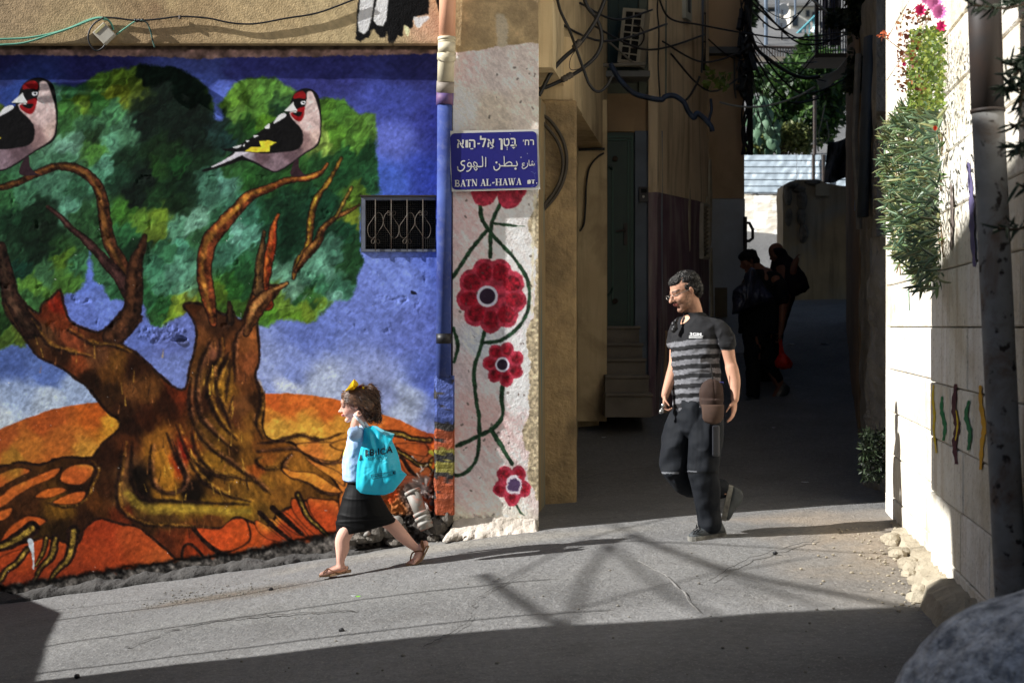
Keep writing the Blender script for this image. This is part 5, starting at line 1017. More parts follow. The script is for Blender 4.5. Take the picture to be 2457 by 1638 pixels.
def tree(name, label, cat, uc, vc, Y, ru, rv, n, size, cols, seed, base=None, group=None, lobes=5):
    c = P(uc, vc, Y); g0 = G(c.x, c.y); t = thing(name, (c.x, c.y, g0), label, cat, group)
    rx, rz = ru*Y/F, rv*Y/F; tk = MB(); tk.tube([(c.x, c.y, g0-.3), (c.x+.1*rx, c.y, g0+(c.z-g0)*.5), (c.x, c.y, c.z)], [max(.06, rx*.09), max(.05, rx*.07), .03], 7)
    rr = random.Random(seed)
    for k in range(5): a = rr.random()*6.28; tk.tube([(c.x, c.y, g0+(c.z-g0)*.6), (c.x+rx*.6*math.cos(a), c.y+rx*.4*math.sin(a), c.z+rz*.4*rr.uniform(-1, 1))], [rx*.05, .02], 5)
    tk.build('trunk', m_bark, t)
    samp = []
    for k in range(lobes):
        a = rr.random()*6.28; q = (c.x+rx*.55*math.cos(a), c.y+rx*.4*math.sin(a), c.z+rz*.55*rr.uniform(-1, 1)); samp.append(blob(q, rx*.55, rx*.5, rz*.5, seed=seed+k))
    samp.append(blob(tuple(c), rx*.8, rx*.6, rz*.8, seed=seed))
    def S(rs, n): return np.concatenate([s(rs, n//len(samp)) for s in samp])
    me = leafmesh('crown', cols, n, S, size, seed); rebase(me, t); reg(link('crown', me, t), kind='stuff'); return t
tree('fig_tree', 'large dark leaved fig tree filling the gap above the tin fence', 'tree', 1925, 225, 33, 112, 118, 12000, .19, [(44, 70, 34), (60, 92, 40), (30, 52, 28), (84, 116, 52)], 11, lobes=8)
tree('laurel_tree', 'green glossy leaved tree left of the fig behind the hanging wires', 'tree', 1840, 200, 36, 46, 52, 2600, .15, [(50, 78, 38), (72, 104, 44), (34, 56, 30)], 12)
tree('olive_shrub', 'low olive green shrub just above the tin fence', 'shrub', 1880, 335, 31, 76, 42, 4000, .12, [(96, 104, 52), (76, 88, 44), (120, 124, 70)], 13, lobes=7)
tree('grass_bush', 'yellowish bush left above the tin fence below the cactus', 'shrub', 1810, 350, 30.5, 34, 24, 1600, .12, [(110, 116, 60), (80, 92, 46)], 14)
tree('cypress', 'narrow dark cypress standing before the hillside houses', 'tree', 1796, 5, 52, 16, 72, 2600, .28, [(34, 52, 30), (48, 66, 38)], 15)
tree('garden_tree', 'distant green tree behind the washing in the gap', 'tree', 1940, 120, 48, 30, 26, 1200, .3, [(50, 76, 38), (70, 96, 46)], 16)
ct = thing('prickly_pear', (P(1830, 370, 30).x, 30, 4.5), 'tall prickly pear cactus with flat pads beside the fig tree', 'cactus')
m_pad = mat('cactus_pad', (84, 112, 86), (60, 88, 66), sc1=5, rough=.6)
q = MB(); q.ell((0, 0, 0), .5, .09, .7, 12); pm_ = q.mesh('pad', m_pad, True); rs = random.Random(8)
for k in range(64):
    u = 1795+rs.random()*74; v = 368-rs.random()*(125 if u < 1850 else 70); o = link('pad', pm_, ct, P(u, v, 30+rs.random()*.8)); s = rs.uniform(.13, .23); o.scale = (s, s*1.4, s); o.rotation_euler = (rs.uniform(-.4, .4), rs.uniform(-.9, .9), rs.uniform(-1.2, 1.2))
# dark creeper over the right hand houses
def creeper(name, label, u0, u1, v0, v1, Y, n, size, cols, seed, asp=.6):
    t = thing(name, P((u0+u1)/2, v0, Y), label, 'plant')
    def S(rs, n):
        a = rs.rand(n*2, 3); U_ = u0+(u1-u0)*a[:, 0]; V_ = v0+(v1-v0)*a[:, 1]; Yy = Y+.35*(a[:, 2]-.5)
        q = np.stack([(U_-CU)*Yy/F, Yy, EYE+(HV-V_)*Yy/F], -1); h = nz3(q, .35, seed); return q[h > -.05][:n]
    me = leafmesh('foliage', cols, n, S, size, seed, asp=asp); rebase(me, t); reg(link('foliage', me, t), kind='stuff'); return t
creeper('climbing_plant', 'dark climbing plant hanging down the house on the right of the alley', 2035, 2110, -40, 215, 13.2, 2600, .07, [(28, 40, 24), (40, 54, 30), (58, 60, 40)], 21)
creeper('ivy', 'sparse ivy around the balcony on the right', 1985, 2050, -40, 60, 15.5, 700, .07, [(30, 44, 26), (44, 58, 34)], 22)
creeper('fern', 'green fern sprouting under the balcony of the ochre house', 1664, 1696, 105, 215, 16.2, 900, .09, [(76, 92, 40), (104, 116, 52), (60, 74, 34)], 23, .3)
creeper('potted_vine', 'small trailing vine reaching from the balcony railing', 1694, 1748, 168, 208, 16.3, 60, .09, [(104, 126, 56), (130, 150, 70)], 24)
creeper('weed', 'dark weeds growing at the foot of the buttress', 2066, 2132, 1030, 1150, 10.45, 1100, .045, [(20, 28, 18), (30, 40, 24), (60, 74, 50)], 25, .3)
# ---------------------------------------------------------------- right hand stone wall
def RW(Y, d=0.): return 2.66+AL*(Y-10)-d     # plan line of the wall; d = proud of it
m_lime = [mat('w_lime%d' % i, c, a, sc1=7, mixw=.5, rough=.9, bump=.8, bsc=34, bump2=.5, bsc2=12, bdist=.008, streak=(166, 138, 92), streak_w=.5, stain=(176, 158, 122), stain_sc=1.6, stain_w=.5, speck=(120, 108, 90), speck_sc=46, speck_w=.035) for i, (c, a) in enumerate([((230, 226, 214), (204, 196, 178)), ((222, 216, 202), (196, 188, 170)), ((234, 230, 222), (208, 202, 188))])]
sw = thing('stone_wall', (2.6, 8, 0), 'bright cream limestone block wall on the right with graffiti strokes', 'wall')
mb = MB(); mb.prism([(RW(10.0)+.02, 9.97, -.4), (RW(3.0)+.02, 3.0, -.4), (RW(3.0)+.02, 3.0, 6.0), (RW(10)+.02, 9.97, 6.0)], (.35, 0, 0)); mb.build('core', mat('w_joint_mortar', (200, 190, 170), (150, 138, 116), sc1=9, rough=.95), sw)
rs = random.Random(5); CH = .288; zb0 = EYE-CH*6
YS = 7.52       # the nearer stretch stands a little proud of the farther one
vc_ = Vector((AL, 1, 0)).normalized(); nn_ = Vector((-1, AL, 0)).normalized()
def block(Y0, Y1, z0, z1, proud, m):
    mb = MB(); c = Vector((RW((Y0+Y1)/2), (Y0+Y1)/2, (z0+z1)/2))+nn_*(proud/2)
    hl = (Y1-Y0)/2*math.hypot(1, AL)-.003
    if hl < .02: return
    mb.obox(c, vc_*hl, nn_*(proud/2), Vector((0, 0, (z1-z0)/2-.003)))
    o = mb.build('block', m, sw); bevel(o, .006, 1); return o
for c_ in range(16):
    z0 = zb0+c_*CH; Y = 10.0
    while Y > 3.2:
        ln = rs.uniform(.42, .72); Yn = Y-ln
        if Y > YS > Yn: Yn = YS
        near = Y <= YS+.001
        block(Yn, Y, z0, z0+CH, (.085 if near else .03)+rs.uniform(-.004, .004), m_lime[rs.randrange(3)]); Y = Yn
# end face of the wall and the corner it makes with the alley
mb = MB(); mb.prism([(RW(10.0)+.0, 10.0, -.3), (RW(10)+.02+.35, 10.0, -.3), (RW(10)+.37, 10.0, 6), (RW(10), 10.0, 6)], (0, .12, 0)); mb.build('wall_end', m_lime[1], sw)
# painted strokes on the blocks
def onwall(u, v, proud): # intersection of the pixel ray with the wall face
    # X = RW(Y)-proud/cos ; X = (u-CU)Y/F
    k = (u-CU)/F; Y = (2.66-AL*10-proud*math.hypot(1, AL))/(k-AL); return P(u, v, Y)
def stroke_on(pts, wd, m, proud, name):
    mb = MB(); a = catmull(pts, 5); L_ = []; R_ = []
    for i, (u, v) in enumerate(a):
        t = i/(len(a)-1); w_ = wd*(.5+.5*math.sin(math.pi*min(1, max(0, t*1.0))))*(1+.3*math.sin(i*2.3)); L_.append(onwall(u-w_/2, v, proud)); R_.append(onwall(u+w_/2, v, proud))
    n = len(a); mb.add(L_+R_, [(i, i+1, n+i+1, n+i) for i in range(n-1)]); return mb.build(name, m, sw)
gy_ = mat('spray_yellow', (226, 196, 40), rough=.8); gg = mat('spray_green', (36, 122, 74), rough=.8); gm_ = mat('spray_maroon', (78, 30, 44), rough=.8)
s_ = 407/615.
def w6(*p): return [(2050+x*s_, 600+y*s_) for x, y in p]
stroke_on(w6((287, 488), (284, 540), (290, 600), (287, 650), (297, 735)), 6, gy_, .0915, 'yellow_stroke')
stroke_on(w6((318, 530), (316, 580), (328, 640), (322, 690)), 9, gg, .0915, 'green_stroke')
stroke_on(w6((367, 485), (360, 570), (372, 640), (362, 700), (370, 775)), 13, gm_, .0915, 'maroon_stroke')
stroke_on(w6((368, 580), (374, 630), (366, 690)), 4, gy_, .0925, 'yellow_stroke')
stroke_on(w6((415, 545), (404, 600), (418, 660), (412, 725)), 10, gg, .0915, 'green_stroke')
stroke_on(w6((456, 490), (458, 560), (470, 640), (462, 700), (457, 795)), 11, mat('spray_orange', (214, 160, 36), rough=.8), .0915, 'yellow_stroke')
stroke_on([(2180, 690), (2181, 745)], 3, gg, .036, 'green_stroke')
stroke_on([(2323, 390), (2330, 470), (2332, 560), (2338, 640)], 12, mat('spray_violet', (92, 84, 120), (60, 56, 84), sc1=20), .0915, 'violet_smear')
stroke_on([(2282, 440), (2284, 520), (2281, 600)], 7, mat('smear_brown', (120, 108, 100), (90, 80, 78), sc1=20), .0915, 'brown_smear')
# broken concrete ledge along the foot
for i, (Y0, Y1, d, h) in enumerate([(6.0, 6.8, .20, .12), (6.8, 7.3, .15, .09), (7.3, 7.65, .12, .07), (7.65, 8.0, .10, .06), (8.0, 8.5, .08, .05), (8.5, 9.0, .07, .04), (9.0, 9.5, .04, .03)]):
    mb = MB(); Ym = (Y0+Y1)/2; z = G(RW(Ym), Ym); vs = []
    k = 8
    for j in range(k+1):
        y = Y0+(Y1-Y0-.012)*j/k; r1 = .06*noise.noise(Vector((y*9, 1, i))); r2 = .04*noise.noise(Vector((y*12, 5, i)))
        vs.append([(RW(y)+.0, y, z-.1), (RW(y)-d-.08-r1, y, z-.1), (RW(y)-d-.02-r1, y, z+h*.7+r2), (RW(y)-d+.05+r1, y, z+h+r2), (RW(y)+.0, y, z+h+.01)])
    mb.loft(vs); mb.build('footing_ledge', mat('w_ledge', (168, 158, 138), (120, 110, 94), sc1=6, rough=.95, bump=.9, bsc=30, bump2=.6, bsc2=10, bdist=.01), sw)
rs = random.Random(19)
for k in range(26):
    y = rs.uniform(6.7, 8.9); x = RW(y)-.12-rs.random()*.16*(9.3-y)/2.4; mb = MB(); r = rs.uniform(.03, .075); stone(mb, (x, y, G(x, y)+r*.25), r, r*1.2, r*.6, 700+k); mb.build('broken_stone', mat('w_ledge'), sw)
rs = random.Random(17)
gm = MB()
for k in range(160):      # grit and leaf litter by the ledge
    y = rs.uniform(6.6, 9.4); x = RW(y)-.1-abs(rs.gauss(0, .22)); r = rs.uniform(.004, .012); stone(gm, (x, y, G(x, y)+r*.4), r, r, r*.6, k)
reg(gm.build('grit', mat('w_ledge')), 'loose grit and leaf litter along the foot of the limestone wall', 'litter', kind='stuff')

# ---------------------------------------------------------------- hanging succulent on the wall
hs = thing('hanging_succulent', onwall(2200, 280, .1), 'mass of hanging succulent with narrow grey green leaves on the limestone wall', 'plant')
def blade(nseg=5, wd=.15, th=.08, bend=.22):
    vs = []; fs = []
    for i in range(nseg+1):
        t = i/nseg; w_ = wd*(math.sin(math.pi*(.12+.88*t))**.6 if t < 1 else .02); z = bend*t*t
        vs += [(t, -w_/2, z), (t, 0, z-th*w_/wd), (t, w_/2, z), (t, 0, z+th*.6*w_/wd)]
    for i in range(nseg):
        for k in range(4): fs.append((i*4+k, i*4+(k+1) % 4, (i+1)*4+(k+1) % 4, (i+1)*4+k))
    fs.append((3, 2, 1, 0)); return vs, fs
bv, bf = blade(); bva = np.array(bv)
edge = lambda v: float(np.interp(v, [110, 180, 260, 300, 350, 420, 520, 620, 700, 740], [2160, 2170, 2168, 2135, 2122, 2124, 2132, 2160, 2215, 2245]))
def leafspot(rs, vlo, vhi):
    while True:
        v = rs.uniform(vlo, vhi); u = rs.uniform(edge(v), 2258)
        if u < 2263: return u, v
rs = random.Random(31); insts = []
for k in range(2500):
    u, v = leafspot(rs, 255, 700 if rs.random() < .5 else 620)
    if v > 640 and rs.random() < (v-640)/70: continue
    dpt = .05+.20*rs.random()*min(1, (v-230)/80)
    c = onwall(u, v, dpt); d = Vector((-1.0+rs.gauss(0, .6), -.45+rs.gauss(0, .5), .12+rs.gauss(0, .55)-(.5 if v > 560 else 0))).normalized()
    insts.append((c, d, rs.uniform(.05, .10), rs.random(), dpt))
insts.sort(key=lambda q: -q[4])
m_suc = [mat('succulent%d' % i, c, a, sc1=30, rough=.45, spec=.45, trans=.12) for i, (c, a) in enumerate([((84, 112, 84), (60, 88, 62)), ((104, 130, 96), (74, 98, 70)), ((64, 90, 66), (46, 68, 48)), ((122, 128, 84), (90, 96, 60))])]
bl = []
for m_ in m_suc:
    q = MB(); q.add(bv, bf); bl.append(q.mesh('leaf', m_, True))
def bmat(d, rs):
    x = d; y = x.cross(Vector((rs.gauss(0, 1), rs.gauss(0, 1), rs.gauss(0, 1)))).normalized(); z = x.cross(y); return Matrix((x, y, z)).transposed()
for (c, d, s, r, _) in insts[:300]:
    o = link('leaf', bl[int(r*4) % 4], hs, c); o.rotation_euler = bmat(d, rs).to_euler(); o.scale = (s, s*1.15, s)
vs = []; fs = []; cl = []
SC = s2l(np.array([(104, 128, 96), (136, 156, 116), (58, 80, 56), (150, 152, 100), (104, 130, 76)])/255.)
for (c, d, s, r, _) in insts[300:]:
    M = np.array(bmat(d, rs)); p = (bva*np.array([s, s*1.15, s]))@M.T+np.array(c); b = len(vs); vs += p.tolist(); fs += [tuple(b+i for i in f) for f in bf]; cl += [SC[int(r*5) % 5]*(.8+.4*rs.random())]*len(p)
me = bpy.data.meshes.new('leaf_mass'); me.from_pydata(vs, [], fs); setcol(me, np.array(cl)); me.materials.append(mat('succulent_leaves', attr=True, sc1=20, mixw=.2, rough=.45, spec=.45, trans=.12)); rebase(me, hs); reg(link('leaf_mass', me, hs), kind='stuff')
st = MB(); rs = random.Random(77)
for k in range(60):
    u, v = leafspot(rs, 260, 600); p = [onwall(u, v, .05), onwall(u+rs.uniform(-6, 6), v+30, .10), onwall(u+rs.uniform(-10, 10), v+70, .12)]; st.tube(p, .004, 4)
st.tube([onwall(2244, 640, .1), onwall(2246, 665, .12), onwall(2232, 672, .13), onwall(2224, 682, .14), onwall(2235, 694, .14), onwall(2244, 690, .14)], .006, 5)
st.build('stem', mat('succulent_stem', (110, 90, 60)), hs)
mb = MB()
for k in range(700):   # dry hangings at the back
    u, v = leafspot(rs, 200, 600); c = onwall(max(u, 2215), v, .03+.05*rs.random()); d = Vector((rs.gauss(-.3, .4), rs.gauss(0, .4), -1)).normalized(); mb.tube([c, c+d*rs.uniform(.02, .05)], .003, 3)
reg(mb.build('dry_leaves', mat('dry_brown', (120, 96, 62), (84, 66, 44), sc1=40), hs), kind='stuff')
# flowering shrub above
fp = thing('flowering_creeper', onwall(2220, 120, .1), 'yellow green flowering creeper with reddish leaves above the succulent', 'plant')
def S1(rs, n):
    a = rs.rand(n, 3); v = 70+190*a[:, 1]; u = np.interp(v, [60, 150, 260], [2185, 2178, 2180])+(2264-np.interp(v, [60, 150, 260], [2185, 2178, 2180]))*a[:, 0]
    return np.array([tuple(onwall(x, y, .03+.22*z)) for x, y, z in zip(u, v, a[:, 2])])
me = leafmesh('foliage', [(112, 132, 48), (88, 112, 42), (136, 146, 62), (70, 90, 40)], 3000, S1, .022, 41, asp=.7); rebase(me, fp); reg(link('foliage', me, fp), kind='stuff')
def S2(rs, n):
    a = rs.rand(n, 3); v = 20+200*a[:, 1]; u = 2150+60*a[:, 0]+(v < 70)*40*a[:, 2]
    return np.array([tuple(onwall(x, y, .04+.24*z)) for x, y, z in zip(u, v, a[:, 2])])
me = leafmesh('red_leaves', [(120, 66, 40), (96, 44, 34), (150, 100, 56), (90, 70, 36)], 260, S2, .030, 42, asp=.6); rebase(me, fp); reg(link('red_leaves', me, fp), kind='stuff')
m_pink = mat('petal_pink', (232, 140, 200), (214, 100, 170), sc1=30, rough=.6, trans=.3); m_mag = mat('petal_magenta', (214, 36, 110), (170, 20, 80), sc1=30, rough=.6, trans=.3); m_red = mat('petal_red', (206, 56, 30), rough=.6, trans=.3)
def flower(u, v, r, m, n, proud=.3, lay=1):
    c = onwall(u, v, proud); mb = MB(); rs = random.Random(int(u)); 
    for L_ in range(lay):
        for k in range(n):
            a = 6.283*k/n+L_*.4; d = Vector((-.35*math.sin(a)*0+math.cos(a)*.8, -.5, math.sin(a))).normalized()*r*(1-.3*L_); s_ = Vector((-math.sin(a), 0, math.cos(a)))*r*.28
            mb.add([c, c+d*.5+s_, c+d, c+d*.5-s_], [(0, 1, 2, 3)])
    o = mb.build('flower', m, fp); return o
for (u, v, r, m, n, l) in ((2206, 26, .036, m_mag, 9, 3), (2238, 8, .045, m_pink, 16, 2), (2250, 30, .04, m_pink, 14, 2), (2222, -8, .05, m_pink, 14, 2), (2256, 64, .03, m_mag, 7, 1), (2243, 308, .014, m_red, 8, 1), (2168, 155, .014, m_mag, 6, 1)): flower(u, v, r, m, n, .3, l)
mb = MB()
for k in range(26): c = onwall(2112+rs.uniform(0, 18), 78+rs.uniform(0, 16), .3); d = Vector((rs.gauss(0, 1), rs.gauss(0, 1), rs.gauss(0, 1))).normalized()*.018; mb.add([c, c+d+Vector((0, 0, .01)), c+d*1.5], [(0, 1, 2)])
reg(mb.build('orange_flower_head', mat('petal_orange', (190, 96, 60), trans=.3), fp), kind='stuff'); mb = MB(); mb.tube([onwall(2122, 90, .25), onwall(2160, 118, .2), onwall(2185, 140, .1)], .003, 4); mb.build('flower_stalk', mat('succulent_stem'), fp)

# ---------------------------------------------------------------- pole, boulder, near branch
Yp_ = 5.25
pl = thing('pole', (uX(2405, Yp_), Yp_, .05), 'leaning old painted pole with dark upper part and rusty spots in the right foreground', 'pole')
top = P(2358, -120, Yp_); mid = P(2370, 266, Yp_); bot = P(2436, 1640, Yp_)
mb = MB(); n = 30; path = [mid+(bot-mid)*k/n for k in range(n+1)]; mb.tube(path, .058, 24)
mb.build('lower_shaft', mat('pole_old_white', (140, 140, 138), (96, 92, 86), sc1=7, rough=.7, bump=.4, bsc=40, stain=(96, 70, 48), stain_sc=5, stain_w=.9, speck=(50, 44, 40), speck_sc=22, speck_w=.1), pl, smooth=True)
mb = MB(); mb.tube([top, mid], .0595, 24); mb.build('dark_sleeve', mat('pole_dark', (40, 38, 38), (60, 44, 34), sc1=8, rough=.6), pl, smooth=True)
mb = MB(); mb.tube([mid+(top-mid)*.01, mid-(top-mid)*.012], .063, 24); mb.build('band', m_iron, pl, smooth=True)
bo = MB(); c = P(2548, 1778, 3.9); b0 = len(bo.v); bo.ell(c, .46, .42, .44, 72)
for i in range(len(bo.v)):
    p = Vector(bo.v[i]); d = (p-c); f = 1+.16*noise.noise(d*2.2+Vector((4, 1, 2)))+.05*noise.noise(d*7)+.012*noise.noise(d*30); bo.v[i] = tuple(c+d*f)
m_gran = mat('w_granite', (236, 238, 240), (128, 132, 138), sc1=20, mixw=1.0, rough=.85, bump=1.0, bsc=60, bump2=.9, bsc2=14, bdist=.012, speck=(206, 206, 204), speck_sc=34, speck_w=.1, stain=(110, 112, 116), stain_sc=3, stain_w=.4, detail=3)
reg(bo.build('boulder', m_gran, smooth=True), 'large rough grey speckled boulder in the bottom right corner', 'rock')
br = thing('overhanging_branch', P(2480, 100, 4.4), 'dark narrow leaved branches hanging in at the upper right edge', 'plant')
stb = MB(); vs = []; fs = []; rs = random.Random(12)
for (u0_, v0_, u1_, v1_, n) in ((2520, -20, 2330, 12, 60), (2510, 40, 2425, 190, 70), (2500, 120, 2405, 150, 40), (2520, 160, 2410, 215, 60), (2510, 250, 2425, 300, 30), (2510, 300, 2420, 372, 34), (2510, 330, 2436, 350, 26), (2510, 500, 2395, 548, 26), (2510, 420, 2440, 440, 16), (2490, -10, 2445, 260, 60)):
    a = P(u0_, v0_, 4.5); b = P(u1_, v1_, 4.2); m_ = (a+b)/2-Vector((0, 0, .03)); stb.tube(catmull([tuple(a), tuple(m_), tuple(b)], 5), .0045, 5)
    for k in range(n):
        t = rs.random(); c = a*(1-t)**2+m_*2*t*(1-t)+b*t*t; d = ((b-a).normalized()+Vector((rs.gauss(0, .6), rs.gauss(0, .7), rs.gauss(0, .6)))).normalized()
        M = np.array(bmat(d, rs)); s = rs.uniform(.04, .075); p = (bva*np.array([s, s*1.1, s]))@M.T+np.array(c); b_ = len(vs); vs += p.tolist(); fs += [tuple(b_+i for i in f) for f in bf]
stb.build('stem', m_bark, br)
me = bpy.data.meshes.new('needles'); me.from_pydata(vs, [], fs); me.materials.append(mat('dark_needle', (44, 66, 48), (30, 48, 34), sc1=20, rough=.5, trans=.1)); rebase(me, br); reg(link('needles', me, br), kind='stuff')

# ---------------------------------------------------------------- buildings outside the frame that shade the street
m_cst = mat('w_cast', (118, 120, 124), (94, 96, 100), rough=.9)
XC = -6.0; k_ = SUN_D.y/SUN_D.x; e_ = -SUN_D.z/SUN_D.x
def back(p, X=XC): t = p.x-X; return (X, p.y-k_*t, p.z+e_*t)
def gpt(u, v): return onG(u, v)
A = [back(gpt(150, 1470)), back(gpt(90, 1632)), back(gpt(400, 1597)), back(gpt(1000, 1528)), back(gpt(1700, 1481)), back(gpt(2225, 1452))]
cn = thing('street_house', (XC, 0, -1), 'house beside the street outside the picture on the left whose roofline shades the foreground', 'house')
prof = [(XC, 11.5, -2.5), (XC, A[0][1]+1.2, -2.5), (XC, A[0][1]+1.2, A[0][2]-.5), A[0], A[1], A[2], A[3], A[4], A[5], (XC, A[5][1]-.5, A[5][2]+.6), (XC, -8, A[5][2]+2.5), (XC, -8, -2.5)]
prof = prof[1:]
mb = MB(); mb.prism([Vector(p) for p in prof], (-.3, 0, 0)); mb.build('front_wall', m_cst, cn)
mb = MB(); mb.prism([(XC-.3, -8, -2.5), (XC-.3, 5.2, -2.5), (XC-.3, 5.2, 5.2), (XC-.3, -8, 6.8)], (-6, 0, 0)); mb.build('body', m_cst, cn)
# bay that overhangs above and shades the nearer stretch of the limestone wall
q1 = back(onwall(2264, 1330, .09)); q2 = back(onwall(2264, 636, .09)); q3 = back(onwall(2312, 530, .09)); q4 = back(onwall(2345, 470, .09))
ys_ = back(Vector((RW(YS-.01, .09), YS-.012, .5)))[1]
mb = MB(); mb.prism([(XC+.0, ys_, q1[2]+.45), (XC, ys_, q2[2]), (XC, q3[1], q3[2]), (XC, q4[1], q4[2]), (XC, 0, q4[2]+.2), (XC, 0, A[5][2]-.2), (XC, A[5][1]-.2, A[5][2]-.2), (XC, A[5][1]+.05, q1[2]+.35)], (-.25, 0, 0)); mb.build('overhanging_bay', m_cst, cn)
rb = thing('rear_house', (0, -7, 0), 'tall house behind the viewer across the street', 'house')
mb = MB(); mb.box(-7, 14, -9, -7.5, -3, 9); mb.build('wall', m_cst, rb)
mb = MB(); mb.box(3.1, 9, -7, 9.6, -1, 7.5); mb.build('side_wing', m_cst, rb)
for z in (1, 4):
    for x in (-4, 0, 4, 8): mb = MB(); mb.box(x, x+1, -7.52, -7.45, z, z+1.4); mb.build('window', m_win, rb)
# upper storeys that close the alley in
mb = MB(); mb.box(XS-6, XS+.1, YB+.85, 14.9, 7, 9.5); mb.build('top_storey', m_plaster, bld)
mb = MB(); mb.box(uX(1457, 15.2)-2, Pb.x-.3, 15.6, 19, 6, 11); mb.build('top_storey', m_plaster2, oh)
mb = MB(); mb.prism([(.247*10.8+.1, 10.8, 3), (9, 10.8, 3), (9, 20, 3), (.247*20+.1, 20, 3)], (0, 0, 7.5)); mb.build('top_storey', m_dst, rh)
mb = MB(); mb.box(-6, 2.90, 18.62, 21.9, 0, 9.5); mb.build('rear_sun_block', m_plaster2, bh)  # unseen mass added to shade the upper alley and the old wall
# ---------------------------------------------------------------- lettering
def textmesh(s, m, name, bold=0.0):
    cu = bpy.data.curves.new('txt', 'FONT'); cu.body = s; cu.size = 1; cu.offset = bold; cu.resolution_u = 4
    ob = bpy.data.objects.new('txt', cu); COL.objects.link(ob); dg = bpy.context.evaluated_depsgraph_get()
    me = bpy.data.meshes.new_from_object(ob.evaluated_get(dg)); bpy.data.objects.remove(ob); bpy.data.curves.remove(cu)
    me.name = name; me.materials.clear(); me.materials.append(m); return me
def place(me, x0, x1, y0, y1, f):
    """stretch glyph mesh to the box (x right, y down) and send each vertex through f(x,y)"""
    n = len(me.vertices)
    if n == 0: return me
    co = np.empty(n*3); me.vertices.foreach_get('co', co); co = co.reshape(-1, 3); lo_ = co.min(0); hi = co.max(0)
    X = x0+(co[:, 0]-lo_[0])/(hi[0]-lo_[0]+1e-9)*(x1-x0); Y = y1+(co[:, 1]-lo_[1])/(hi[1]-lo_[1]+1e-9)*(y0-y1)
    out = np.array([tuple(f(a, b)) for a, b in zip(X, Y)]); me.vertices.foreach_set('co', out.ravel()); me.update(); return me

# ---------------------------------------------------------------- street sign
YS_ = YB-.05
k_s = 240/2214.
def sg(x, y, d=0.): return P(1070+x*k_s, 300+y*k_s, YS_-d)
sgn = thing('street_sign', sg(1070, 780), 'blue and white trilingual street sign fixed on the pillar', 'street sign')
m_sw = mat('sign_white', (208, 208, 204), (176, 170, 156), sc1=16, mixw=.35, rough=.45, spec=.4)
m_sb = mat('sign_blue', (38, 38, 124), (30, 30, 104), sc1=6, mixw=.4, rough=.4, spec=.4)
def quadmap(C):   # C: TL TR BR BL
    C = [Vector(c) for c in C]
    return lambda s, t: (C[0]*(1-s)+C[1]*s)*(1-t)+(C[3]*(1-s)+C[2]*s)*t
mb = MB(); mb.prism([sg(60, 135), sg(2045, 95), sg(2085, 1425), sg(130, 1475), sg(110, 1100), sg(78, 700)], (0, .006, 0)); mb.build('plate', m_sw, sgn)
def rrect(C, r, n=6):
    out = []
    for i, c in enumerate(C):
        c = np.array(c, float); a = np.array(C[i-1], float)-c; b = np.array(C[(i+1) % 4], float)-c; a = a/np.linalg.norm(a)*r; b = b/np.linalg.norm(b)*r
        for k in range(n+1):
            t = k/n*math.pi/2; out.append(tuple(c+a*(1-math.sin(t))+b*(1-math.cos(t))))
    return out
mb = MB(); mb.prism([sg(x, y, .0025) for x, y in rrect([(95, 188), (2008, 138), (2046, 1378), (135, 1438)], 105)], (0, .002, 0)); mb.build('blue_field', m_sb, sgn)
def glyph(s, x0, x1, y0, y1, bold=.02, name='letter'):
    me = place(textmesh(s, m_sw, name, bold), x0, x1, y0, y1, lambda x, y: sg(x, y, .0042)); 
    if len(me.polygons) == 0: bpy.data.meshes.remove(me); return
    rebase(me, sgn); link(name, me, sgn)
def pl2(pts, name='stroke', d=.0042):
    mb = MB(); mb.add([sg(x, y, d) for x, y in pts], [tuple(range(len(pts)))]); mb.build(name, m_sw, sgn)
def dot(x, y, r): pl2([(x+r*math.cos(t), y+r*math.sin(t)) for t in np.linspace(0, 6.283, 13)[:-1]], 'dot', .0046)
for s, a in (('\u05d0', (242, 405, 325, 510)), ('\u05d5', (432, 490, 335, 502)), ('\u05d4', (508, 652, 322, 502)), ('\u05dc', (752, 890, 240, 492)), ('\u05d0', (912, 1072, 312, 492)), ('\u05df', (1172, 1256, 298, 550)), ('\u05d8', (1276, 1408, 295, 475)), ('\u05d1', (1430, 1565, 288, 472)), ('\u05d7', (1745, 1842, 328, 450)), ('\u05e8', (1858, 1948, 325, 445))): glyph(s, *a)
pl2([(695, 402), (755, 400), (755, 428), (695, 430)]); pl2([(1706, 330), (1728, 330), (1712, 376), (1704, 374)])
pl2([(540, 520), (604, 516), (604, 536), (540, 540)], d=.0046); pl2([(974, 504), (1036, 500), (1036, 520), (974, 524)], d=.0046); pl2([(1464, 494), (1530, 490), (1530, 506), (1506, 509), (1506, 528), (1488, 529), (1488, 509), (1464, 510)], d=.0046)
for x, y, r in ((436, 432, 11), (1355, 500, 11), (1355, 540, 12), (1476, 388, 12), (1662, 716, 12), (508, 770, 9), (1803, 634, 8), (1420, 203, 7)): dot(x, y, r)
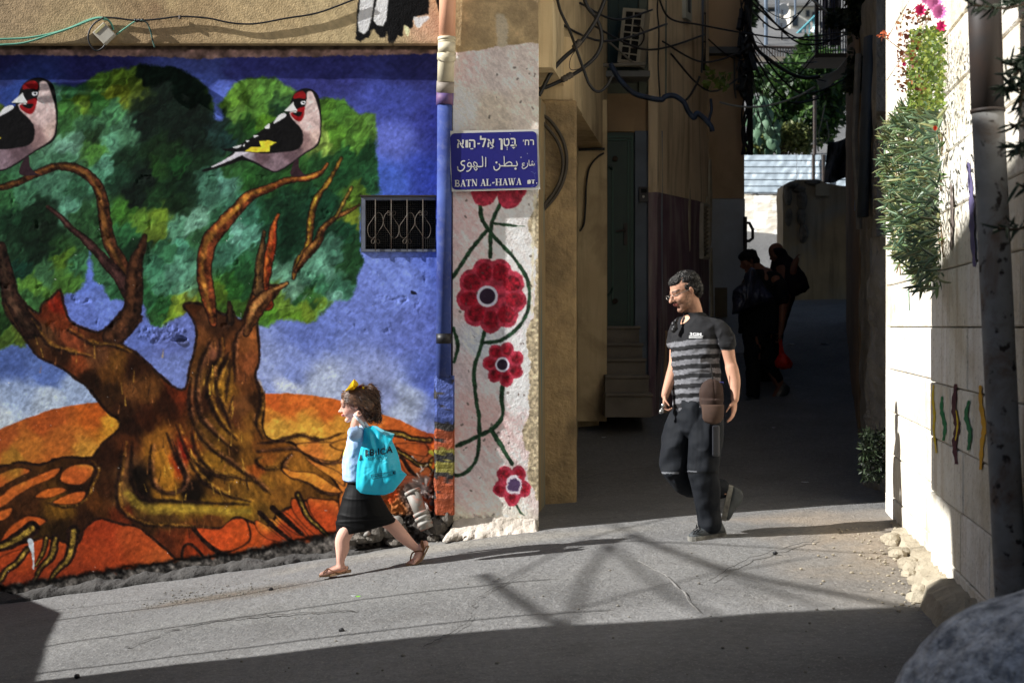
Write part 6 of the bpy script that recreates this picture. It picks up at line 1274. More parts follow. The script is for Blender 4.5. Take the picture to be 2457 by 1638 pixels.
# arabic line, as joined strokes of a broad pen
def pen(pts, w=26, smooth=True):
    a = catmull(pts, 6) if smooth and len(pts) > 2 else pts; mb = MB(); Lp = []; Rp = []
    for i, q in enumerate(a):
        p0 = a[max(i-1, 0)]; p1 = a[min(i+1, len(a)-1)]; dx = p1[0]-p0[0]; dy = p1[1]-p0[1]; l = math.hypot(dx, dy)+1e-6
        ww = w*(.78+.22*abs(dx)/l)*(.6 if i in (0, len(a)-1) else 1); nx_, ny_ = -dy/l*ww/2, dx/l*ww/2
        Lp.append(sg(q[0]+nx_, q[1]+ny_, .0042+.00004*(pen.k % 9))); Rp.append(sg(q[0]-nx_, q[1]-ny_, .0042+.00004*(pen.k % 9)))
    pen.k += 1; n = len(a); mb.add(Lp+Rp, [(i, i+1, n+i+1, n+i) for i in range(n-1)]); mb.build('pen_stroke', m_sw, sgn)
pen.k = 0
pen([(425, 800), (370, 800), (335, 835), (352, 880), (400, 900), (412, 940), (370, 1000), (310, 1018), (268, 985), (258, 915)], 28)                # ى
pen([(560, 915), (500, 920), (478, 880), (505, 838), (548, 850), (565, 905), (545, 975), (500, 1018), (452, 1025)], 26)                           # و
pen([(560, 915), (640, 925), (690, 900), (680, 850), (630, 820), (612, 860), (640, 915), (690, 970), (660, 1000), (625, 960), (640, 915)], 22)     # ه
pen([(690, 920), (780, 922), (812, 900), (812, 780), (803, 690)], 26); pen([(880, 710), (880, 820), (878, 932)], 26)                                 # ل ا
pen([(1170, 860), (1195, 900), (1180, 960), (1120, 1000), (1072, 975), (1058, 910)], 27); dot(1118, 832, 24)                                          # ن
pen([(1195, 905), (1300, 908), (1420, 905), (1500, 905), (1560, 905), (1580, 870), (1555, 800)], 26); pen([(1290, 900), (1290, 780), (1285, 690)], 24) # ط ب
pen([(1290, 900), (1340, 850), (1400, 820), (1450, 840), (1460, 880), (1430, 905)], 24); dot(1540, 968, 25)
pen([(1958, 845), (1955, 885), (1925, 890), (1920, 850)], 17); pen([(1922, 885), (1890, 890), (1888, 852)], 17); pen([(1890, 890), (1845, 888), (1838, 770)], 18)
pen([(1800, 840), (1812, 885), (1790, 930), (1752, 948)], 18); pen([(1745, 850), (1705, 848), (1690, 880), (1735, 892), (1700, 905), (1684, 940), (1712, 968), (1765, 952)], 17)
for x, y in ((1912, 800), (1900, 822), (1926, 822)): dot(x, y, 9)
# latin line with serifs, letters drawn from stems, diagonals and bowls
def serif(ch, x0, x1, y0, y1):
    w_ = x1-x0; h = y1-y0; X = lambda s: x0+s*w_; Yy = lambda t: y0+t*h; st = 30; th = 10; sf = 9
    def bar(xa, xb, ya, yb): serif.k += 1; pl2([(xa, ya), (xb, ya), (xb, yb), (xa, yb)], 'letter_stroke', .0042+.00003*(serif.k % 20))
    def dia(xa, ya, xb, yb, t): serif.k += 1; pl2([(xa-t/2, ya), (xa+t/2, ya), (xb+t/2, yb), (xb-t/2, yb)], 'letter_stroke', .0042+.00003*(serif.k % 20))
    if ch in 'BLHTN':
        pass
    if ch == 'B':
        bar(X(.12), X(.12)+st, y0, y1); bar(X(0), X(.5), y0, y0+sf); bar(X(0), X(.5), y1-sf, y1)
        pen([(X(.4), y0+6), (X(.75), y0+10), (X(.86), Yy(.25)), (X(.7), Yy(.46)), (X(.3), Yy(.49))], 20); pen([(X(.3), Yy(.5)), (X(.8), Yy(.55)), (X(.95), Yy(.75)), (X(.8), y1-10), (X(.4), y1-6)], 21)
    elif ch == 'A':
        dia(X(.5), y0, X(.82), y1, 32); dia(X(.5), y0, X(.18), y1, 11); bar(X(.27), X(.72), Yy(.62), Yy(.68)); bar(X(0), X(.34), y1-sf, y1); bar(X(.62), X(1), y1-sf, y1)
    elif ch == 'T':
        bar(X(.5)-st/2, X(.5)+st/2, y0, y1); bar(X(0), X(1), y0, y0+th); bar(X(0), X(.07), y0, Yy(.24)); bar(X(.93), X(1), y0, Yy(.24)); bar(X(.28), X(.72), y1-sf, y1)
    elif ch == 'N':
        bar(X(.12), X(.12)+th, y0, y1); bar(X(.86), X(.86)+th, y0, y1); dia(X(.16), y0, X(.86), y1, 32); bar(X(0), X(.2), y0, y0+sf); bar(X(0), X(.3), y1-sf, y1); bar(X(.74), X(1), y0, y0+sf)
    elif ch == 'L':
        bar(X(.12), X(.12)+st, y0, y1); bar(X(0), X(.55), y0, y0+sf); bar(X(0), X(.95), y1-sf, y1); bar(X(.88), X(.96), Yy(.72), y1)
    elif ch == 'H':
        bar(X(.10), X(.10)+st, y0, y1); bar(X(.9)-st, X(.9), y0, y1); bar(X(.2), X(.8), Yy(.47), Yy(.54))
        for a, b in ((0, .42), (.58, 1)): bar(X(a), X(b), y0, y0+sf); bar(X(a), X(b), y1-sf, y1)
    elif ch == 'W':
        dia(X(.14), y0, X(.32), y1, 28); dia(X(.5), y0, X(.34), y1, 10); dia(X(.48), y0, X(.66), y1, 28); dia(X(.86), y0, X(.68), y1, 10); bar(X(0), X(.3), y0, y0+sf); bar(X(.36), X(.6), y0, y0+sf); bar(X(.72), X(1), y0, y0+sf)
serif.k = 0
for ch, a in zip('BATNALHAWA', ((190, 300, 1220, 1365), (315, 440, 1215, 1362), (445, 560, 1210, 1358), (570, 690, 1200, 1352), (760, 885, 1200, 1350), (890, 1000, 1196, 1345), (1092, 1240, 1190, 1338), (1245, 1370, 1186, 1334), (1372, 1545, 1180, 1332), (1550, 1675, 1178, 1325))): serif(ch, *a)
pl2([(1030, 1268), (1080, 1262), (1070, 1290), (1022, 1296)]); pl2([(1800, 1225), (1860, 1208), (1885, 1250), (1870, 1300), (1805, 1308)]); serif('T', 1890, 1970, 1212, 1300); dot(2010, 1287, 14)
m_scr = mat('scratch_pale_blue', (120, 130, 196), rough=.6)
for pts in (((1880, 1028), (1940, 1060), (1970, 1150), (1985, 1200)), ((1995, 1060), (1950, 1090), (1975, 1180)), ((2015, 795), (1980, 820), (1990, 880), (1940, 950)), ((1870, 1390), (1930, 1350), (1960, 1330))):
    mb = MB(); a = catmull(pts, 4); n = len(a); mb.add([sg(x, y-3, .0056) for x, y in a]+[sg(x, y+4, .0056) for x, y in a], [(i, i+1, n+i+1, n+i) for i in range(n-1)]); mb.build('scratch', m_scr, sgn)

# ---------------------------------------------------------------- drainpipe in the corner
Yd = YM-.085
dp = thing('drainpipe', P(1068, 600, Yd), 'drainpipe beside the pillar, orange and cream above, painted blue below', 'drainpipe')
m_or = mat('pvc_orange', (226, 170, 138), (206, 146, 116), sc1=4, rough=.5, spec=.4); m_cr = mat('pvc_cream', (206, 196, 170), (170, 158, 130), sc1=8, rough=.5, spec=.4); m_bp = mat('w_pipe_blue', (70, 88, 150), (38, 46, 104), sc1=3, mixw=.9, rough=.8, spec=.15, bump=.2, bsc=40, stain=(150, 150, 150), stain_sc=16, stain_w=.12)
def seg(a, b, r, m, nm, n=20, par=dp): mb = MB(); mb.tube([P(a[0], a[1], a[2] if len(a) > 2 else Yd), P(b[0], b[1], b[2] if len(b) > 2 else Yd)], r, n); return mb.build(nm, m, par, smooth=True)
Yf = YB-.075
seg((1075, -120, Yf), (1073, 92, Yf), .058, m_or, 'upper_pipe')
seg((1072, 90, Yf), (1072, 98, Yf), .064, m_cr, 'collar'); seg((1072, 98, Yf), (1072, 104, Yf), .061, m_cr, 'collar'); seg((1072, 104, Yf), (1072, 128, Yf), .062, m_cr, 'socket')
mb = MB(); mb.tube([P(1072, 126, Yf), P(1072, 140, Yf), P(1070, 152, Yf+.03), P(1069, 198, Yd-.02)], .0585, 20); mb.build('elbow', m_cr, dp, smooth=True)
seg((1072, 128, Yf), (1071, 144, Yf+.02), .066, m_cr, 'collar'); seg((1069, 196, Yd-.02), (1068, 222, Yd), .0625, mat('pvc_grimy', (150, 140, 128), (100, 92, 90), sc1=12, rough=.6), 'collar')
seg((1068, 222), (1067, 252), .061, mat('w_pipe_worn', (60, 70, 140), (150, 96, 84), sc1=5, mixw=.8, rough=.6), 'worn_socket')
seg((1067, 250), (1064, 905), .052, m_bp, 'lower_pipe'); seg((1065, 800), (1065, 824), .0545, m_cable, 'black_band')
mb = MB(); mb.tube([P(1089, 252, YM-.02), P(1088, 910, YM-.02)], .018, 8); mb.build('thin_pipe', mat('pipe_dark_wine', (60, 36, 44), rough=.6), dp, smooth=True)
# plastered casing round the pipe foot
mb = MB(); rr = []
for k, v in enumerate(list(range(900, 1240, 10))):
    j = .012*noise.noise(Vector((v*.03, 1, 0))); j2 = .012*noise.noise(Vector((v*.05, 4, 0))); yq = YM-.115-j2
    rr.append([(uX(1043, YM)+j, YM-.01, vZ(v, YM)), (uX(1044, YM)+j, yq+.01, vZ(v, YM)), (uX(1050, YM)+j, yq, vZ(v, YM)), (uX(1088, YM), yq-.005+j, vZ(v, YM)), (uX(1091.5, YM), yq+.01, vZ(v, YM)), (uX(1092, YM), YM-.01, vZ(v, YM))])
mb.loft(rr); me = mb.mesh('pipe_casing', mat('casing_paint', attr=True, sc1=20, mixw=.4, rough=.7, bump=.8, bsc=50, bump2=.6, bsc2=14, bdist=.008))
bm = bmesh.new(); bm.from_mesh(me); bmesh.ops.subdivide_edges(bm, edges=bm.edges[:], cuts=2, use_grid_fill=True); bm.to_mesh(me); bm.free()
co = np.array([tuple(v.co) for v in me.vertices]); vv = HV-(co[:, 2]-EYE)*F/YM; cc = np.zeros((len(co), 3))
blu = s2l(np.array((72, 92, 166))/255.); org = s2l(np.array((168, 74, 28))/255.); yel = s2l(np.array((140, 132, 50))/255.); bkk = s2l(np.array((30, 26, 24))/255.)
nn0 = nz3(co, .03, 1)
for i in range(len(co)):
    v = vv[i]+nn0[i]*10; c = blu if v < 1012 else (bkk if v < 1026 else (org if v < 1072 else (yel if v < 1088 else (bkk if v < 1104 else (yel if v < 1130 else (bkk if v < 1142 else org))))))
    if nn0[i] > .45: c = bkk*1.6
    cc[i] = c*(1.15+.45*nn0[i])*.8+.012
setcol(me, cc); rebase(me, dp); link('pipe_casing', me, dp)
ep = thing('pipe_stub', P(1000, 1230, YM-.12), 'broken white drain pipe end leaning out at the foot of the wall', 'pipe')
m_ep = mat('w_pvc_dirty', (156, 154, 148), (96, 90, 82), sc1=7, rough=.6, stain=(176, 84, 40), stain_sc=12, stain_w=.8)
mb = MB(); mb.tube([P(990, 1180, YM-.06), P(1012, 1236, YM-.10)], [.052, .046], 18); mb.build('barrel', m_ep, ep, smooth=True)
for t in (0, .93, 1.12, 1.35):
    a = P(990, 1180, YM-.06); b = P(1012, 1236, YM-.10); c = a+(b-a)*t; d = (b-a).normalized(); mb = MB(); mb.tube([c-d*.012, c+d*.012], .058 if t < 1.3 else .054, 18); mb.build('collar', m_ep, ep, smooth=True)
mb = MB(); a = P(1012, 1236, YM-.10); d = (P(1012, 1236, YM-.10)-P(990, 1180, YM-.06)).normalized(); mb.tube([a, a+d*.10], .05, 18); mb.build('socket', m_ep, ep, smooth=True)
mb = MB(); mb.tube([P(948, 1252, YM-.02), P(954, 1250, YM-.12)], .04, 16); mb.tube([P(862, 1290, YM-.02), P(884, 1278, YM-.14)], .016, 8); mb.build('broken_pipe_piece', m_ep, ep, smooth=True)

# ---------------------------------------------------------------- cables
def cable(name, label, pts, r, m, group=None, n=6, parent=None, noise_=0):
    a = catmull([tuple(p) for p in pts], 7) if len(pts) > 2 else pts; mb = MB(); mb.tube(a, r, n)
    o = mb.build(name, m, parent, smooth=True)
    if parent is None: reg(o, label, 'cable', group)
    return o
m_gc = mat('green_cable', (110, 168, 144), (70, 130, 110), sc1=6, rough=.45); yb = YB-.02
bc_ = [c1(*p) for p in ((640, 110), (730, 115), (860, 130), (1000, 120), (1130, 105), (1300, 115), (1450, 145), (1600, 150), (1800, 115), (2000, 80), (2240, -10))]
cable('beam_cable', 'black cable sagging across the plaster beam above the mural', [P(u, v, yb) for u, v in bc_], .0065, m_cable)
cable('green_cable', 'upper of the two pale green cables on the beam', [P(u, v, yb) for u, v in [c1(*p) for p in ((-300, 252), (0, 247), (200, 235), (400, 190), (560, 125), (640, 112), (690, 140), (712, 190))]], .0072, m_gc)
cable('green_cable', 'lower of the two pale green cables on the beam', [P(u, v, yb-.01) for u, v in [c1(*p) for p in ((-300, 300), (0, 283), (150, 270), (300, 225), (450, 175), (600, 118), (660, 125))]], .0072, m_gc)
cable('cable_tail', 'green cable tail crossing to the knot right of the junction box', [P(u, v, yb-.01) for u, v in [c1(*p) for p in ((730, 218), (790, 175), (840, 140), (880, 128))]], .0055, m_gc)
cable('cable_tail', 'taped cable end dangling below the knot on the beam', [P(u, v, yb-.02) for u, v in [c1(*p) for p in ((880, 128), (920, 145), (945, 200), (955, 250), (970, 298))]], .0055, mat('tail', (70, 100, 90), (20, 20, 20), sc1=30, mixw=1))
cable('cable_loop', 'black cable loop hanging round the junction box', [P(u, v, yb-.015) for u, v in [c1(*p) for p in ((650, 112), (590, 150), (556, 210), (560, 270), (600, 318), (640, 305), (662, 275))]], .0065, m_cable)
mb = MB()
for k in range(5): mb.ell(P(c1(850+k*11, 130)[0], c1(0, 128+3*(k % 2))[1], yb-.01), .012, .012, .013, 8)
reg(mb.build('cable_knot', m_cable, smooth=True), 'black taped knot joining cables on the beam', 'cable knot')
jb = MB(); q = [c1(578, 205), c1(648, 138), c1(722, 215), c1(652, 280)]; jb.prism([P(u, v, yb-.05) for u, v in q], (0, .05, 0)); jb = reg(jb.build('junction_box', mat('box_grey_white', (196, 190, 176), (176, 168, 150), sc1=10, rough=.5)), 'square pale junction box hung on one corner on the beam', 'junction box'); bevel(jb, .006)
mb = MB(); q = [c1(590, 200), c1(648, 146), c1(660, 158), c1(602, 212)]; mb.prism([P(u, v, yb-.054) for u, v in q], (0, .004, 0)); mb.build('lid_edge', mat('box_yellowed', (200, 190, 140)), jb)
mb = MB(); mb.tube([P(432, 38, yb), P(432, 46, yb)], .012, 8); mb.build('cable_clip', m_grille, bld)
# thick knotted cables by the pillar
Yk_ = 10.75
def cc7(*p): return [c7(*q) for q in p]
def run(ps, Ys, r, label, m=m_cable, name='overhead_cable'):
    if not hasattr(Ys, '__len__'): Ys = [Ys]*len(ps)
    return cable(name, label, [P(u, v, y) for (u, v), y in zip(ps, Ys)], r, m, 'tangled cables beside the pillar')
run(cc7((1288, 600), (1310, 560), (1350, 480), (1400, 410), (1460, 350), (1530, 290), (1590, 215), (1650, 120), (1700, 0), (1720, -100)), Yk_, .016, 'thick black cable rising diagonally from the pillar edge')
run(cc7((1290, 560), (1340, 545), (1420, 510), (1500, 470), (1568, 425), (1640, 360), (1676, 290), (1680, 210), (1650, 120), (1590, 40), (1560, -60)), Yk_+.02, .015, 'black cable curving from the pillar up round a wide bend')
run(cc7((1390, -80), (1420, 60), (1480, 190), (1530, 330), (1570, 440), (1600, 520), (1640, 570), (1680, 570), (1720, 530), (1745, 480)), Yk_-.03, .011, 'thin black cable crossing down past the knots')
run(cc7((1395, -80), (1412, 30), (1450, 130), (1500, 230), (1520, 300)), Yk_-.05, .006, 'frayed wire beside the crossing cable')
run(cc7((1525, 310), (1490, 360), (1480, 420), (1500, 440), (1550, 430)), Yk_-.05, .003, 'fine wire drooping between the two knots', m_iron)
for i, (a, b) in enumerate((((1505, 305), (1550, 255)), ((1430, 505), (1500, 465)))):
    p = P(*c7(*a), Yk_-.01); q = P(*c7(*b), Yk_-.01); mb = MB(); mb.tube([p+(q-p)*k/8 for k in range(9)], [.018, .026, .022, .028, .021, .027, .023, .026, .017], 9)
    reg(mb.build('cable_joint', mat('joint_tape', (92, 84, 74), (40, 38, 36), sc1=40, mixw=1, rough=.7), smooth=True), ['upper', 'lower'][i]+' taped cable joint right of the pillar', 'cable joint')
yy_ = 11.2
cable('conduit_loop', 'outer dark conduit bulging down the pier right of the sign', [P(u, v, yy_) for u, v in cc7((1290, 720), (1340, 740), (1400, 810), (1445, 900), (1462, 1000), (1450, 1100), (1410, 1200), (1350, 1280), (1305, 1325))], .015, mat('conduit_brown', (64, 58, 50), (40, 36, 32), sc1=10, rough=.6))
cable('conduit_loop', 'inner dark conduit bulging down the pier right of the sign', [P(u, v, yy_-.03) for u, v in cc7((1290, 745), (1340, 800), (1400, 880), (1430, 960), (1438, 1040), (1420, 1130), (1380, 1210), (1310, 1310), (1305, 1410))], .013, mat('conduit_brown'))
cable('wall_cable', 'black cable looping down the dark recess wall', [P(u, v, 14.4) for u, v in [(1250+x*k6, y*k6) for x, y in ((520, 960), (480, 985), (430, 1050), (410, 1150), (405, 1280), (395, 1400), (370, 1450))]], .010, m_cable)
cable('wall_cable', 'horizontal cable across the recess above the green door', [P(u, v, 14.4) for u, v in [(1250+x*k6, y*k6) for x, y in ((362, 940), (440, 935), (525, 935))]], .014, m_cable)
Yz = 14.3
bl_ = [(1250+x*k6, y*k6) for x, y in ((560, 400), (620, 500), (700, 580), (790, 610), (880, 625), (905, 605), (960, 600), (1020, 640), (1050, 700), (1085, 740), (1105, 710), (1150, 745), (1190, 790), (1200, 825))]
m_bc = mat('blue_black_cable', (44, 62, 92), (20, 22, 26), sc1=14, mixw=.8, rough=.45)
cable('cable_bundle', 'thick dark blue cable bundle snaking over the ochre house', [P(u, v, Yz) for u, v in bl_], .026, m_bc)
cable('cable_bundle', 'thinner black cable following the bundle over the ochre house', [P(u, v+4, Yz+.03) for u, v in bl_[1:10]], .014, m_cable)
cable('cable_bundle', 'short blue cable rising at the corner of the ochre house', [P(u, v, Yz) for u, v in [(1250+x*k6, y*k6) for x, y in ((1195, 825), (1180, 760), (1195, 690), (1190, 620))]], .014, m_bc)
cable('wall_cable', 'black cable arching from the bundle up to the balcony', [P(u, v, Yz+.2) for u, v in [(1250+x*k6, y*k6) for x, y in ((1020, 640), (1060, 600), (1100, 530), (1120, 480))]], .012, m_cable)
cable('wall_cable', 'thin cable dropping down the left of the ochre house', [P(u, v, 14.9) for u, v in [(1250+x*k6, y*k6) for x, y in ((865, -60), (855, 60), (865, 200), (860, 400), (872, 615))]], .008, m_cable)
cable('service_wire', 'long wire stretched from the ochre house across the gap to the balcony', [P(u, v, y) for (u, v), y in zip([(1575, -30), (1604, 42), (1680, 60), (1800, 82), (1900, 92), (2040, 76)], (14.9, 15, 15.8, 17, 18, 19))], .011, m_cable)
cable('service_wire', 'wire crossing lower between the houses at the gap', [P(u, v, y) for (u, v), y in zip([(1700, 95), (1760, 140), (1850, 152), (1960, 150)], (16.5, 17, 18, 19))], .009, m_cable)
cable('service_wire', 'thick dark wire swooping down across the gap', [P(u, v, 17.3) for u, v in [(1650+x*k6, y*k6) for x, y in ((360, 40), (420, 280), (520, 380), (640, 460), (740, 490), (830, 480))]], .022, m_cable)
cable('white_cable', 'pale cable sagging low across the gap in front of the fig tree', [P(u, v, 16.8) for u, v in [(1650+x*k6, y*k6) for x, y in ((200, 642), (300, 665), (420, 672), (560, 650), (700, 600), (800, 545))]], .012, mat('pale_cable', (176, 176, 168), rough=.5))
cable('clothes_bar', 'long pale rod slanting down from the balcony', [P(1940, -8, 18), P(2042, 78, 18)], .018, mat('pale_cable'))
m_pc = mat('pale_cable')
for i in range(9):
    o_ = i*7.5; cable('coiled_wire', 'white coiled wires bunched under the balcony on the right', [P(u, v, 19+.05*i) for u, v in [(1650+(800+i*3)*k6, (478+o_*1.2)*k6), (1650+(860)*k6, (472+o_*1.35)*k6), (1650+920*k6, (450+o_)*k6), (1650+(960+i*2)*k6, (415+o_)*k6), (1650+(1000)*k6, (365+o_*1.1)*k6)]], .009, m_pc, 'coiled white wires below the balcony')
cable('loop_wire', 'dark wire loop with pale coil hanging over the tin fence', [P(u, v, 20) for u, v in [(1650+x*k6, y*k6) for x, y in ((860, 660), (835, 780), (820, 850), (850, 900), (885, 860), (870, 760))]], .008, m_pc)
rs = random.Random(9); labs = ['first', 'second', 'third', 'fourth', 'fifth', 'sixth', 'seventh', 'eighth', 'ninth']
for i in range(9):
    u0 = 1794+rs.random()*10; v0 = rs.uniform(60, 180); u1 = rs.uniform(1820, 1900); v1 = rs.uniform(180, 330)
    cable('hanging_wire', 'thin dark wire fanning out from the pole across the gap', [P(u0, v0, 17.6), P((u0+u1)/2-4, (v0+v1)/2+18, 18), P(u1, v1, 18.6)], .006, m_cable, 'thin wires fanning from the wire pole')
up = thing('wire_pole', P(1798, 300, 17.6), 'dark slender pole wrapped in cables left of the gap', 'pole')
mb = MB(); mb.tube([P(1795, -100, 17.6), P(1799, 200, 17.6), P(1801, 372, 17.6)], .035, 8); mb.build('shaft', m_iron, up, smooth=True)
for k in range(9):
    mb = MB(); pts = [P(1795+rs.uniform(-12, 6)+8*math.sin(j*1.3+k), -60+j*48, 17.5) for j in range(10)]; mb.tube(catmull([tuple(p) for p in pts], 4), .011, 5); mb.build('wrapped_cable', m_cable, up, smooth=True)
for k in range(22):
    mb = MB(); u = 1784+rs.uniform(-10, 16); v = rs.uniform(10, 210); mb.tube([P(u, v, 17.45), P(u+rs.uniform(-10, 14), v+rs.uniform(10, 40), 17.4)], rs.uniform(.02, .04), 5); mb.build('tangle', m_cable, up)

# overhead cables outside the picture; only their shadows on the street are seen
def shadowcable(pts, hs, r, label):
    out = []
    for (u, v), h in zip(pts, hs):
        g0 = onG(u, v); t = h/e_; out.append(Vector((g0.x-t, g0.y-k_*t, g0.z+h)))
    d0 = (out[0]-out[1]).normalized(); d1 = (out[-1]-out[-2]).normalized(); cable('overhead_cable', label, [out[0]+d0*.4]+out+[out[-1]+d1*.3], r, m_cable, 'cables over the street left of the picture')
rs = random.Random(44)
for i in range(12):
    u0 = rs.uniform(1790, 1805); v0 = rs.uniform(-20, 190); u1 = rs.uniform(1930, 2040); v1 = v0+rs.uniform(-30, 150); sg_ = rs.uniform(20, 90)
    cable('gap_wire', 'dark wire sagging across the gap between the house corner and the balcony', [P(u0, v0, 17.5), P((u0+u1)/2, (v0+v1)/2+sg_, 17.8+rs.random()), P(u1, v1, 18.5)], rs.choice([.006, .008, .012]), m_cable, 'wires sagging across the gap')
for i, (a, b, sg_, y0, y1) in enumerate(((1392, 1565, 40, 12.3, 14.8), (1300, 1600, 70, 11, 14.9), (1420, 1690, 60, 13, 16.2), (1590, 1790, 50, 14.9, 17.4), (1610, 1800, 90, 15, 17.5))):
    v0 = (8, 30, 60, 100, 130)[i]; cable('wall_cable', ['first', 'lowest left', 'middle', 'right', 'lowest right'][i]+' black cable sagging between the left hand houses', [P(a, v0, y0), P((a+b)/2, v0+sg_, (y0+y1)/2), P(b, v0+sg_*.4, y1)], .011, m_cable)
chk = [onG(*q_) for q_ in ((1530, 1350), (1575, 1374), (1600, 1388), (1622, 1412), (1640, 1425), (1655, 1452), (1680, 1475))]; mb = MB(); a_ = catmull([tuple(p) for p in chk], 5); n_ = len(a_)
mb.add([Vector(p)+Vector((.004+.003*math.sin(i), 0, .014)) for i, p in enumerate(a_)]+[Vector(p)-Vector((.003, .0, -.014)) for p in a_], [(i, i+1, n_+i+1, n_+i) for i in range(n_-1)]); reg(mb.build('chalk_line', mat('chalk', (170, 168, 164), (112, 110, 108), sc1=60, mixw=1)), kind='structure')
for i, pp in enumerate((((1010, 1560), (1120, 1500), (1150, 1440), (1260, 1380)), ((300, 1560), (480, 1500), (700, 1478), (860, 1470)), ((1700, 1400), (1800, 1345), (1960, 1300)), ((1300, 1180), (1500, 1130), (1760, 1120)))):
    a_ = [onG(*q_) for q_ in pp]; a_ = catmull([tuple(p) for p in a_], 12); n_ = len(a_); rr_ = random.Random(i); o_ = [Vector((rr_.uniform(-.012, .012), rr_.uniform(-.03, .03), .0145)) for _ in a_]; mb = MB()
    mb.add([Vector(p)+d for p, d in zip(a_, o_)]+[Vector(p)+d+Vector((0, .012+.01*rr_.random(), 0)) for p, d in zip(a_, o_)], [(i_, i_+1, n_+i_+1, n_+i_) for i_ in range(n_-1)]); reg(mb.build('road_crack', mat('crack_dark', (52, 50, 48), (80, 78, 74), sc1=30), smooth=False), kind='structure')
shadowcable([(150, 1487), (500, 1440), (830, 1383)], (2.2, 2.3, 2.3), .012, 'cable over the street whose shadow runs past the girl')
shadowcable([(120, 1552), (700, 1464), (1190, 1402)], (2.4, 2.6, 2.6), .013, 'cable over the street shadowing the middle of the road')
shadowcable([(100, 1614), (700, 1540), (1290, 1475)], (2.2, 2.4, 2.5), .012, 'cable over the street nearest the shade edge')
shadowcable([(150, 1460), (400, 1435), (560, 1418)], (2.2, 2.3, 2.3), .005, 'thin cable over the street beside the mural')
shadowcable([(1560, 1302), (1700, 1352), (1850, 1392), (2150, 1450)], (4.6, 4.7, 4.8, 4.9), .026, 'heavy cable bundle over the street, long diagonal shadow')
shadowcable([(1480, 1262), (1700, 1360), (1900, 1432)], (4.7, 4.8, 4.9), .014, 'second diagonal cable over the street')
shadowcable([(1190, 1400), (1260, 1450), (1340, 1500)], (4.3, 4.4, 4.4), .030, 'short heavy cable over the street')
shadowcable([(1450, 1320), (1400, 1400), (1370, 1500)], (5.2, 5.2, 5.2), .020, 'cable over the street crossing the others')
shadowcable([(1480, 1320), (1600, 1420), (1700, 1470)], (5.2, 5.3, 5.3), .018, 'blurred cable over the street at the junction')
shadowcable([(1250, 1370), (1420, 1290), (1560, 1255)], (4.6, 4.6, 4.6), .012, 'cable over the street toward the pillar')
shadowcable([(1560, 1300), (1900, 1316), (2150, 1328)], (3.2, 3.2, 3.2), .010, 'thin level cable over the street')
shadowcable([(1420, 1450), (1600, 1400), (1850, 1350)], (5.2, 5.2, 5.2), .012, 'thin rising cable over the street')

# ---------------------------------------------------------------- litter
def scrap(name, label, u, v, s, m, cat='litter', n=6, h=.4):
    g0 = onG(u, v); rs = random.Random(int(u)); mb = MB(); pts = [(g0.x+s*math.cos(t)*(.6+.5*rs.random()), g0.y+s*.7*math.sin(t)*(.6+.5*rs.random()), g0.z+.004+s*h*rs.random()) for t in np.linspace(0, 6.28, n+1)[:-1]]
    c = (g0.x, g0.y, g0.z+s*h*.6); mb.add([c]+pts, [(0, i+1, (i+1) % n+1) for i in range(n)]); o = reg(mb.build(name, m), label, cat); o.modifiers.new('t', 'SOLIDIFY').thickness = .0015; return o
m_pap = mat('paper_white', (206, 210, 212), rough=.7)
scrap('wrapper', 'crumpled green and white sweet wrapper on the road below the girl', 860, 1432, .022, mat('wrapper_green', (120, 210, 40), (170, 230, 90), sc1=60, rough=.4)); scrap('paper_scrap', 'white paper bit beside the green wrapper', 849, 1431, .018, m_pap)
for i, (u, v, s, l) in enumerate(((1448, 1050, .03, 'pale scrap on the alley floor near the steps'), (1527, 1008, .03, 'thin bright scrap on the alley floor left of the man'), (1898, 826, .06, 'white paper on the alley floor right of the red bag'), (2122, 1152, .035, 'crumpled clear plastic at the foot of the limestone wall'), (1856, 1026, .02, 'tiny pale scrap on the dark alley floor'), (1978, 826, .07, 'long flat pale strip on the alley floor'), (1784, 824, .03, 'white scrap beside the whitewashed wall'), (1930, 1158, .04, 'faint wire scrap on the alley floor'))): scrap('paper_scrap', l, u, v, s, m_pap, h=.15)
rs = random.Random(4); gm = MB()
for k in range(90):
    u = rs.uniform(60, 2150); v = rs.uniform(1240, 1630); g0 = onG(u, v) if k % 1 == 0 else None; r = rs.uniform(.003, .009)*(1.5 if rs.random() < .08 else 1); gm.ell((g0.x, g0.y, g0.z+r*.4), r, r, r*.7, 6)
for k in range(500):
    u = rs.gauss(560, 160); v = rs.gauss(1430-(u-560)*.13, 14); g0 = onG(u, v); r = rs.uniform(.003, .008); gm.ell((g0.x, g0.y, g0.z+r*.4), r, r, r*.6, 6)
for k in range(500):
    u = rs.uniform(820, 1290); v = 1296-(u-820)*.06+rs.gauss(0, 8); g0 = onG(u, v); r = rs.uniform(.004, .014); gm.ell((g0.x, g0.y, g0.z+r*.4), r, r, r*.7, 6)
reg(gm.build('gravel', mat('w_grit', (126, 122, 114), (84, 80, 74), sc1=40, rough=.95)), 'scattered grit on the worn asphalt', 'gravel', kind='stuff')
for i, (u, v) in enumerate(((650, 1417), (820, 1516), (185, 1626), (1860, 1330))):
    g0 = onG(u, v); mb = MB(); stone(mb, (g0.x, g0.y, g0.z+.01), .016, .014, .012, 300+i); reg(mb.build('pebble', m_cable), ['dark pebble on the road left of the girl', 'dark pebble near the shade edge', 'dark pebble at the lower left', 'dark pebble right of the man'][i], 'pebble')
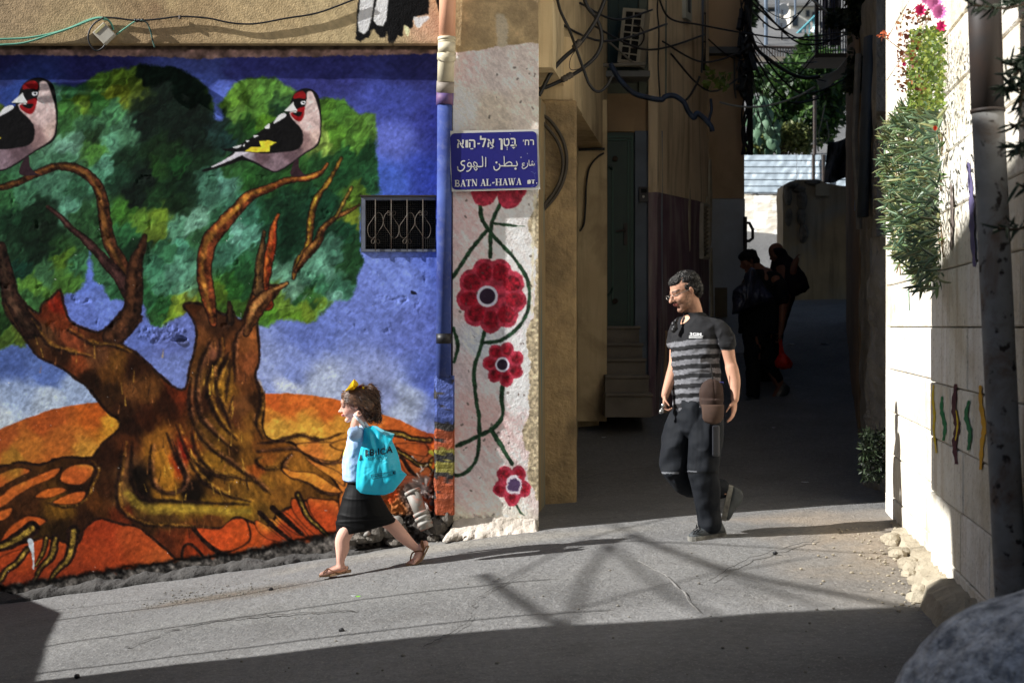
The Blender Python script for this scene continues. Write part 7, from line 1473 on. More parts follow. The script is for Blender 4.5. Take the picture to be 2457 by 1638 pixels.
# ---------------------------------------------------------------- people
def srgb(*c): return s2l(np.array(c)/255.)
m_skin = mat('skin', attr=True, sc1=60, mixw=.14, rough=.6, spec=.25, bump=.15, bsc=220)
m_cloth = mat('cloth_attr', attr=True, sc1=120, mixw=.25, rough=.85, spec=.2, bump=.3, bsc=260, bump2=.5, bsc2=10, bdist=.004, bdet=1)
def chain(mb, pts, n=14, step=.02):
    """pts: [(Vector, radius[, flat])] -> rounded tapering limb, smooth path"""
    q = catmull([(*p[0], p[1], (p[2] if len(p) > 2 else 1)) for p in pts], 5) if len(pts) > 2 else [(*p[0], p[1], (p[2] if len(p) > 2 else 1)) for p in pts]
    mb.tube([Vector(a[:3]) for a in q], [a[3] for a in q], n, flat=[a[4] for a in q], rnd=True)
def frame(f, up):
    f = Vector(f).normalized(); u = Vector(up); u = (u-f*u.dot(f)).normalized(); r = f.cross(u); return f, u, r    # r: to the person's right
def headshape(mb, C, f, u, r, h, child=False):
    M = Matrix((f, r, u)).transposed()
    def e(x, y, z, a, b, c, n=16): mb.ell(C+(f*x+r*y+u*z)*h, a*h, b*h, c*h, n, rot=M)
    if child:
        e(-.07, 0, .12, .44, .35, .37, 22); e(.12, 0, -.10, .27, .27, .32); e(.14, 0, -.30, .18, .19, .14); e(.27, 0, -.40, .09, .10, .075)
        e(.20, .13, -.16, .17, .14, .15); e(.20, -.13, -.16, .17, .14, .15); e(.30, 0, .10, .10, .22, .16)
        mb.tube([C+(f*.37+u*.0)*h, C+(f*.42-u*.08)*h, C+(f*.47-u*.125)*h], [.035*h, .038*h, .04*h], 10, rnd=True)
    else:
        e(-.06, 0, .13, .42, .32, .36, 22); e(.12, 0, -.10, .27, .26, .33); e(.13, 0, -.31, .21, .215, .15); e(.28, 0, -.415, .10, .115, .085)
        e(.22, .15, -.12, .14, .11, .13); e(.22, -.15, -.12, .14, .11, .13); e(.30, 0, .075, .10, .22, .07)
        mb.tube([C+(f*.37+u*.03)*h, C+(f*.43-u*.05)*h, C+(f*.485-u*.125)*h], [.034*h, .042*h, .05*h], 10, rnd=True)
    for s in (-1, 1):
        e(.41, s*.045, -.135, .04, .033, .03, 8)
        e(-.03, s*.335, -.02, .065, .028, .10, 12); e(-.02, s*.35, .045, .05, .022, .035, 10); e(.0, s*.33, -.10, .03, .022, .035, 8); e(.305, s*.125, -.005, .055, .07, .045, 10)
    e(.395, 0, -.225, .045, .085, .022, 12); e(.385, 0, -.268, .042, .075, .026, 12)
def hand(mb, W, d, pn, s, th, curl=.5, spread=.10, flip=1):
    """W wrist, d direction of the hand, pn palm normal, s length, th thumb side vector, curl 0..1"""
    d = Vector(d).normalized(); pn = Vector(pn); pn = (pn-d*pn.dot(d)).normalized(); sd = Vector(th); sd = (sd-d*sd.dot(d)-pn*sd.dot(pn)).normalized()
    for k in range(4):
        o = (-.105+.07*k)*s*-1; mb.tube([W+sd*o*.55, W+d*.25*s+sd*o*.9, W+d*.47*s+sd*o], [.075*s, .08*s, .062*s], 8, rnd=True)
    for k, (L_, r_) in enumerate(((.46, .042), (.52, .044), (.49, .042), (.38, .036))):
        b = W+d*.46*s+sd*(.105-.07*k)*s; dd = (d+sd*(.10-.07*k)).normalized(); p = [b]; rr = [r_*s*1.08]; a = 0
        for j, q in enumerate((.45, .31, .24)):
            a += curl*(.35, .85, .6)[j]*(1+.08*k); v = dd*math.cos(a)+pn*math.sin(a); p.append(p[-1]+v*L_*q*s); rr.append(r_*s*(1.0, .92, .74)[j])
        mb.tube(p, rr, 8, rnd=True)
    b = W+d*.12*s+sd*.10*s; v1 = (d*.7+sd*.65+pn*.3).normalized(); v2 = (d*.95+sd*.15+pn*(.25+.5*curl)).normalized()
    mb.tube([b, b+v1*.2*s, b+v1*.2*s+v2*.17*s, b+v1*.2*s+v2*.31*s], [.06*s, .055*s, .045*s, .034*s], 8, rnd=True)
def fold(amp, sc, seed, st=(1, 1, 1), amp2=0, sc2=.03):
    st = np.array(st)
    def f(co):
        a = nz3(co*st, sc, seed); b = nz3(co*st+3.1, sc*.5, seed+1); r = amp*((1-np.abs(a))**2*1.2+.5*b-.5)
        return r+(amp2*nz3(co, sc2, seed+2) if amp2 else 0)
    return f

# ======== the man
YMn = 9.2
man = thing('person', (uX(1690, YMn), YMn, 0.0), 'bearded man in glasses and grey striped black t-shirt walking with a cap at his hip', 'person')
def q(u, v, dy=0.): return P(u, v, YMn+dy)
hf, hu, hr = frame((-.86, -.30, -.34), (-.10, -.0, 1)); hC = q(1643, 698, -.02); hh = .247
body = MB(); headshape(body, hC, hf, hu, hr, hh)
chain(body, [(q(1652, 715, .0), .062), (q(1663, 742, .0), .058), (q(1669, 764, .01), .052)])
chain(body, [(q(1672, 805), .10, .8), (q(1670, 860), .11, .8), (q(1672, 950), .115, .8), (q(1672, 1000), .11, .85)], 18)
chain(body, [(q(1642, 792, .08), .05), (q(1672, 786, .0), .06), (q(1718, 794, -.09), .05)])
# near arm, hanging relaxed
chain(body, [(q(1725, 794, -.10), .048), (q(1742, 826, -.12), .047), (q(1752, 868, -.13), .038), (q(1756, 885, -.14), .042), (q(1762, 912, -.16), .039), (q(1764, 940, -.19), .029), (q(1763, 958, -.21), .026)])
hand(body, q(1763, 957, -.21), (-.10, -.1, -1), (-.75, .5, 0), .165, (-.5, -.8, 0), .42)
# far arm
chain(body, [(q(1632, 795, .12), .055), (q(1624, 840, .13), .048), (q(1620, 872, .10), .042), (q(1611, 905, .05), .040), (q(1600, 935, .01), .030), (q(1596, 948, .0), .026)])
hand(body, q(1597, 946, .0), (-.12, -.15, -1), (.6, -.2, 0), .155, (-.4, -.8, 0), 1.25)
# legs and feet under the trousers
chain(body, [(q(1690, 1000, -.05), .075), (q(1688, 1120, -.10), .065), (q(1700, 1235, -.06), .045), (q(1703, 1262, -.06), .042)])
chain(body, [(q(1658, 1000, .06), .075), (q(1618, 1125, .0), .062), (q(1680, 1170, .10), .05), (q(1733, 1178, .14), .04)])
eyeN = hC+(hf*.34-hr*.13+hu*-.0)*hh
SK = srgb(186, 140, 116); SKd = srgb(176, 120, 92)
def mancol(co):
    n = len(co); c = np.tile(SK, (n, 1)); l = co-np.array(hC); X = l@np.array(hf)/hh; Yr = l@np.array(hr)/hh; Z = l@np.array(hu)/hh
    nz = nz3(co, .05, 3)*.06+nz3(co, .01, 5)*.05; c = c*(1+nz)[:, None]
    def bl(mask, col): 
        m_ = np.clip(mask, 0, 1)[:, None]; return c*(1-m_)+np.array(col)*m_
    head = (np.abs(X) < .7) & (np.abs(Z) < .62) & (np.abs(Yr) < .5)
    beard = head*np.clip((.04-Z-.32*np.clip(X-.02, 0, 1))*9, 0, 1)*np.clip((X+.10)*8, 0, 1)*np.clip((Z+.56)*12, 0, 1)
    cheek = np.clip(((X-.28)/.14)**2+((Z+.10)/.14)**2, 0, 1.2)
    beard = beard*np.clip(cheek*1.2-.2, 0, 1)*(.68+.35*nz3(co, .008, 9)); 
    c = bl(beard*.8, srgb(84, 66, 54)); mus = head*(np.hypot((X-.40)/.10, (Z+.18)/.03) < 1); c = bl(mus*.55, srgb(80, 62, 50))
    lips = head*(np.hypot((X-.42)/.08, (Z+.247)/.045) < 1)*(np.abs(Yr) < .11); c = bl(lips*.9, srgb(176, 104, 96))
    brow = head*(X > .22)*(np.abs(Z-.095-.02*np.abs(Yr)) < .024)*(np.abs(np.abs(Yr)-.14) < .10); c = bl(brow*.9, srgb(44, 36, 32))
    sock = head*np.exp(-(((X-.36)/.07)**2+((np.abs(Yr)-.13)/.10)**2+((Z+.0)/.045)**2)*1.6); c = bl(sock*.6, srgb(96, 60, 48))
    lid = head*(np.abs(Z+.018) < .010)*(np.abs(np.abs(Yr)-.13) < .065)*(X > .28); c = bl(lid*.9, srgb(30, 24, 22))
    nost = head*np.exp(-(((X-.43)/.035)**2+((np.abs(Yr)-.03)/.02)**2+((Z+.175)/.018)**2)); c = bl(nost*.8, srgb(60, 34, 28))
    sc_ = head*np.clip((Z-.23-.25*(.25-X))*10, 0, 1)*(X < .36); c = bl(sc_*.9, srgb(52, 48, 46))
    ear = head*np.exp(-(((X+.01)/.03)**2+((Z+.03)/.06)**2))*(np.abs(Yr) > .33); c = bl(ear*.5, srgb(130, 70, 52))
    return c
fused(body, 'body', m_skin, man, .0048, 5, mancol)
# hair: cropped, pepper and salt
hm = MB(); M_ = Matrix((hf, hr, hu)).transposed()
def he(x, y, z, a, b, c_, n=22): hm.ell(hC+(hf*x+hr*y+hu*z)*hh, a*hh, b*hh, c_*hh, n, rot=M_)
he(-.10, 0, .17, .40, .325, .345); he(.12, 0, .31, .235, .24, .155); he(-.27, 0, -.02, .22, .30, .28); he(-.13, .26, .06, .15, .09, .18, 14); he(-.13, -.26, .06, .15, .09, .18, 14); he(.02, .275, .10, .09, .055, .11, 12); he(.02, -.275, .10, .09, .055, .11, 12)
def hairc(co):
    l = co-np.array(hC); X = l@np.array(hf)/hh; Z = l@np.array(hu)/hh; t = np.clip(nz3(co, .0085, 4)*.9-.1+X*1.7+np.clip(-Z, 0, 1)*.3, 0, 1)[:, None]
    return srgb(15, 13, 12)*(1-t)+srgb(84, 82, 80)*t
hair = fused(hm, 'hair', mat('hair_man', attr=True, sc1=200, mixw=.5, rough=.7, spec=.12, bump=.6, bsc=180), man, .0045, 3, hairc, lambda co: nz3(co, .013, 7)*.0022+nz3(co, .006, 8)*.0022)
def tufts(src, name, par, n, ln, wd, cols, back, seed, wave=0., keep=None):
    me = src.data; rs = np.random.RandomState(seed); N_ = len(me.vertices); co = np.empty(N_*3); no = np.empty(N_*3); me.vertices.foreach_get('co', co); me.vertices.foreach_get('normal', no); co = co.reshape(-1, 3); no = no.reshape(-1, 3)
    ix = rs.randint(0, N_, n); p = co[ix]; m_ = no[ix]; b = np.array(back); b = b-(m_@b)[:, None]*m_; b /= np.linalg.norm(b, axis=1)[:, None]+1e-6
    d = b+m_*.28+rs.randn(n, 3)*.28; d /= np.linalg.norm(d, axis=1)[:, None]; s_ = np.cross(d, m_); s_ /= np.linalg.norm(s_, axis=1)[:, None]+1e-6; L_ = (ln*(.6+.8*rs.rand(n)))[:, None]
    K_ = 5; V = []; ph = rs.rand(n)*6.28
    for k in range(K_):
        t = k/(K_-1); c = p-m_*.002+d*L_*t-m_*L_*.25*t*t+s_*(wave*np.sin(ph+t*7))[:, None]+np.array([0, 0, -.15])*L_*t*t; w_ = wd*(1-t*.8); V += [c-s_*w_, c+s_*w_]
    V = np.stack(V, 1).reshape(-1, 3); f = np.concatenate([np.arange(n)[:, None]*K_*2+np.array([2*k, 2*k+1, 2*k+3, 2*k+2]) for k in range(K_-1)])
    q_ = bpy.data.meshes.new(name); q_.from_pydata(V.tolist(), [], f.tolist()); cl = s2l(np.array(cols)/255.); setcol(q_, np.repeat(cl[rs.randint(0, len(cl), n)]*(.7+.6*rs.rand(n))[:, None], K_*2, 0))
    q_.materials.append(mat('hair_tufts', attr=True, sc1=100, mixw=.1, rough=.5, spec=.35)); return reg(link(name, q_, par), kind='stuff')
tufts(hair, 'hair_strands', man, 5200, .022, .0011, [(18, 16, 15), (22, 20, 18), (28, 25, 23), (20, 18, 17), (70, 68, 66), (120, 118, 115)], tuple(-hf*.8+hu*.3), 3)
# glasses
gl = MB(); m_gl = mat('glasses_metal', (150, 146, 140), (110, 106, 100), rough=.25, metal=.6, spec=.6)
def hp(x, y, z): return hC+(hf*x+hr*y+hu*z)*hh
for s in (-1, 1):
    gl.tube([hp(.475+.0*math.cos(t)-.05*abs(s*.135+.095*math.cos(t)), s*.135+.095*math.cos(t), -.015+.06*math.sin(t)) for t in np.linspace(0, 6.283, 22)], .0014, 5)
    gl.tube([hp(.43, s*.235, .005), hp(.3, s*.30, .02), hp(.0, s*.335, .03), hp(-.05, s*.335, .0)], .0021, 5)
gl.tube([hp(.47, -.045, -.0), hp(.485, 0, .01), hp(.47, .045, 0)], .0014, 5)
gobj = gl.build('glasses', m_gl, man, smooth=True)
# t-shirt
sh = MB(); A_ = Vector((.71, -.70, 0)); B_ = Vector((.70, .71, 0))
def rg(u, v, a, b, dy=0, ta=0.): return ring(q(u, v, dy), A_*a+Vector((0, 0, ta)), B_*b, 30)
sh.loft([rg(1664, 751, .064, .064), rg(1669, 760, .088, .074), rg(1673, 768, .138, .09), rg(1674, 780, .176, .105), rg(1672, 800, .186, .12), rg(1668, 830, .178, .125), rg(1668, 870, .170, .122), rg(1671, 910, .172, .125), rg(1673, 945, .176, .130), rg(1673, 975, .176, .130, 0, .02), rg(1672, 986, .172, .126, 0, .02)])
chain(sh, [(q(1714, 782, -.08), .058), (q(1733, 798, -.11), .060), (q(1742, 815, -.12), .062), (q(1745, 823, -.125), .062)], 18)
chain(sh, [(q(1636, 783, .09), .064), (q(1627, 800, .12), .066), (q(1624, 820, .13), .066)], 18)
VV = lambda co: HV-(co[:, 2]-EYE)*F/co[:, 1]
BLK = srgb(32, 32, 34); GRY = srgb(108, 108, 112)
def shcol(co):
    v = VV(co); u = co[:, 0]*F/co[:, 1]+CU; x = (u-1668)/58.; vb = v-3*x*x+4*x+nz3(co, .05, 2)*1.3
    c = np.tile(BLK, (len(co), 1)); ph = (vb-815)/22.9; st_ = (vb > 815)*((ph % 1) < .53); sleeve = ((u > 1722+.10*(v-800)) & (v < 832))
    st_ = st_*(~sleeve); g_ = GRY*(1+.30*nz3(co*np.array([1, 1, 3]), .012, 6))[:, None]; return np.where(st_[:, None] > 0, g_, c)
shirt = fused(sh, 't_shirt', m_cloth, man, .0052, 7, shcol, fold(.006, .07, 3, (1, 1, 1.5), .003, .035))
# neckline skin: shallow v shown as a separate bare chest piece lying on the shirt front
ck = MB(); pts = [(1633, 777), (1636, 766), (1643, 756), (1651, 756), (1655, 762), (1651, 768), (1645, 773), (1638, 777)]
bv_ = BVHTree.FromObject(shirt, bpy.context.evaluated_depsgraph_get())
def drape(o, u, v, off, Y0=5.0, fallback=9.05):
    a = P(u, v, Y0)-ORG[o.name]; d = (P(u, v, Y0+1)-P(u, v, Y0)).normalized(); h = drape.b[o.name].ray_cast(a, d)
    return (h[0]-d*off+ORG[o.name]) if h[0] is not None else P(u, v, fallback)
drape.b = {shirt.name: bv_}
cen = drape(shirt, 1645, 765, .003); mbv = [drape(shirt, u, v, .003) for u, v in catmull(pts, 3, True)]
ck.add([cen]+mbv, [(0, i+1, (i+1) % len(mbv)+1) for i in range(len(mbv))]); ck.build('bare_chest', mat('chest_skin', (206, 156, 126), (190, 138, 108), rough=.5), man, smooth=True)
# print on the shirt
m_wp = mat('print_white', (214, 214, 214), rough=.7)
for s, a in (('3GM', (1655, 1683, 798, 804.5)),):
    me = place(textmesh(s, m_wp, 'shirt_print', .03), *a, lambda x, y: drape(shirt, x, y-(x-1668)*-.03, .003)); rebase(me, man); o = link('lettering', me, shirt); 
mb = MB(); mb.add([drape(shirt, u, v, .003) for u in (1653, 1670, 1687) for v in (805.3, 806.6)], [(0, 2, 3, 1), (2, 4, 5, 3)]); mb.build('print_bar', m_wp, shirt)
mb = MB()
for k in range(11): x_ = 1653+k*3.0; mb.add([drape(shirt, u, v, .003) for u in (x_, x_+2.1) for v in (808, 811)], [(0, 2, 3, 1)])
reg(mb.build('small_print', m_wp, shirt), kind='stuff')
# microphone pack at the collar
mc = MB(); 
for i, (u, v, r) in enumerate(((1617, 778, .018), (1619, 786, .020), (1616, 792, .017), (1622, 770, .012), (1620, 782, .018))): stone(mc, q(u, v, -.06), r, r, r*1.15, i)
mc.tube([q(1622, 772, -.05), q(1627, 762, -.03)], .006, 6); mc = reg(mc.build('clip_microphone', m_cable, smooth=True), 'small fuzzy black microphone clipped at the man\'s collar', 'microphone')
# trousers
tr = MB(); chain(tr, [(q(1672, 978), .150, .82), (q(1672, 1005), .150, .86)], 22)
tr.loft([rg(1672, 968, .160, .120), rg(1672, 1000, .172, .128), rg(1672, 1030, .165, .12)])
chain(tr, [(q(1694, 1005, -.06), .108), (q(1694, 1055, -.09), .106), (q(1689, 1110, -.10), .098), (q(1687, 1132, -.10), .096), (q(1695, 1180, -.09), .084), (q(1700, 1225, -.06), .076), (q(1703, 1256, -.05), .075)], 22)
chain(tr, [(q(1645, 1005, .07), .110), (q(1626, 1060, .04), .104), (q(1617, 1110, .0), .090), (q(1620, 1128, .0), .086), (q(1648, 1160, .06), .075), (q(1690, 1170, .12), .070), (q(1728, 1172, .15), .066)], 22)
TD = srgb(21, 24, 29)
def trcol(co):
    c = np.tile(TD, (len(co), 1))*(1+.08*nz3(co, .03, 1))[:, None]; v = VV(co); u = co[:, 0]*F/co[:, 1]+CU
    z1 = (np.abs(v-1131) < 2.0) & (u < 1672+0*v) & (u > 1645); z2 = (np.abs(v-1134+.0*(u-1612)) < 2) & (u < 1628); c = np.where((z1 | z2)[:, None], srgb(110, 112, 116), c)
    sm = (np.abs(u-(1676-(v-1060)*.10)) < 1.0) & (v > 1050) & (v < 1130); c = np.where(sm[:, None], srgb(16, 18, 22), c); c = np.where(((v > 1131) & (v < 1137))[:, None] & (u > 1640)[:, None], TD*.45, c); return c
trs = fused(tr, 'trousers', mat('trouser_cloth', attr=True, sc1=80, mixw=.15, rough=.75, spec=.15, bump=.2, bsc=240, bump2=.8, bsc2=9, bdist=.008, bdet=1), man, .0056, 6, trcol, fold(.009, .10, 8, (1, 1, .6), .002, .05))
# cargo pocket
pk_ = MB(); pk_.loft([[drape_p for drape_p in (P(1709, v, 9.2-.235), P(1724, v, 9.2-.225), P(1728, v, 9.2-.16), P(1709, v, 9.2-.16))] for v in (1020, 1060, 1095)]); o = pk_.build('cargo_pocket', mat('pocket_cloth', (46, 48, 54), (34, 36, 40), rough=.7), trs); bevel(o, .012)
# shoes
def shoe(name, heel, toe, up, w_, par, hgt=.075):
    d = (toe-heel); L_ = d.length; d.normalize(); up = (up-d*up.dot(d)).normalized(); s = d.cross(up); mb = MB(); rings_ = []
    for t, ww, h in ((0.0, .55, .55), (.06, .78, .95), (.2, .82, 1.15), (.38, .80, 1.1), (.55, .88, .80), (.75, 1.0, .60), (.9, .85, .48), (.98, .5, .34), (1.0, .2, .2)):
        c = heel+d*L_*t; rings_.append([c+s*(w_*ww*math.cos(a))+up*(max(0, math.sin(a))*hgt*h+.012) for a in np.linspace(0, 2*math.pi, 17)[:-1]])
    mb.loft(rings_); up_ = mb.build(name, mat('shoe_upper', (62, 66, 68), (40, 42, 44), sc1=18, rough=.6, bump=.3, bsc=120), par, smooth=True)
    mb = MB(); rr = []
    for t, ww in ((-.02, .5), (.03, .85), (.2, .9), (.4, .82), (.6, .95), (.78, 1.08), (.92, .92), (1.0, .55), (1.02, .3)):
        c = heel+d*L_*t; rr.append([c+s*w_*ww+up*-.012, c+s*w_*ww+up*.020, c-s*w_*ww+up*.020, c-s*w_*ww+up*-.012])
    mb.loft(rr); sl = mb.build('sole', mat('shoe_sole', (136, 134, 126), (58, 56, 54), sc1=14, mixw=1, rough=.7), up_)
    return d, up, s
z_ = G(q(1690, 1290).x, 9.15)
hl = q(1737, 1274, -.0); to = q(1655, 1287, -.12); hl.z = G(hl.x, hl.y)+.014; to.z = G(to.x, to.y)+.014
shoe('shoe', hl, to, Vector((0, 0, 1)), .045, man)
mb = MB(); rs = random.Random(2)
for k in range(6): a = q(1672+rs.uniform(-6, 8), 1268+rs.uniform(-5, 3), -.13); mb.tube([a, a+Vector((rs.uniform(-.03, .03), -.01, rs.uniform(-.02, .02))), a+Vector((rs.uniform(-.04, .03), 0, rs.uniform(-.03, .0)))], .003, 5)
mb.build('laces', m_cable, man)
shoe('shoe', q(1752, 1166, .16), q(1735, 1246, .10), Vector((1, 0, .2)), .043, man)
# what he carries
cap = thing('cap', q(1707, 960, -.26), 'brown baseball cap hanging upside against the man\'s hip', 'cap')
m_cap = mat('cap_brown', (54, 38, 31), (42, 30, 25), sc1=20, rough=.85, bump=.3, bsc=200)
cm = MB(); cc_ = q(1707, 945, -.20); cm.ell(cc_, .079, .062, .098, 26); cm.tube([cc_+Vector((0, -.0, -.03)), cc_+Vector((0, -.0, -.085))], [.079, .070], 24); fused(cm, 'crown', m_cap, cap, .0045, 4, None, lambda co: -.004*np.exp(-((co[:, 0]-cc_.x-.01)/.004)**2)+nz3(co, .04, 2)*.003)
cm = MB(); rr = []
for k in range(9):
    t = k/8; z = cc_.z-.062-.122*t; hw = .072*(1-.10*t-.5*max(0, t-.75)**1.2*2.2); rr.append([Vector((cc_.x+hw*s, cc_.y-.060-.030*(1-s*s)-.015*math.sin(t*3), z+.010*s*s*t)) for s in np.linspace(-1, 1, 13)]+[Vector((cc_.x+hw*s, cc_.y-.054-.030*(1-s*s)-.015*math.sin(t*3), z+.010*s*s*t)) for s in np.linspace(1, -1, 13)])
cm.loft(rr); cm.build('brim', mat('cap_brim', (70, 52, 42), (56, 41, 34), sc1=20, rough=.85), cap, smooth=True)
rd = thing('walkie_talkie', q(1715, 920, -.19), 'black two way radio with thin antenna behind the hanging cap', 'radio')
mb = MB(); mb.obox(q(1722, 940, -.17), (.03, 0, 0), (0, .02, 0), (0, 0, .06)); mb.build('case', m_cable, rd); mb = MB(); mb.tube([q(1712, 918, -.19), q(1708, 892, -.20), q(1705, 873, -.2)], [.005, .004, .004], 7); mb.build('antenna', m_cable, rd); mb = MB(); mb.obox(q(1730, 918, -.17), (.016, 0, 0), (0, .01, 0), (0, 0, .006)); mb.build('knob', mat('knob_violet', (60, 60, 130)), rd)
ky = MB(); 
for i in range(6): stone(ky, q(1586+rs.uniform(-4, 5), 978+rs.uniform(-9, 10), -.04), .012, .010, .012, 500+i)
reg(ky.build('keys', mat('bright_foil', (200, 200, 196), (120, 120, 120), sc1=60, mixw=.7, rough=.25, metal=.7), smooth=False), 'shiny silver object held in the man\'s right hand', 'keys')

# ======== the girl
YG = 9.1
girl = thing('person', (uX(860, YG), YG, -.2), 'girl with yellow bow, light blue shirt and black skirt walking with a turquoise bag', 'person')
def q(u, v, dy=0.): return P(u, v, YG+dy)
def a1(x, y): return (760+x*.19133, 890+y*.19133)
def b1(x, y): return (740+x*.17223, 1130+y*.17223)
hf, hu, hr = frame((-.985, -.10, -.14), (-.05, 0, 1)); hC = q(852, 971); hh = .222
g_ = MB(); headshape(g_, hC, hf, hu, hr, hh, True)
chain(g_, [(q(862, 995), .036), (q(868, 1015, .0), .037), (q(872, 1032, .01), .045)])
chain(g_, [(q(868, 1046), .075, .8), (q(862, 1090), .075, .8), (q(860, 1140), .07, .85), (q(872, 1180), .07, .9)], 16)
chain(g_, [(q(872, 1036, .07), .035), (q(868, 1038, -.06), .036)])
chain(g_, [(q(868, 1040, -.07), .036), (q(856, 1046, -.17), .034), (q(851, 1040, -.235), .031), (q(851, 1020, -.21), .028), (q(853, 1006, -.16), .022)])
hand(g_, q(853, 1006, -.165), (.05, .55, .8), (.5, .8, -.3), .10, (0, -.3, 1), 1.3)
chain(g_, [(q(866, 1045, .09), .035), (q(858, 1085, .11), .03), (q(856, 1120, .13), .026), (q(862, 1150, .14), .022)])
hand(g_, q(862, 1150, .14), (-.2, 0, -1), (.5, -.3, 0), .11, (-.4, -.8, 0), .5)
# front leg
fx = lambda x, y, d=0.: q(*b1(x, y), d)
chain(g_, [(q(864, 1200, -.02), .055), (q(842, 1255, -.04), .05), (fx(478, 940, -.04), .047), (fx(472, 1080, -.04), .045), (fx(452, 1200, -.04), .031), (fx(446, 1275, -.04), .026), (fx(450, 1330, -.04), .029)])
chain(g_, [(fx(500, 1368, -.04), .026), (fx(440, 1350, -.04), .030, .9), (fx(330, 1380, -.045), .028, .8), (fx(235, 1418, -.05), .025, .7), (fx(190, 1430, -.05), .017, .7)], 14)
for k in range(5): chain(g_, [(fx(235+k*12, 1424-k*3, -.065+.020*k), .012), (fx(178+k*13, 1436-k*3, -.07+.022*k), .0105)], 8)
# back leg
chain(g_, [(q(880, 1200, .03), .06), (q(918, 1240, .04), .05), (fx(1180, 760, .03), .046), (fx(1290, 880, .03), .043), (fx(1400, 985, .03), .034), (fx(1490, 1060, .03), .026), (fx(1545, 1085, .03), .027)])
chain(g_, [(fx(1625, 1010, .03), .022), (fx(1570, 1075, .03), .029), (fx(1540, 1160, .02), .029), (fx(1500, 1240, .0), .026)], 14)
for k in range(5): chain(g_, [(fx(1500-k*10, 1236, -.025+.019*k), .0125), (fx(1478-k*20, 1266+k*2, -.035+.022*k), .0115), (fx(1462-k*20, 1282+k*2, -.035+.022*k), .010)], 8)
SK = srgb(226, 176, 156)
def girlcol(co):
    n = len(co); c = np.tile(SK, (n, 1))*(1+nz3(co, .06, 3)*.05)[:, None]; l = co-np.array(hC); X = l@np.array(hf)/hh; Yr = l@np.array(hr)/hh; Z = l@np.array(hu)/hh
    def bl(mask, col): m_ = np.clip(mask, 0, 1)[:, None]; return c*(1-m_)+np.array(col)*m_
    head = (np.abs(X) < .7) & (np.abs(Z) < .6)
    c = bl(head*(np.hypot((X-.41)/.07, (Z+.245)/.04) < 1)*(np.abs(Yr) < .10)*.8, srgb(206, 110, 106))
    c = bl(head*np.exp(-(((X-.24)/.10)**2+((Z+.15)/.10)**2))*.25, srgb(224, 140, 126))
    c = bl(head*(np.abs(Z-.10) < .015)*(np.abs(np.abs(Yr)-.13) < .09)*(X > .24)*.7, srgb(90, 64, 48))
    c = bl(head*(np.abs(Z+.01) < .018)*(np.abs(np.abs(Yr)-.13) < .07)*(X > .28)*.9, srgb(40, 28, 24))
    c = bl(head*np.exp(-(((X+.0)/.03)**2+((Z+.03)/.05)**2))*(np.abs(Yr) > .33)*.4, srgb(190, 110, 96))
    c = bl(head*np.clip((Z-.2-.35*(.2-X))*10, 0, 1)*(X < .35)*.9, srgb(60, 42, 32)); return c
fused(g_, 'body', m_skin, girl, .0042, 4, girlcol)
# hair: wavy, tied up behind
hm = MB(); M_ = Matrix((hf, hr, hu)).transposed()
def he(x, y, z, a, b, c_, n=22): hm.ell(hC+(hf*x+hr*y+hu*z)*hh, a*hh, b*hh, c_*hh, n, rot=M_)
he(-.10, 0, .17, .45, .37, .36); he(.10, 0, .30, .25, .25, .16); he(-.36, 0, .05, .30, .30, .38); he(-.42, 0, -.22, .26, .26, .26); he(-.20, .25, -.0, .2, .12, .25, 14); he(-.22, -.25, .0, .2, .12, .25, 14); he(-.25, 0, .42, .16, .13, .14, 14); he(-.50, -.0, .20, .20, .16, .35)
HC = lambda co: (srgb(58, 40, 32)*(1-np.clip(nz3(co, .012, 4)*.9+.35, 0, 1)[:, None])+srgb(124, 88, 62)*np.clip(nz3(co, .012, 4)*.9+.35, 0, 1)[:, None])
m_hair = mat('hair_girl', attr=True, sc1=120, mixw=.5, rough=.42, spec=.5, bump=.5, bsc=120)
ghair = fused(hm, 'hair', m_hair, girl, .0045, 3, HC, lambda co: nz3(co*np.array([1, 1, .6]), .016, 7)*.007+nz3(co, .007, 8)*.002)
tufts(ghair, 'loose_hair', girl, 4200, .045, .0013, [(58, 38, 28), (84, 56, 40), (40, 27, 21), (120, 84, 58)], tuple(-hf*.8-hu*.5), 5, .005)
sm = MB(); rs = random.Random(6); 
for k in range(230):
    y0 = rs.uniform(-.34, .2) if k % 3 else -.34; a = rs.uniform(-.2, 1.15); st0 = hp_ = None
    sx = .30-.75*a*.8; sz = .34-.25*a+.1*math.sin(a*3)
    x = rs.uniform(-.1, .32); z = rs.uniform(.12, .44); pts = []; wv = rs.uniform(0, 6.28); n = rs.randrange(9, 15)
    for j in range(n):
        t = j/(n-1); xx = x*(1-t)+(-.62+rs.random()*.02)*t+.02*math.sin(wv+t*18); zz = z*(1-t**1.6)+(-.46+.30*((k*7) % 10)/10)*t**1.6+.022*math.cos(wv+t*18)
        rad = math.hypot(xx+.10, zz-.12); yy = -math.sqrt(max(.0, .405**2-(max(0, rad-.06)*.80)**2))*(1 if k % 4 else .6)
        pts.append(hC+(hf*xx+hr*yy*-1*(-1 if True else 1)*1+hu*zz)*hh)
    sm.tube(pts, [.0032+.0022*math.sin(math.pi*j/(n-1)) for j in range(n)], 5)
for k in range(70):   # curls at the nape
    a0 = rs.uniform(0, 6.28); b = hC+(hf*(-.25-.40*rs.random())+hr*rs.uniform(-.3, .3)+hu*(-.15-.22*rs.random()))*hh; n = 12; pts = [b+Vector((.010*math.sin(a0+j*.9)+.002*j, .008*math.cos(a0+j*.9), -.0055*j)) for j in range(n)]
    sm.tube(pts, [.0035]*(n-3)+[.003, .002, .001], 5)
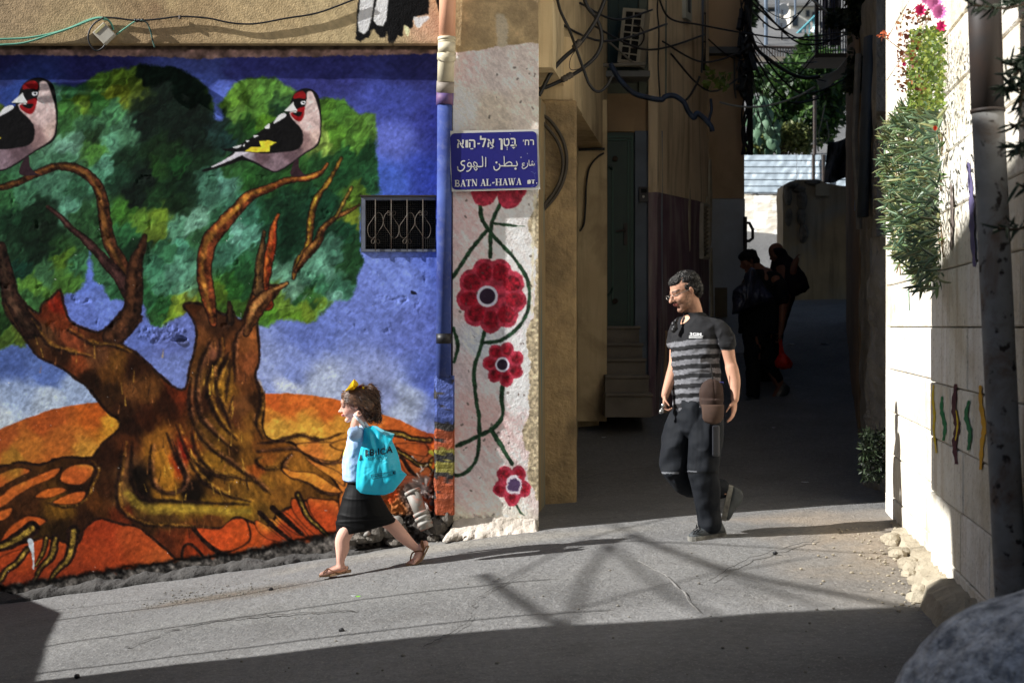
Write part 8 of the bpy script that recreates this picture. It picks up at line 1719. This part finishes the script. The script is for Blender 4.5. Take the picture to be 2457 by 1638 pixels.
for k in range(16):
    b = hp(0, 0, 0) if False else hC+(hf*(-.25)+hu*.45)*hh; pts = [b, hC+(hf*(-.42)+hu*.48+hr*rs.uniform(-.1, .1))*hh, hC+(hf*(-.60)+hu*(.25+rs.random()*.1)+hr*rs.uniform(-.15, .15))*hh, hC+(hf*(-.70+rs.uniform(-.02, .06))+hu*(-.1)+hr*rs.uniform(-.15, .15))*hh, hC+(hf*(-.66)+hu*(-.38-rs.random()*.1)+hr*rs.uniform(-.15, .15))*hh]
    sm.tube(catmull([tuple(p) for p in pts], 6), .0042, 5)
me = sm.mesh('hair_strands', m_hair, True); co = np.array([tuple(v.co) for v in me.vertices]); setcol(me, HC(co)*1.15); rebase(me, girl); link('hair_strands', me, girl)
bw = MB(); m_bow = mat('bow_yellow', (246, 206, 20), (230, 180, 10), sc1=10, rough=.5, trans=.25)
bpt = [(352, 258), (432, 150), (470, 105), (508, 140), (530, 178), (486, 214), (462, 240), (410, 245)]
cB = q(*a1(452, 192), -.125); bw.add([cB]+[q(*a1(x, y-6), -.09+.02*(i % 2)) for i, (x, y) in enumerate(bpt)], [(0, i+1, (i+1) % 8+1) for i in range(8)]); b0 = len(bw.v); bw.add([q(*a1(452, 192), -.03)]+[q(*a1(x, y-6), -.09+.02*(i % 2)) for i, (x, y) in enumerate(bpt)], [(0, (i+1) % 8+1, i+1) for i in range(8)]); bo_ = bw.build('hair_bow', m_bow, girl)
mb = MB(); mb.ell(q(*a1(545, 198), -.03), .012, .014, .012, 10); mb.build('hair_tie', mat('tie_maroon', (110, 26, 40), rough=.7), girl, smooth=True); mb = MB(); mb.ell(q(*a1(582, 212), -.045), .008, .006, .009, 8); mb.build('bow_knot', m_bow, girl)
# shirt
gs = MB()
def lr(l, r_, dep, dy=0.): # ring spanned between two outline points
    L_ = q(l[0], l[1], dy); R_ = q(r_[0], r_[1], dy); c = (L_+R_)/2; return ring(c, (R_-L_)/2, Vector((0, dep, 0)), 28)
gs.loft([lr((858, 1019), (884, 1021), .045), lr((848, 1027), (893, 1027), .075), lr((839, 1034), (897, 1038), .095), lr((836, 1046), (896, 1052), .10), lr((831, 1066), (892, 1070), .10), lr((824, 1090), (890, 1092), .098), lr((822, 1120), (888, 1122), .098), lr((823, 1148), (886, 1150), .10), lr((824, 1151), (885, 1153), .096)])
chain(gs, [(q(872, 1040, -.06), .044), (q(860, 1042, -.13), .046), (q(852, 1040, -.20), .047), (q(851, 1039, -.23), .046)], 16)
chain(gs, [(q(872, 1040, .06), .044), (q(864, 1060, .10), .043), (q(858, 1080, .115), .040)], 14)
def gsc(co):
    c = np.tile(srgb(168, 196, 232), (len(co), 1)); u = co[:, 0]*F/co[:, 1]+CU; v = VV(co); m_ = ((u < 833-.25*(v-1060)) & (v > 1062) & (v < 1094))[:, None]; return np.where(m_, srgb(236, 206, 110), c)
fused(gs, 'shirt', m_cloth, girl, .0048, 5, gsc, fold(.005, .05, 4, (1, 1, .7), .002, .02))
gk = MB(); m_skirt = mat('skirt_black', (13, 13, 14), (8, 8, 9), sc1=20, rough=.6, spec=.14, bump=.15, bsc=160)
gk.loft([lr((835, 1150), (882, 1152), .085), lr((832, 1165), (900, 1170), .10), lr((824, 1183), (914, 1190), .115), lr((816, 1212), (925, 1208), .12), lr((809, 1238), (934, 1224), .12), lr((806, 1256), (943, 1238), .115), lr((807, 1274), (949, 1246), .11), lr((808, 1286), (947, 1252), .10)])
def skd(co):
    v = VV(co); u = co[:, 0]*F/co[:, 1]+CU; a = nz3(co*np.array([.8, 1, 1.6]), .09, 5); return .004*((1-np.abs(a))**3-.3)+.004*np.exp(-((v-1249+.05*(u-870))/3)**2)+.004*np.exp(-((v-1262+.1*(u-870))/2.5)**2)*0
fused(gk, 'skirt', m_skirt, girl, .005, 4, None, skd)
mb = MB(); mb.tube([q(u, 1153, -.0)+Vector((0, -.094*math.sqrt(max(0, 1-((u-856)/30)**2)), 0)) for u in range(828, 885, 6)], .006, 6); mb.build('belt', m_cable, girl); mb = MB(); mb.obox(q(842, 1152, -.09), (.008, 0, 0), (0, .004, 0), (0, 0, .006)); mb.build('buckle', mat('buckle_brass', (150, 130, 90), metal=.6, rough=.4), girl)
# sandals
m_sd = mat('sandal_leather', (112, 72, 44), (84, 52, 34), sc1=30, rough=.6); m_sl = mat('sandal_sole', (150, 120, 90), (110, 84, 60), sc1=30, rough=.8)
def sole(pts, w_, par, th=.010):
    a = catmull(pts, 5); mb = MB(); rr = []
    n = len(a)
    for i, p in enumerate(a):
        t = i/(n-1); ww = w_*(.62+.38*math.sin(math.pi*min(1, t*1.15)))*(1 if 0 < i < n-1 else .6); p = Vector(p); d = (Vector(a[min(i+1, n-1)])-Vector(a[max(i-1, 0)])).normalized(); up = Vector((-d.z, 0, d.x)); up = up if up.z > 0 else -up
        rr.append([p+Vector((0, -ww, 0)), p+Vector((0, ww, 0)), p+Vector((0, ww, 0))+up*th, p+Vector((0, -ww, 0))+up*th])
    mb.loft(rr); return mb.build('sandal', m_sl, par)
s1 = sole([tuple(fx(595, 1400, -.04)), tuple(fx(450, 1425, -.04)), tuple(fx(300, 1455, -.04)), tuple(fx(150, 1470, -.05))], .038, girl, .013)
s2 = sole([tuple(fx(1685, 1045, .03)), tuple(fx(1640, 1140, .02)), tuple(fx(1590, 1230, .01)), tuple(fx(1490, 1300, .0)), tuple(fx(1360, 1318, .0))], .038, girl, .011)
def strap(pts, r, par): mb = MB(); mb.tube(catmull([tuple(p) for p in pts], 5), r, 6, flat=.6); mb.build('strap', m_sd, par, smooth=True)
strap([fx(270, 1352, -.07), fx(330, 1385, -.083), fx(420, 1410, -.086), fx(500, 1385, -.082), fx(545, 1340, -.07)], .0055, s1); strap([fx(270, 1352, -.06), fx(220, 1395, -.075), fx(210, 1430, -.075)], .005, s1); strap([fx(540, 1335, -.07), fx(560, 1345, -.03), fx(545, 1335, 0)], .006, s1); strap([fx(500, 1415, -.08), fx(540, 1370, -.078), fx(545, 1320, -.065)], .007, s1)
strap([fx(1585, 965, .0), fx(1600, 1030, -.015), fx(1600, 1110, -.02), fx(1540, 1110, -.02), fx(1460, 1128, -.02), fx(1430, 1180, -.02), fx(1420, 1250, -.02)], .0055, s2); strap([fx(1610, 1110, -.015), fx(1640, 1060, -.01), fx(1660, 1040, .0)], .006, s2); strap([fx(1580, 965, .0), fx(1570, 1000, -.012), fx(1590, 1070, -.02)], .006, s2)

# the bag
bag = thing('plastic_bag', q(900, 1110, -.12), 'turquoise plastic shopping bag with black lettering slung over the girl\'s shoulder', 'bag')
m_bag = mat('bag_turquoise', (40, 205, 228), (90, 222, 236), sc1=5, mixw=.5, rough=.32, spec=.5, trans=.35)
O_ = [a1(x, y) for x, y in ((590, 708), (640, 700), (690, 682), (760, 690), (830, 740), (900, 770), (975, 790), (955, 840), (945, 872), (965, 910), (1000, 990), (1025, 1060), (1045, 1140), (1062, 1240), (1130, 1296), (1060, 1390), (1010, 1450), (960, 1512), (850, 1552), (720, 1550), (620, 1542), (555, 1530), (495, 1470), (492, 1400), (500, 1250), (510, 1150), (530, 1050), (560, 930), (580, 860), (588, 780))]
def inout(O_, n=150): 
    a = np.array(O_+[O_[0]]); L_ = np.r_[0, np.cumsum(np.hypot(*np.diff(a, axis=0).T))]; t = np.linspace(0, L_[-1], n+1)[:-1]; return np.stack([np.interp(t, L_, a[:, 0]), np.interp(t, L_, a[:, 1])], 1)
OO = inout(O_, 160); ctr = np.array(a1(780, 1180)); rings_f = []; nR = 26
def pillow(OO, ctr, YC, dep, wr, name, m, par, seed=0, creases=None):
    vs = []; fs = []; n = len(OO)
    for side in (-1, 1):
        b = len(vs)
        for i in range(nR+1):
            t = i/nR
            for k in range(n):
                p = ctr+(OO[k]-ctr)*t; y = dep*(1-t**2.6)**.6*(1 if side < 0 else .55)
                an = math.atan2(OO[k][1]-ctr[1], OO[k][0]-ctr[0])
                w_ = wr*(noise.noise(Vector((p[0]*.05+seed, p[1]*.018, side*3)))+.5*noise.noise(Vector((p[0]*.13+seed, p[1]*.05, side*5)))+.5*noise.noise(Vector((an*5, seed, 0)))*t)*(1-t**8)
                if creases and side < 0: w_ += creases(p[0], p[1])*(1-t**6)
                vs.append(P(p[0], p[1], YC+side*y-w_))
        for i in range(nR):
            for k in range(n):
                k2 = (k+1) % n; f = (b+i*n+k, b+i*n+k2, b+(i+1)*n+k2, b+(i+1)*n+k); fs.append(f if side < 0 else f[::-1])
    mb = MB(); mb.add(vs, fs); return mb.build(name, m, par, smooth=True)
def crs(u, v):
    r = 0
    for (x0, y0), (x1, y1), w_, h in ((a1(560, 900), a1(600, 1520), 7, .004), (a1(700, 700), a1(760, 980), 6, -.012), (a1(640, 720), a1(700, 960), 5, .010), (a1(900, 870), a1(880, 1480), 9, .010), (a1(600, 1000), a1(520, 1450), 5, -.014), (a1(1090, 1290), a1(900, 1400), 8, .012), (a1(760, 1050), a1(800, 1500), 10, -.008)):
        dx, dy = x1-x0, y1-y0; t = max(0, min(1, ((u-x0)*dx+(v-y0)*dy)/(dx*dx+dy*dy))); d = math.hypot(u-x0-t*dx, v-y0-t*dy); r += h*math.exp(-(d/w_)**2)
    return r
YBg = YG-.17
bg_ = pillow(OO, ctr, YBg, .075, .011, 'bag_body', m_bag, bag, 3, crs)
drape.b[bg_.name] = BVHTree.FromObject(bg_, bpy.context.evaluated_depsgraph_get())
m_ink = mat('bag_ink', (16, 24, 30), rough=.5)
def baglet(s, x0, x1, y0, y1, nm='lettering', bold=.03, skew=0.):
    me = place(textmesh(s, m_ink, nm, bold), x0, x1, y0, y1, lambda x, y: drape(bg_, *a1(x, y-(x-610)*skew), .008, fallback=YBg-.08)); rebase(me, bag); link(nm, me, bg_)
for s, a in (('R', (608, 655, 985, 1072)), ('B', (665, 725, 985, 1068)), ('A', (728, 758, 1000, 1068)), ('I', (768, 784, 982, 1066)), ('C', (795, 862, 985, 1068)), ('A', (875, 955, 970, 1055))): baglet(s, *a, skew=.10)
baglet('A', 530, 572, 1045, 1120, bold=.05)
baglet('NEATHIOUSE', 645, 875, 1090, 1128, bold=.0, skew=.10)
baglet('www.thenortshed.com', 700, 930, 1318, 1348, bold=.0, skew=.16)
for a, b in (((680, 1302), (985, 1250)), ((700, 1352), (985, 1290)), ((680, 1302), (700, 1352)), ((985, 1250), (985, 1290))):
    mb = MB(); pts = [drape(bg_, *a1(a[0]+(b[0]-a[0])*k/8, a[1]+(b[1]-a[1])*k/8), .003) for k in range(9)]; mb.tube(pts, .0012, 4); mb.build('frame_line', m_ink, bg_)
mb = MB(); mb.add([drape(bg_, *a1(x, y), .003) for x, y in ((955, 1262), (975, 1259), (975, 1284), (955, 1287))], [(0, 1, 2, 3)]); mb.build('icon', m_ink, bg_)
mb = MB(); n = 9; pA = [q(*a1(470+k*(612-470)/8, 545+k*(705-545)/8), -.17-.02*math.sin(k*.5)) for k in range(9)]; mb.tube(pA, [.009, .010, .012, .014, .016, .017, .018, .020, .022], 10, flat=.4); mb.tube([q(*a1(600, 640), -.15), q(*a1(640, 690), -.16), q(*a1(650, 710), -.16)], [.012, .016, .02], 8, flat=.4)
mb.build('handle', mat('bag_handle_white', (214, 226, 236), (180, 200, 220), sc1=20, rough=.5, trans=.2), bag, smooth=True)
mb = MB(); vs = [q(*a1(x, y), -.10+d) for x, y, d in ((700, 685, -.10), (770, 700, -.11), (850, 745, -.12), (975, 785, -.08), (950, 860, -.06), (880, 830, -.10), (800, 770, -.12), (730, 720, -.12))]; c = sum(vs, Vector())/8-Vector((0, .03, 0)); mb.add([c]+vs, [(0, i+1, (i+1) % 8+1) for i in range(8)]); mb.build('turned_rim', mat('bag_rim', (150, 214, 226), (60, 190, 210), sc1=14, rough=.3, trans=.3), bag)

# ======== two people further up the alley, in deep shade
def c9(x, y): return (1750+x*.2805, 560+y*.2805)
YA = 15.9; pa = thing('person', (uX(1830, YA), YA, .5), 'dark haired person in black walking up the alley with a big dark sack', 'person')
def q(x, y, dy=0.): u, v = c9(x, y); return P(u, v, YA+dy)
k9 = .2805*YA/F
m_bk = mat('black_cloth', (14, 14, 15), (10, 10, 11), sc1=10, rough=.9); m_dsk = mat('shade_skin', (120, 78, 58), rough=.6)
b_ = MB(); hf, hu, hr = frame((-.9, -.2, -.35), (-.2, 0, 1)); headshape(b_, q(165, 235), hf, hu, hr, .235)
chain(b_, [(q(230, 280), .055), (q(290, 330), .06)]); chain(b_, [(q(300, 400), .15, .8), (q(280, 560), .15, .8), (q(270, 760), .15, .8)], 16)
chain(b_, [(q(400, 400, -.15), .06), (q(455, 560, -.18), .045), (q(455, 700, -.2), .04), (q(440, 850, -.22), .028)]); hand(b_, q(440, 850, -.22), (-.1, 0, -1), (-.7, .3, 0), .16, (-.4, -.8, 0), 1.1)
chain(b_, [(q(160, 420, .1), .055), (q(120, 500, .0), .045), (q(150, 400, -.18), .04), (q(170, 330, -.2), .03)]); hand(b_, q(170, 335, -.2), (.2, 0, 1), (.7, .3, 0), .15, (-.4, -.8, 0), 1.2)
chain(b_, [(q(210, 860, -.06), .09), (q(215, 1130, -.06), .06), (q(210, 1400, -.06), .04)]); chain(b_, [(q(300, 860, .08), .09), (q(330, 1100, .08), .06), (q(415, 1290, .1), .04)])
chain(b_, [(q(230, 1425, -.06), .036), (q(160, 1445, -.1), .03, .7)]); chain(b_, [(q(440, 1270, .1), .036), (q(400, 1370, .08), .032), (q(370, 1430, .06), .026)])
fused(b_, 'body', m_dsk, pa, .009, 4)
hm = MB(); M_ = Matrix((hf, hr, hu)).transposed(); hC = q(165, 235); hh = .235
he = lambda x, y, z, a, b, c_, n=18: hm.ell(hC+(hf*x+hr*y+hu*z)*hh, a*hh, b*hh, c_*hh, n, rot=M_)
he(-.08, 0, .18, .46, .38, .38); he(-.3, 0, -.05, .25, .32, .3); he(.12, 0, .3, .3, .28, .2); fused(hm, 'hair', m_bk, pa, .009, 3, None, lambda co: nz3(co, .03, 2)*.008)
t_ = MB(); t_.loft([ring(q(x, y), Vector((a, -a*.3, 0)), Vector((.1*b, b, 0)), 22) for x, y, a, b in ((270, 310, .08, .08), (290, 340, .19, .12), (295, 420, .235, .15), (280, 560, .225, .15), (265, 700, .235, .16), (250, 850, .21, .16))]); chain(t_, [(q(385, 380, -.1), .08), (q(430, 460, -.16), .085), (q(455, 560, -.18), .075)]); fused(t_, 'tunic', m_bk, pa, .01, 4, None, fold(.015, .12, 2))
t_ = MB(); chain(t_, [(q(235, 820), .17, .8), (q(235, 870), .16, .8)], 16); chain(t_, [(q(190, 860, -.06), .10), (q(200, 1100, -.06), .085), (q(205, 1370, -.06), .07)]); chain(t_, [(q(290, 860, .08), .10), (q(330, 1080, .08), .08), (q(410, 1240, .1), .06)]); fused(t_, 'trousers', m_bk, pa, .01, 4, None, fold(.012, .1, 5))
for a, b, up_ in (((255, 1440, -.06), (130, 1455, -.12), (0, 0, 1)), ((470, 1280, .1), (375, 1440, .08), (1, 0, .5))): shoe('shoe', q(*a), q(*b), Vector(up_), .05, pa)
sk = thing('sack', q(150, 560, -.25), 'big dark plastic sack slung on the shoulder of the person in the alley', 'bag')
OS = [c9(x, y) for x, y in ((180, 290), (220, 300), (250, 370), (300, 440), (385, 550), (340, 590), (270, 610), (190, 640), (110, 680), (20, 695), (32, 610), (22, 560), (30, 490), (60, 460), (130, 410), (120, 370))]
pillow(inout(OS, 90), np.array(c9(170, 520)), YA-.3, .16, .05, 'sack_body', mat('sack_plastic', (30, 32, 42), (60, 66, 92), sc1=6, mixw=.7, rough=.3, spec=.6), sk, 9)
rbg = thing('red_bag', q(465, 1080, -.2), 'small red plastic bag hanging from the hand of the person in the alley', 'bag')
OR = [c9(x, y) for x, y in ((435, 1020), (470, 1020), (510, 1060), (545, 1110), (530, 1150), (460, 1165), (395, 1140), (385, 1095), (410, 1050))]
m_rb = mat('red_plastic', (216, 44, 34), (180, 30, 26), sc1=20, rough=.35, trans=.4); pillow(inout(OR, 60), np.array(c9(465, 1090)), YA-.22, .08, .02, 'bag_body', m_rb, rbg, 4)
mb = MB(); mb.tube([q(428, 900, -.22), q(436, 960, -.22), q(440, 1025, -.22)], [.012, .014, .02], 6); mb.tube([q(440, 900, -.2), q(446, 960, -.2), q(455, 1025, -.2)], [.012, .014, .02], 6); mb.build('handle', m_rb, rbg)
YB2 = 16.7; pb = thing('person', (uX(1865, YB2), YB2, .6), 'veiled person in a long dark cloak walking just behind the sack carrier', 'person')
def q(x, y, dy=0.): u, v = c9(x, y); return P(u, v, YB2+dy)
b_ = MB(); hf, hu, hr = frame((-.8, -.3, -.5), (-.4, 0, 1)); headshape(b_, q(400, 165), hf, hu, hr, .225)
chain(b_, [(q(430, 220), .06), (q(450, 260), .07)]); chain(b_, [(q(460, 330), .14, .8), (q(450, 520), .15, .8), (q(380, 800), .14, .8)], 14); chain(b_, [(q(540, 330, -.1), .05), (q(560, 260, -.1), .04), (q(575, 225, -.1), .03)])
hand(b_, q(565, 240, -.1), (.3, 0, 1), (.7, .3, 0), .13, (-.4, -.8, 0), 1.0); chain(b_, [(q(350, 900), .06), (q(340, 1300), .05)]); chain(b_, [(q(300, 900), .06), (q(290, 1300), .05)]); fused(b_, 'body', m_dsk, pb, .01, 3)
t_ = MB(); t_.loft([ring(q(x, y, dy), Vector((a, -.1*a, 0)), Vector((0, b, 0)), 22) for x, y, a, b, dy in ((385, 118, .03, .04, 0), (400, 140, .085, .11, .02), (425, 175, .10, .13, .04), (455, 215, .12, .14, .05), (480, 300, .17, .17, .05), (490, 400, .24, .2, .05), (500, 470, .26, .2, .05), (470, 505, .22, .18, .05), (440, 540, .18, .17, .05))]); fused(t_, 'veil', mat('veil_dark', (26, 16, 20), (16, 10, 14), rough=.9), pb, .01, 4, None, fold(.015, .12, 7))
t_ = MB(); t_.loft([ring(q(x, y, .05), Vector((a, 0, 0)), Vector((0, b, 0)), 22) for x, y, a, b in ((440, 500, .18, .16), (400, 640, .17, .16), (350, 850, .15, .16), (320, 1050, .15, .17), (300, 1270, .13, .16))]); fused(t_, 'cloak', m_bk, pb, .011, 4, None, fold(.015, .12, 9))
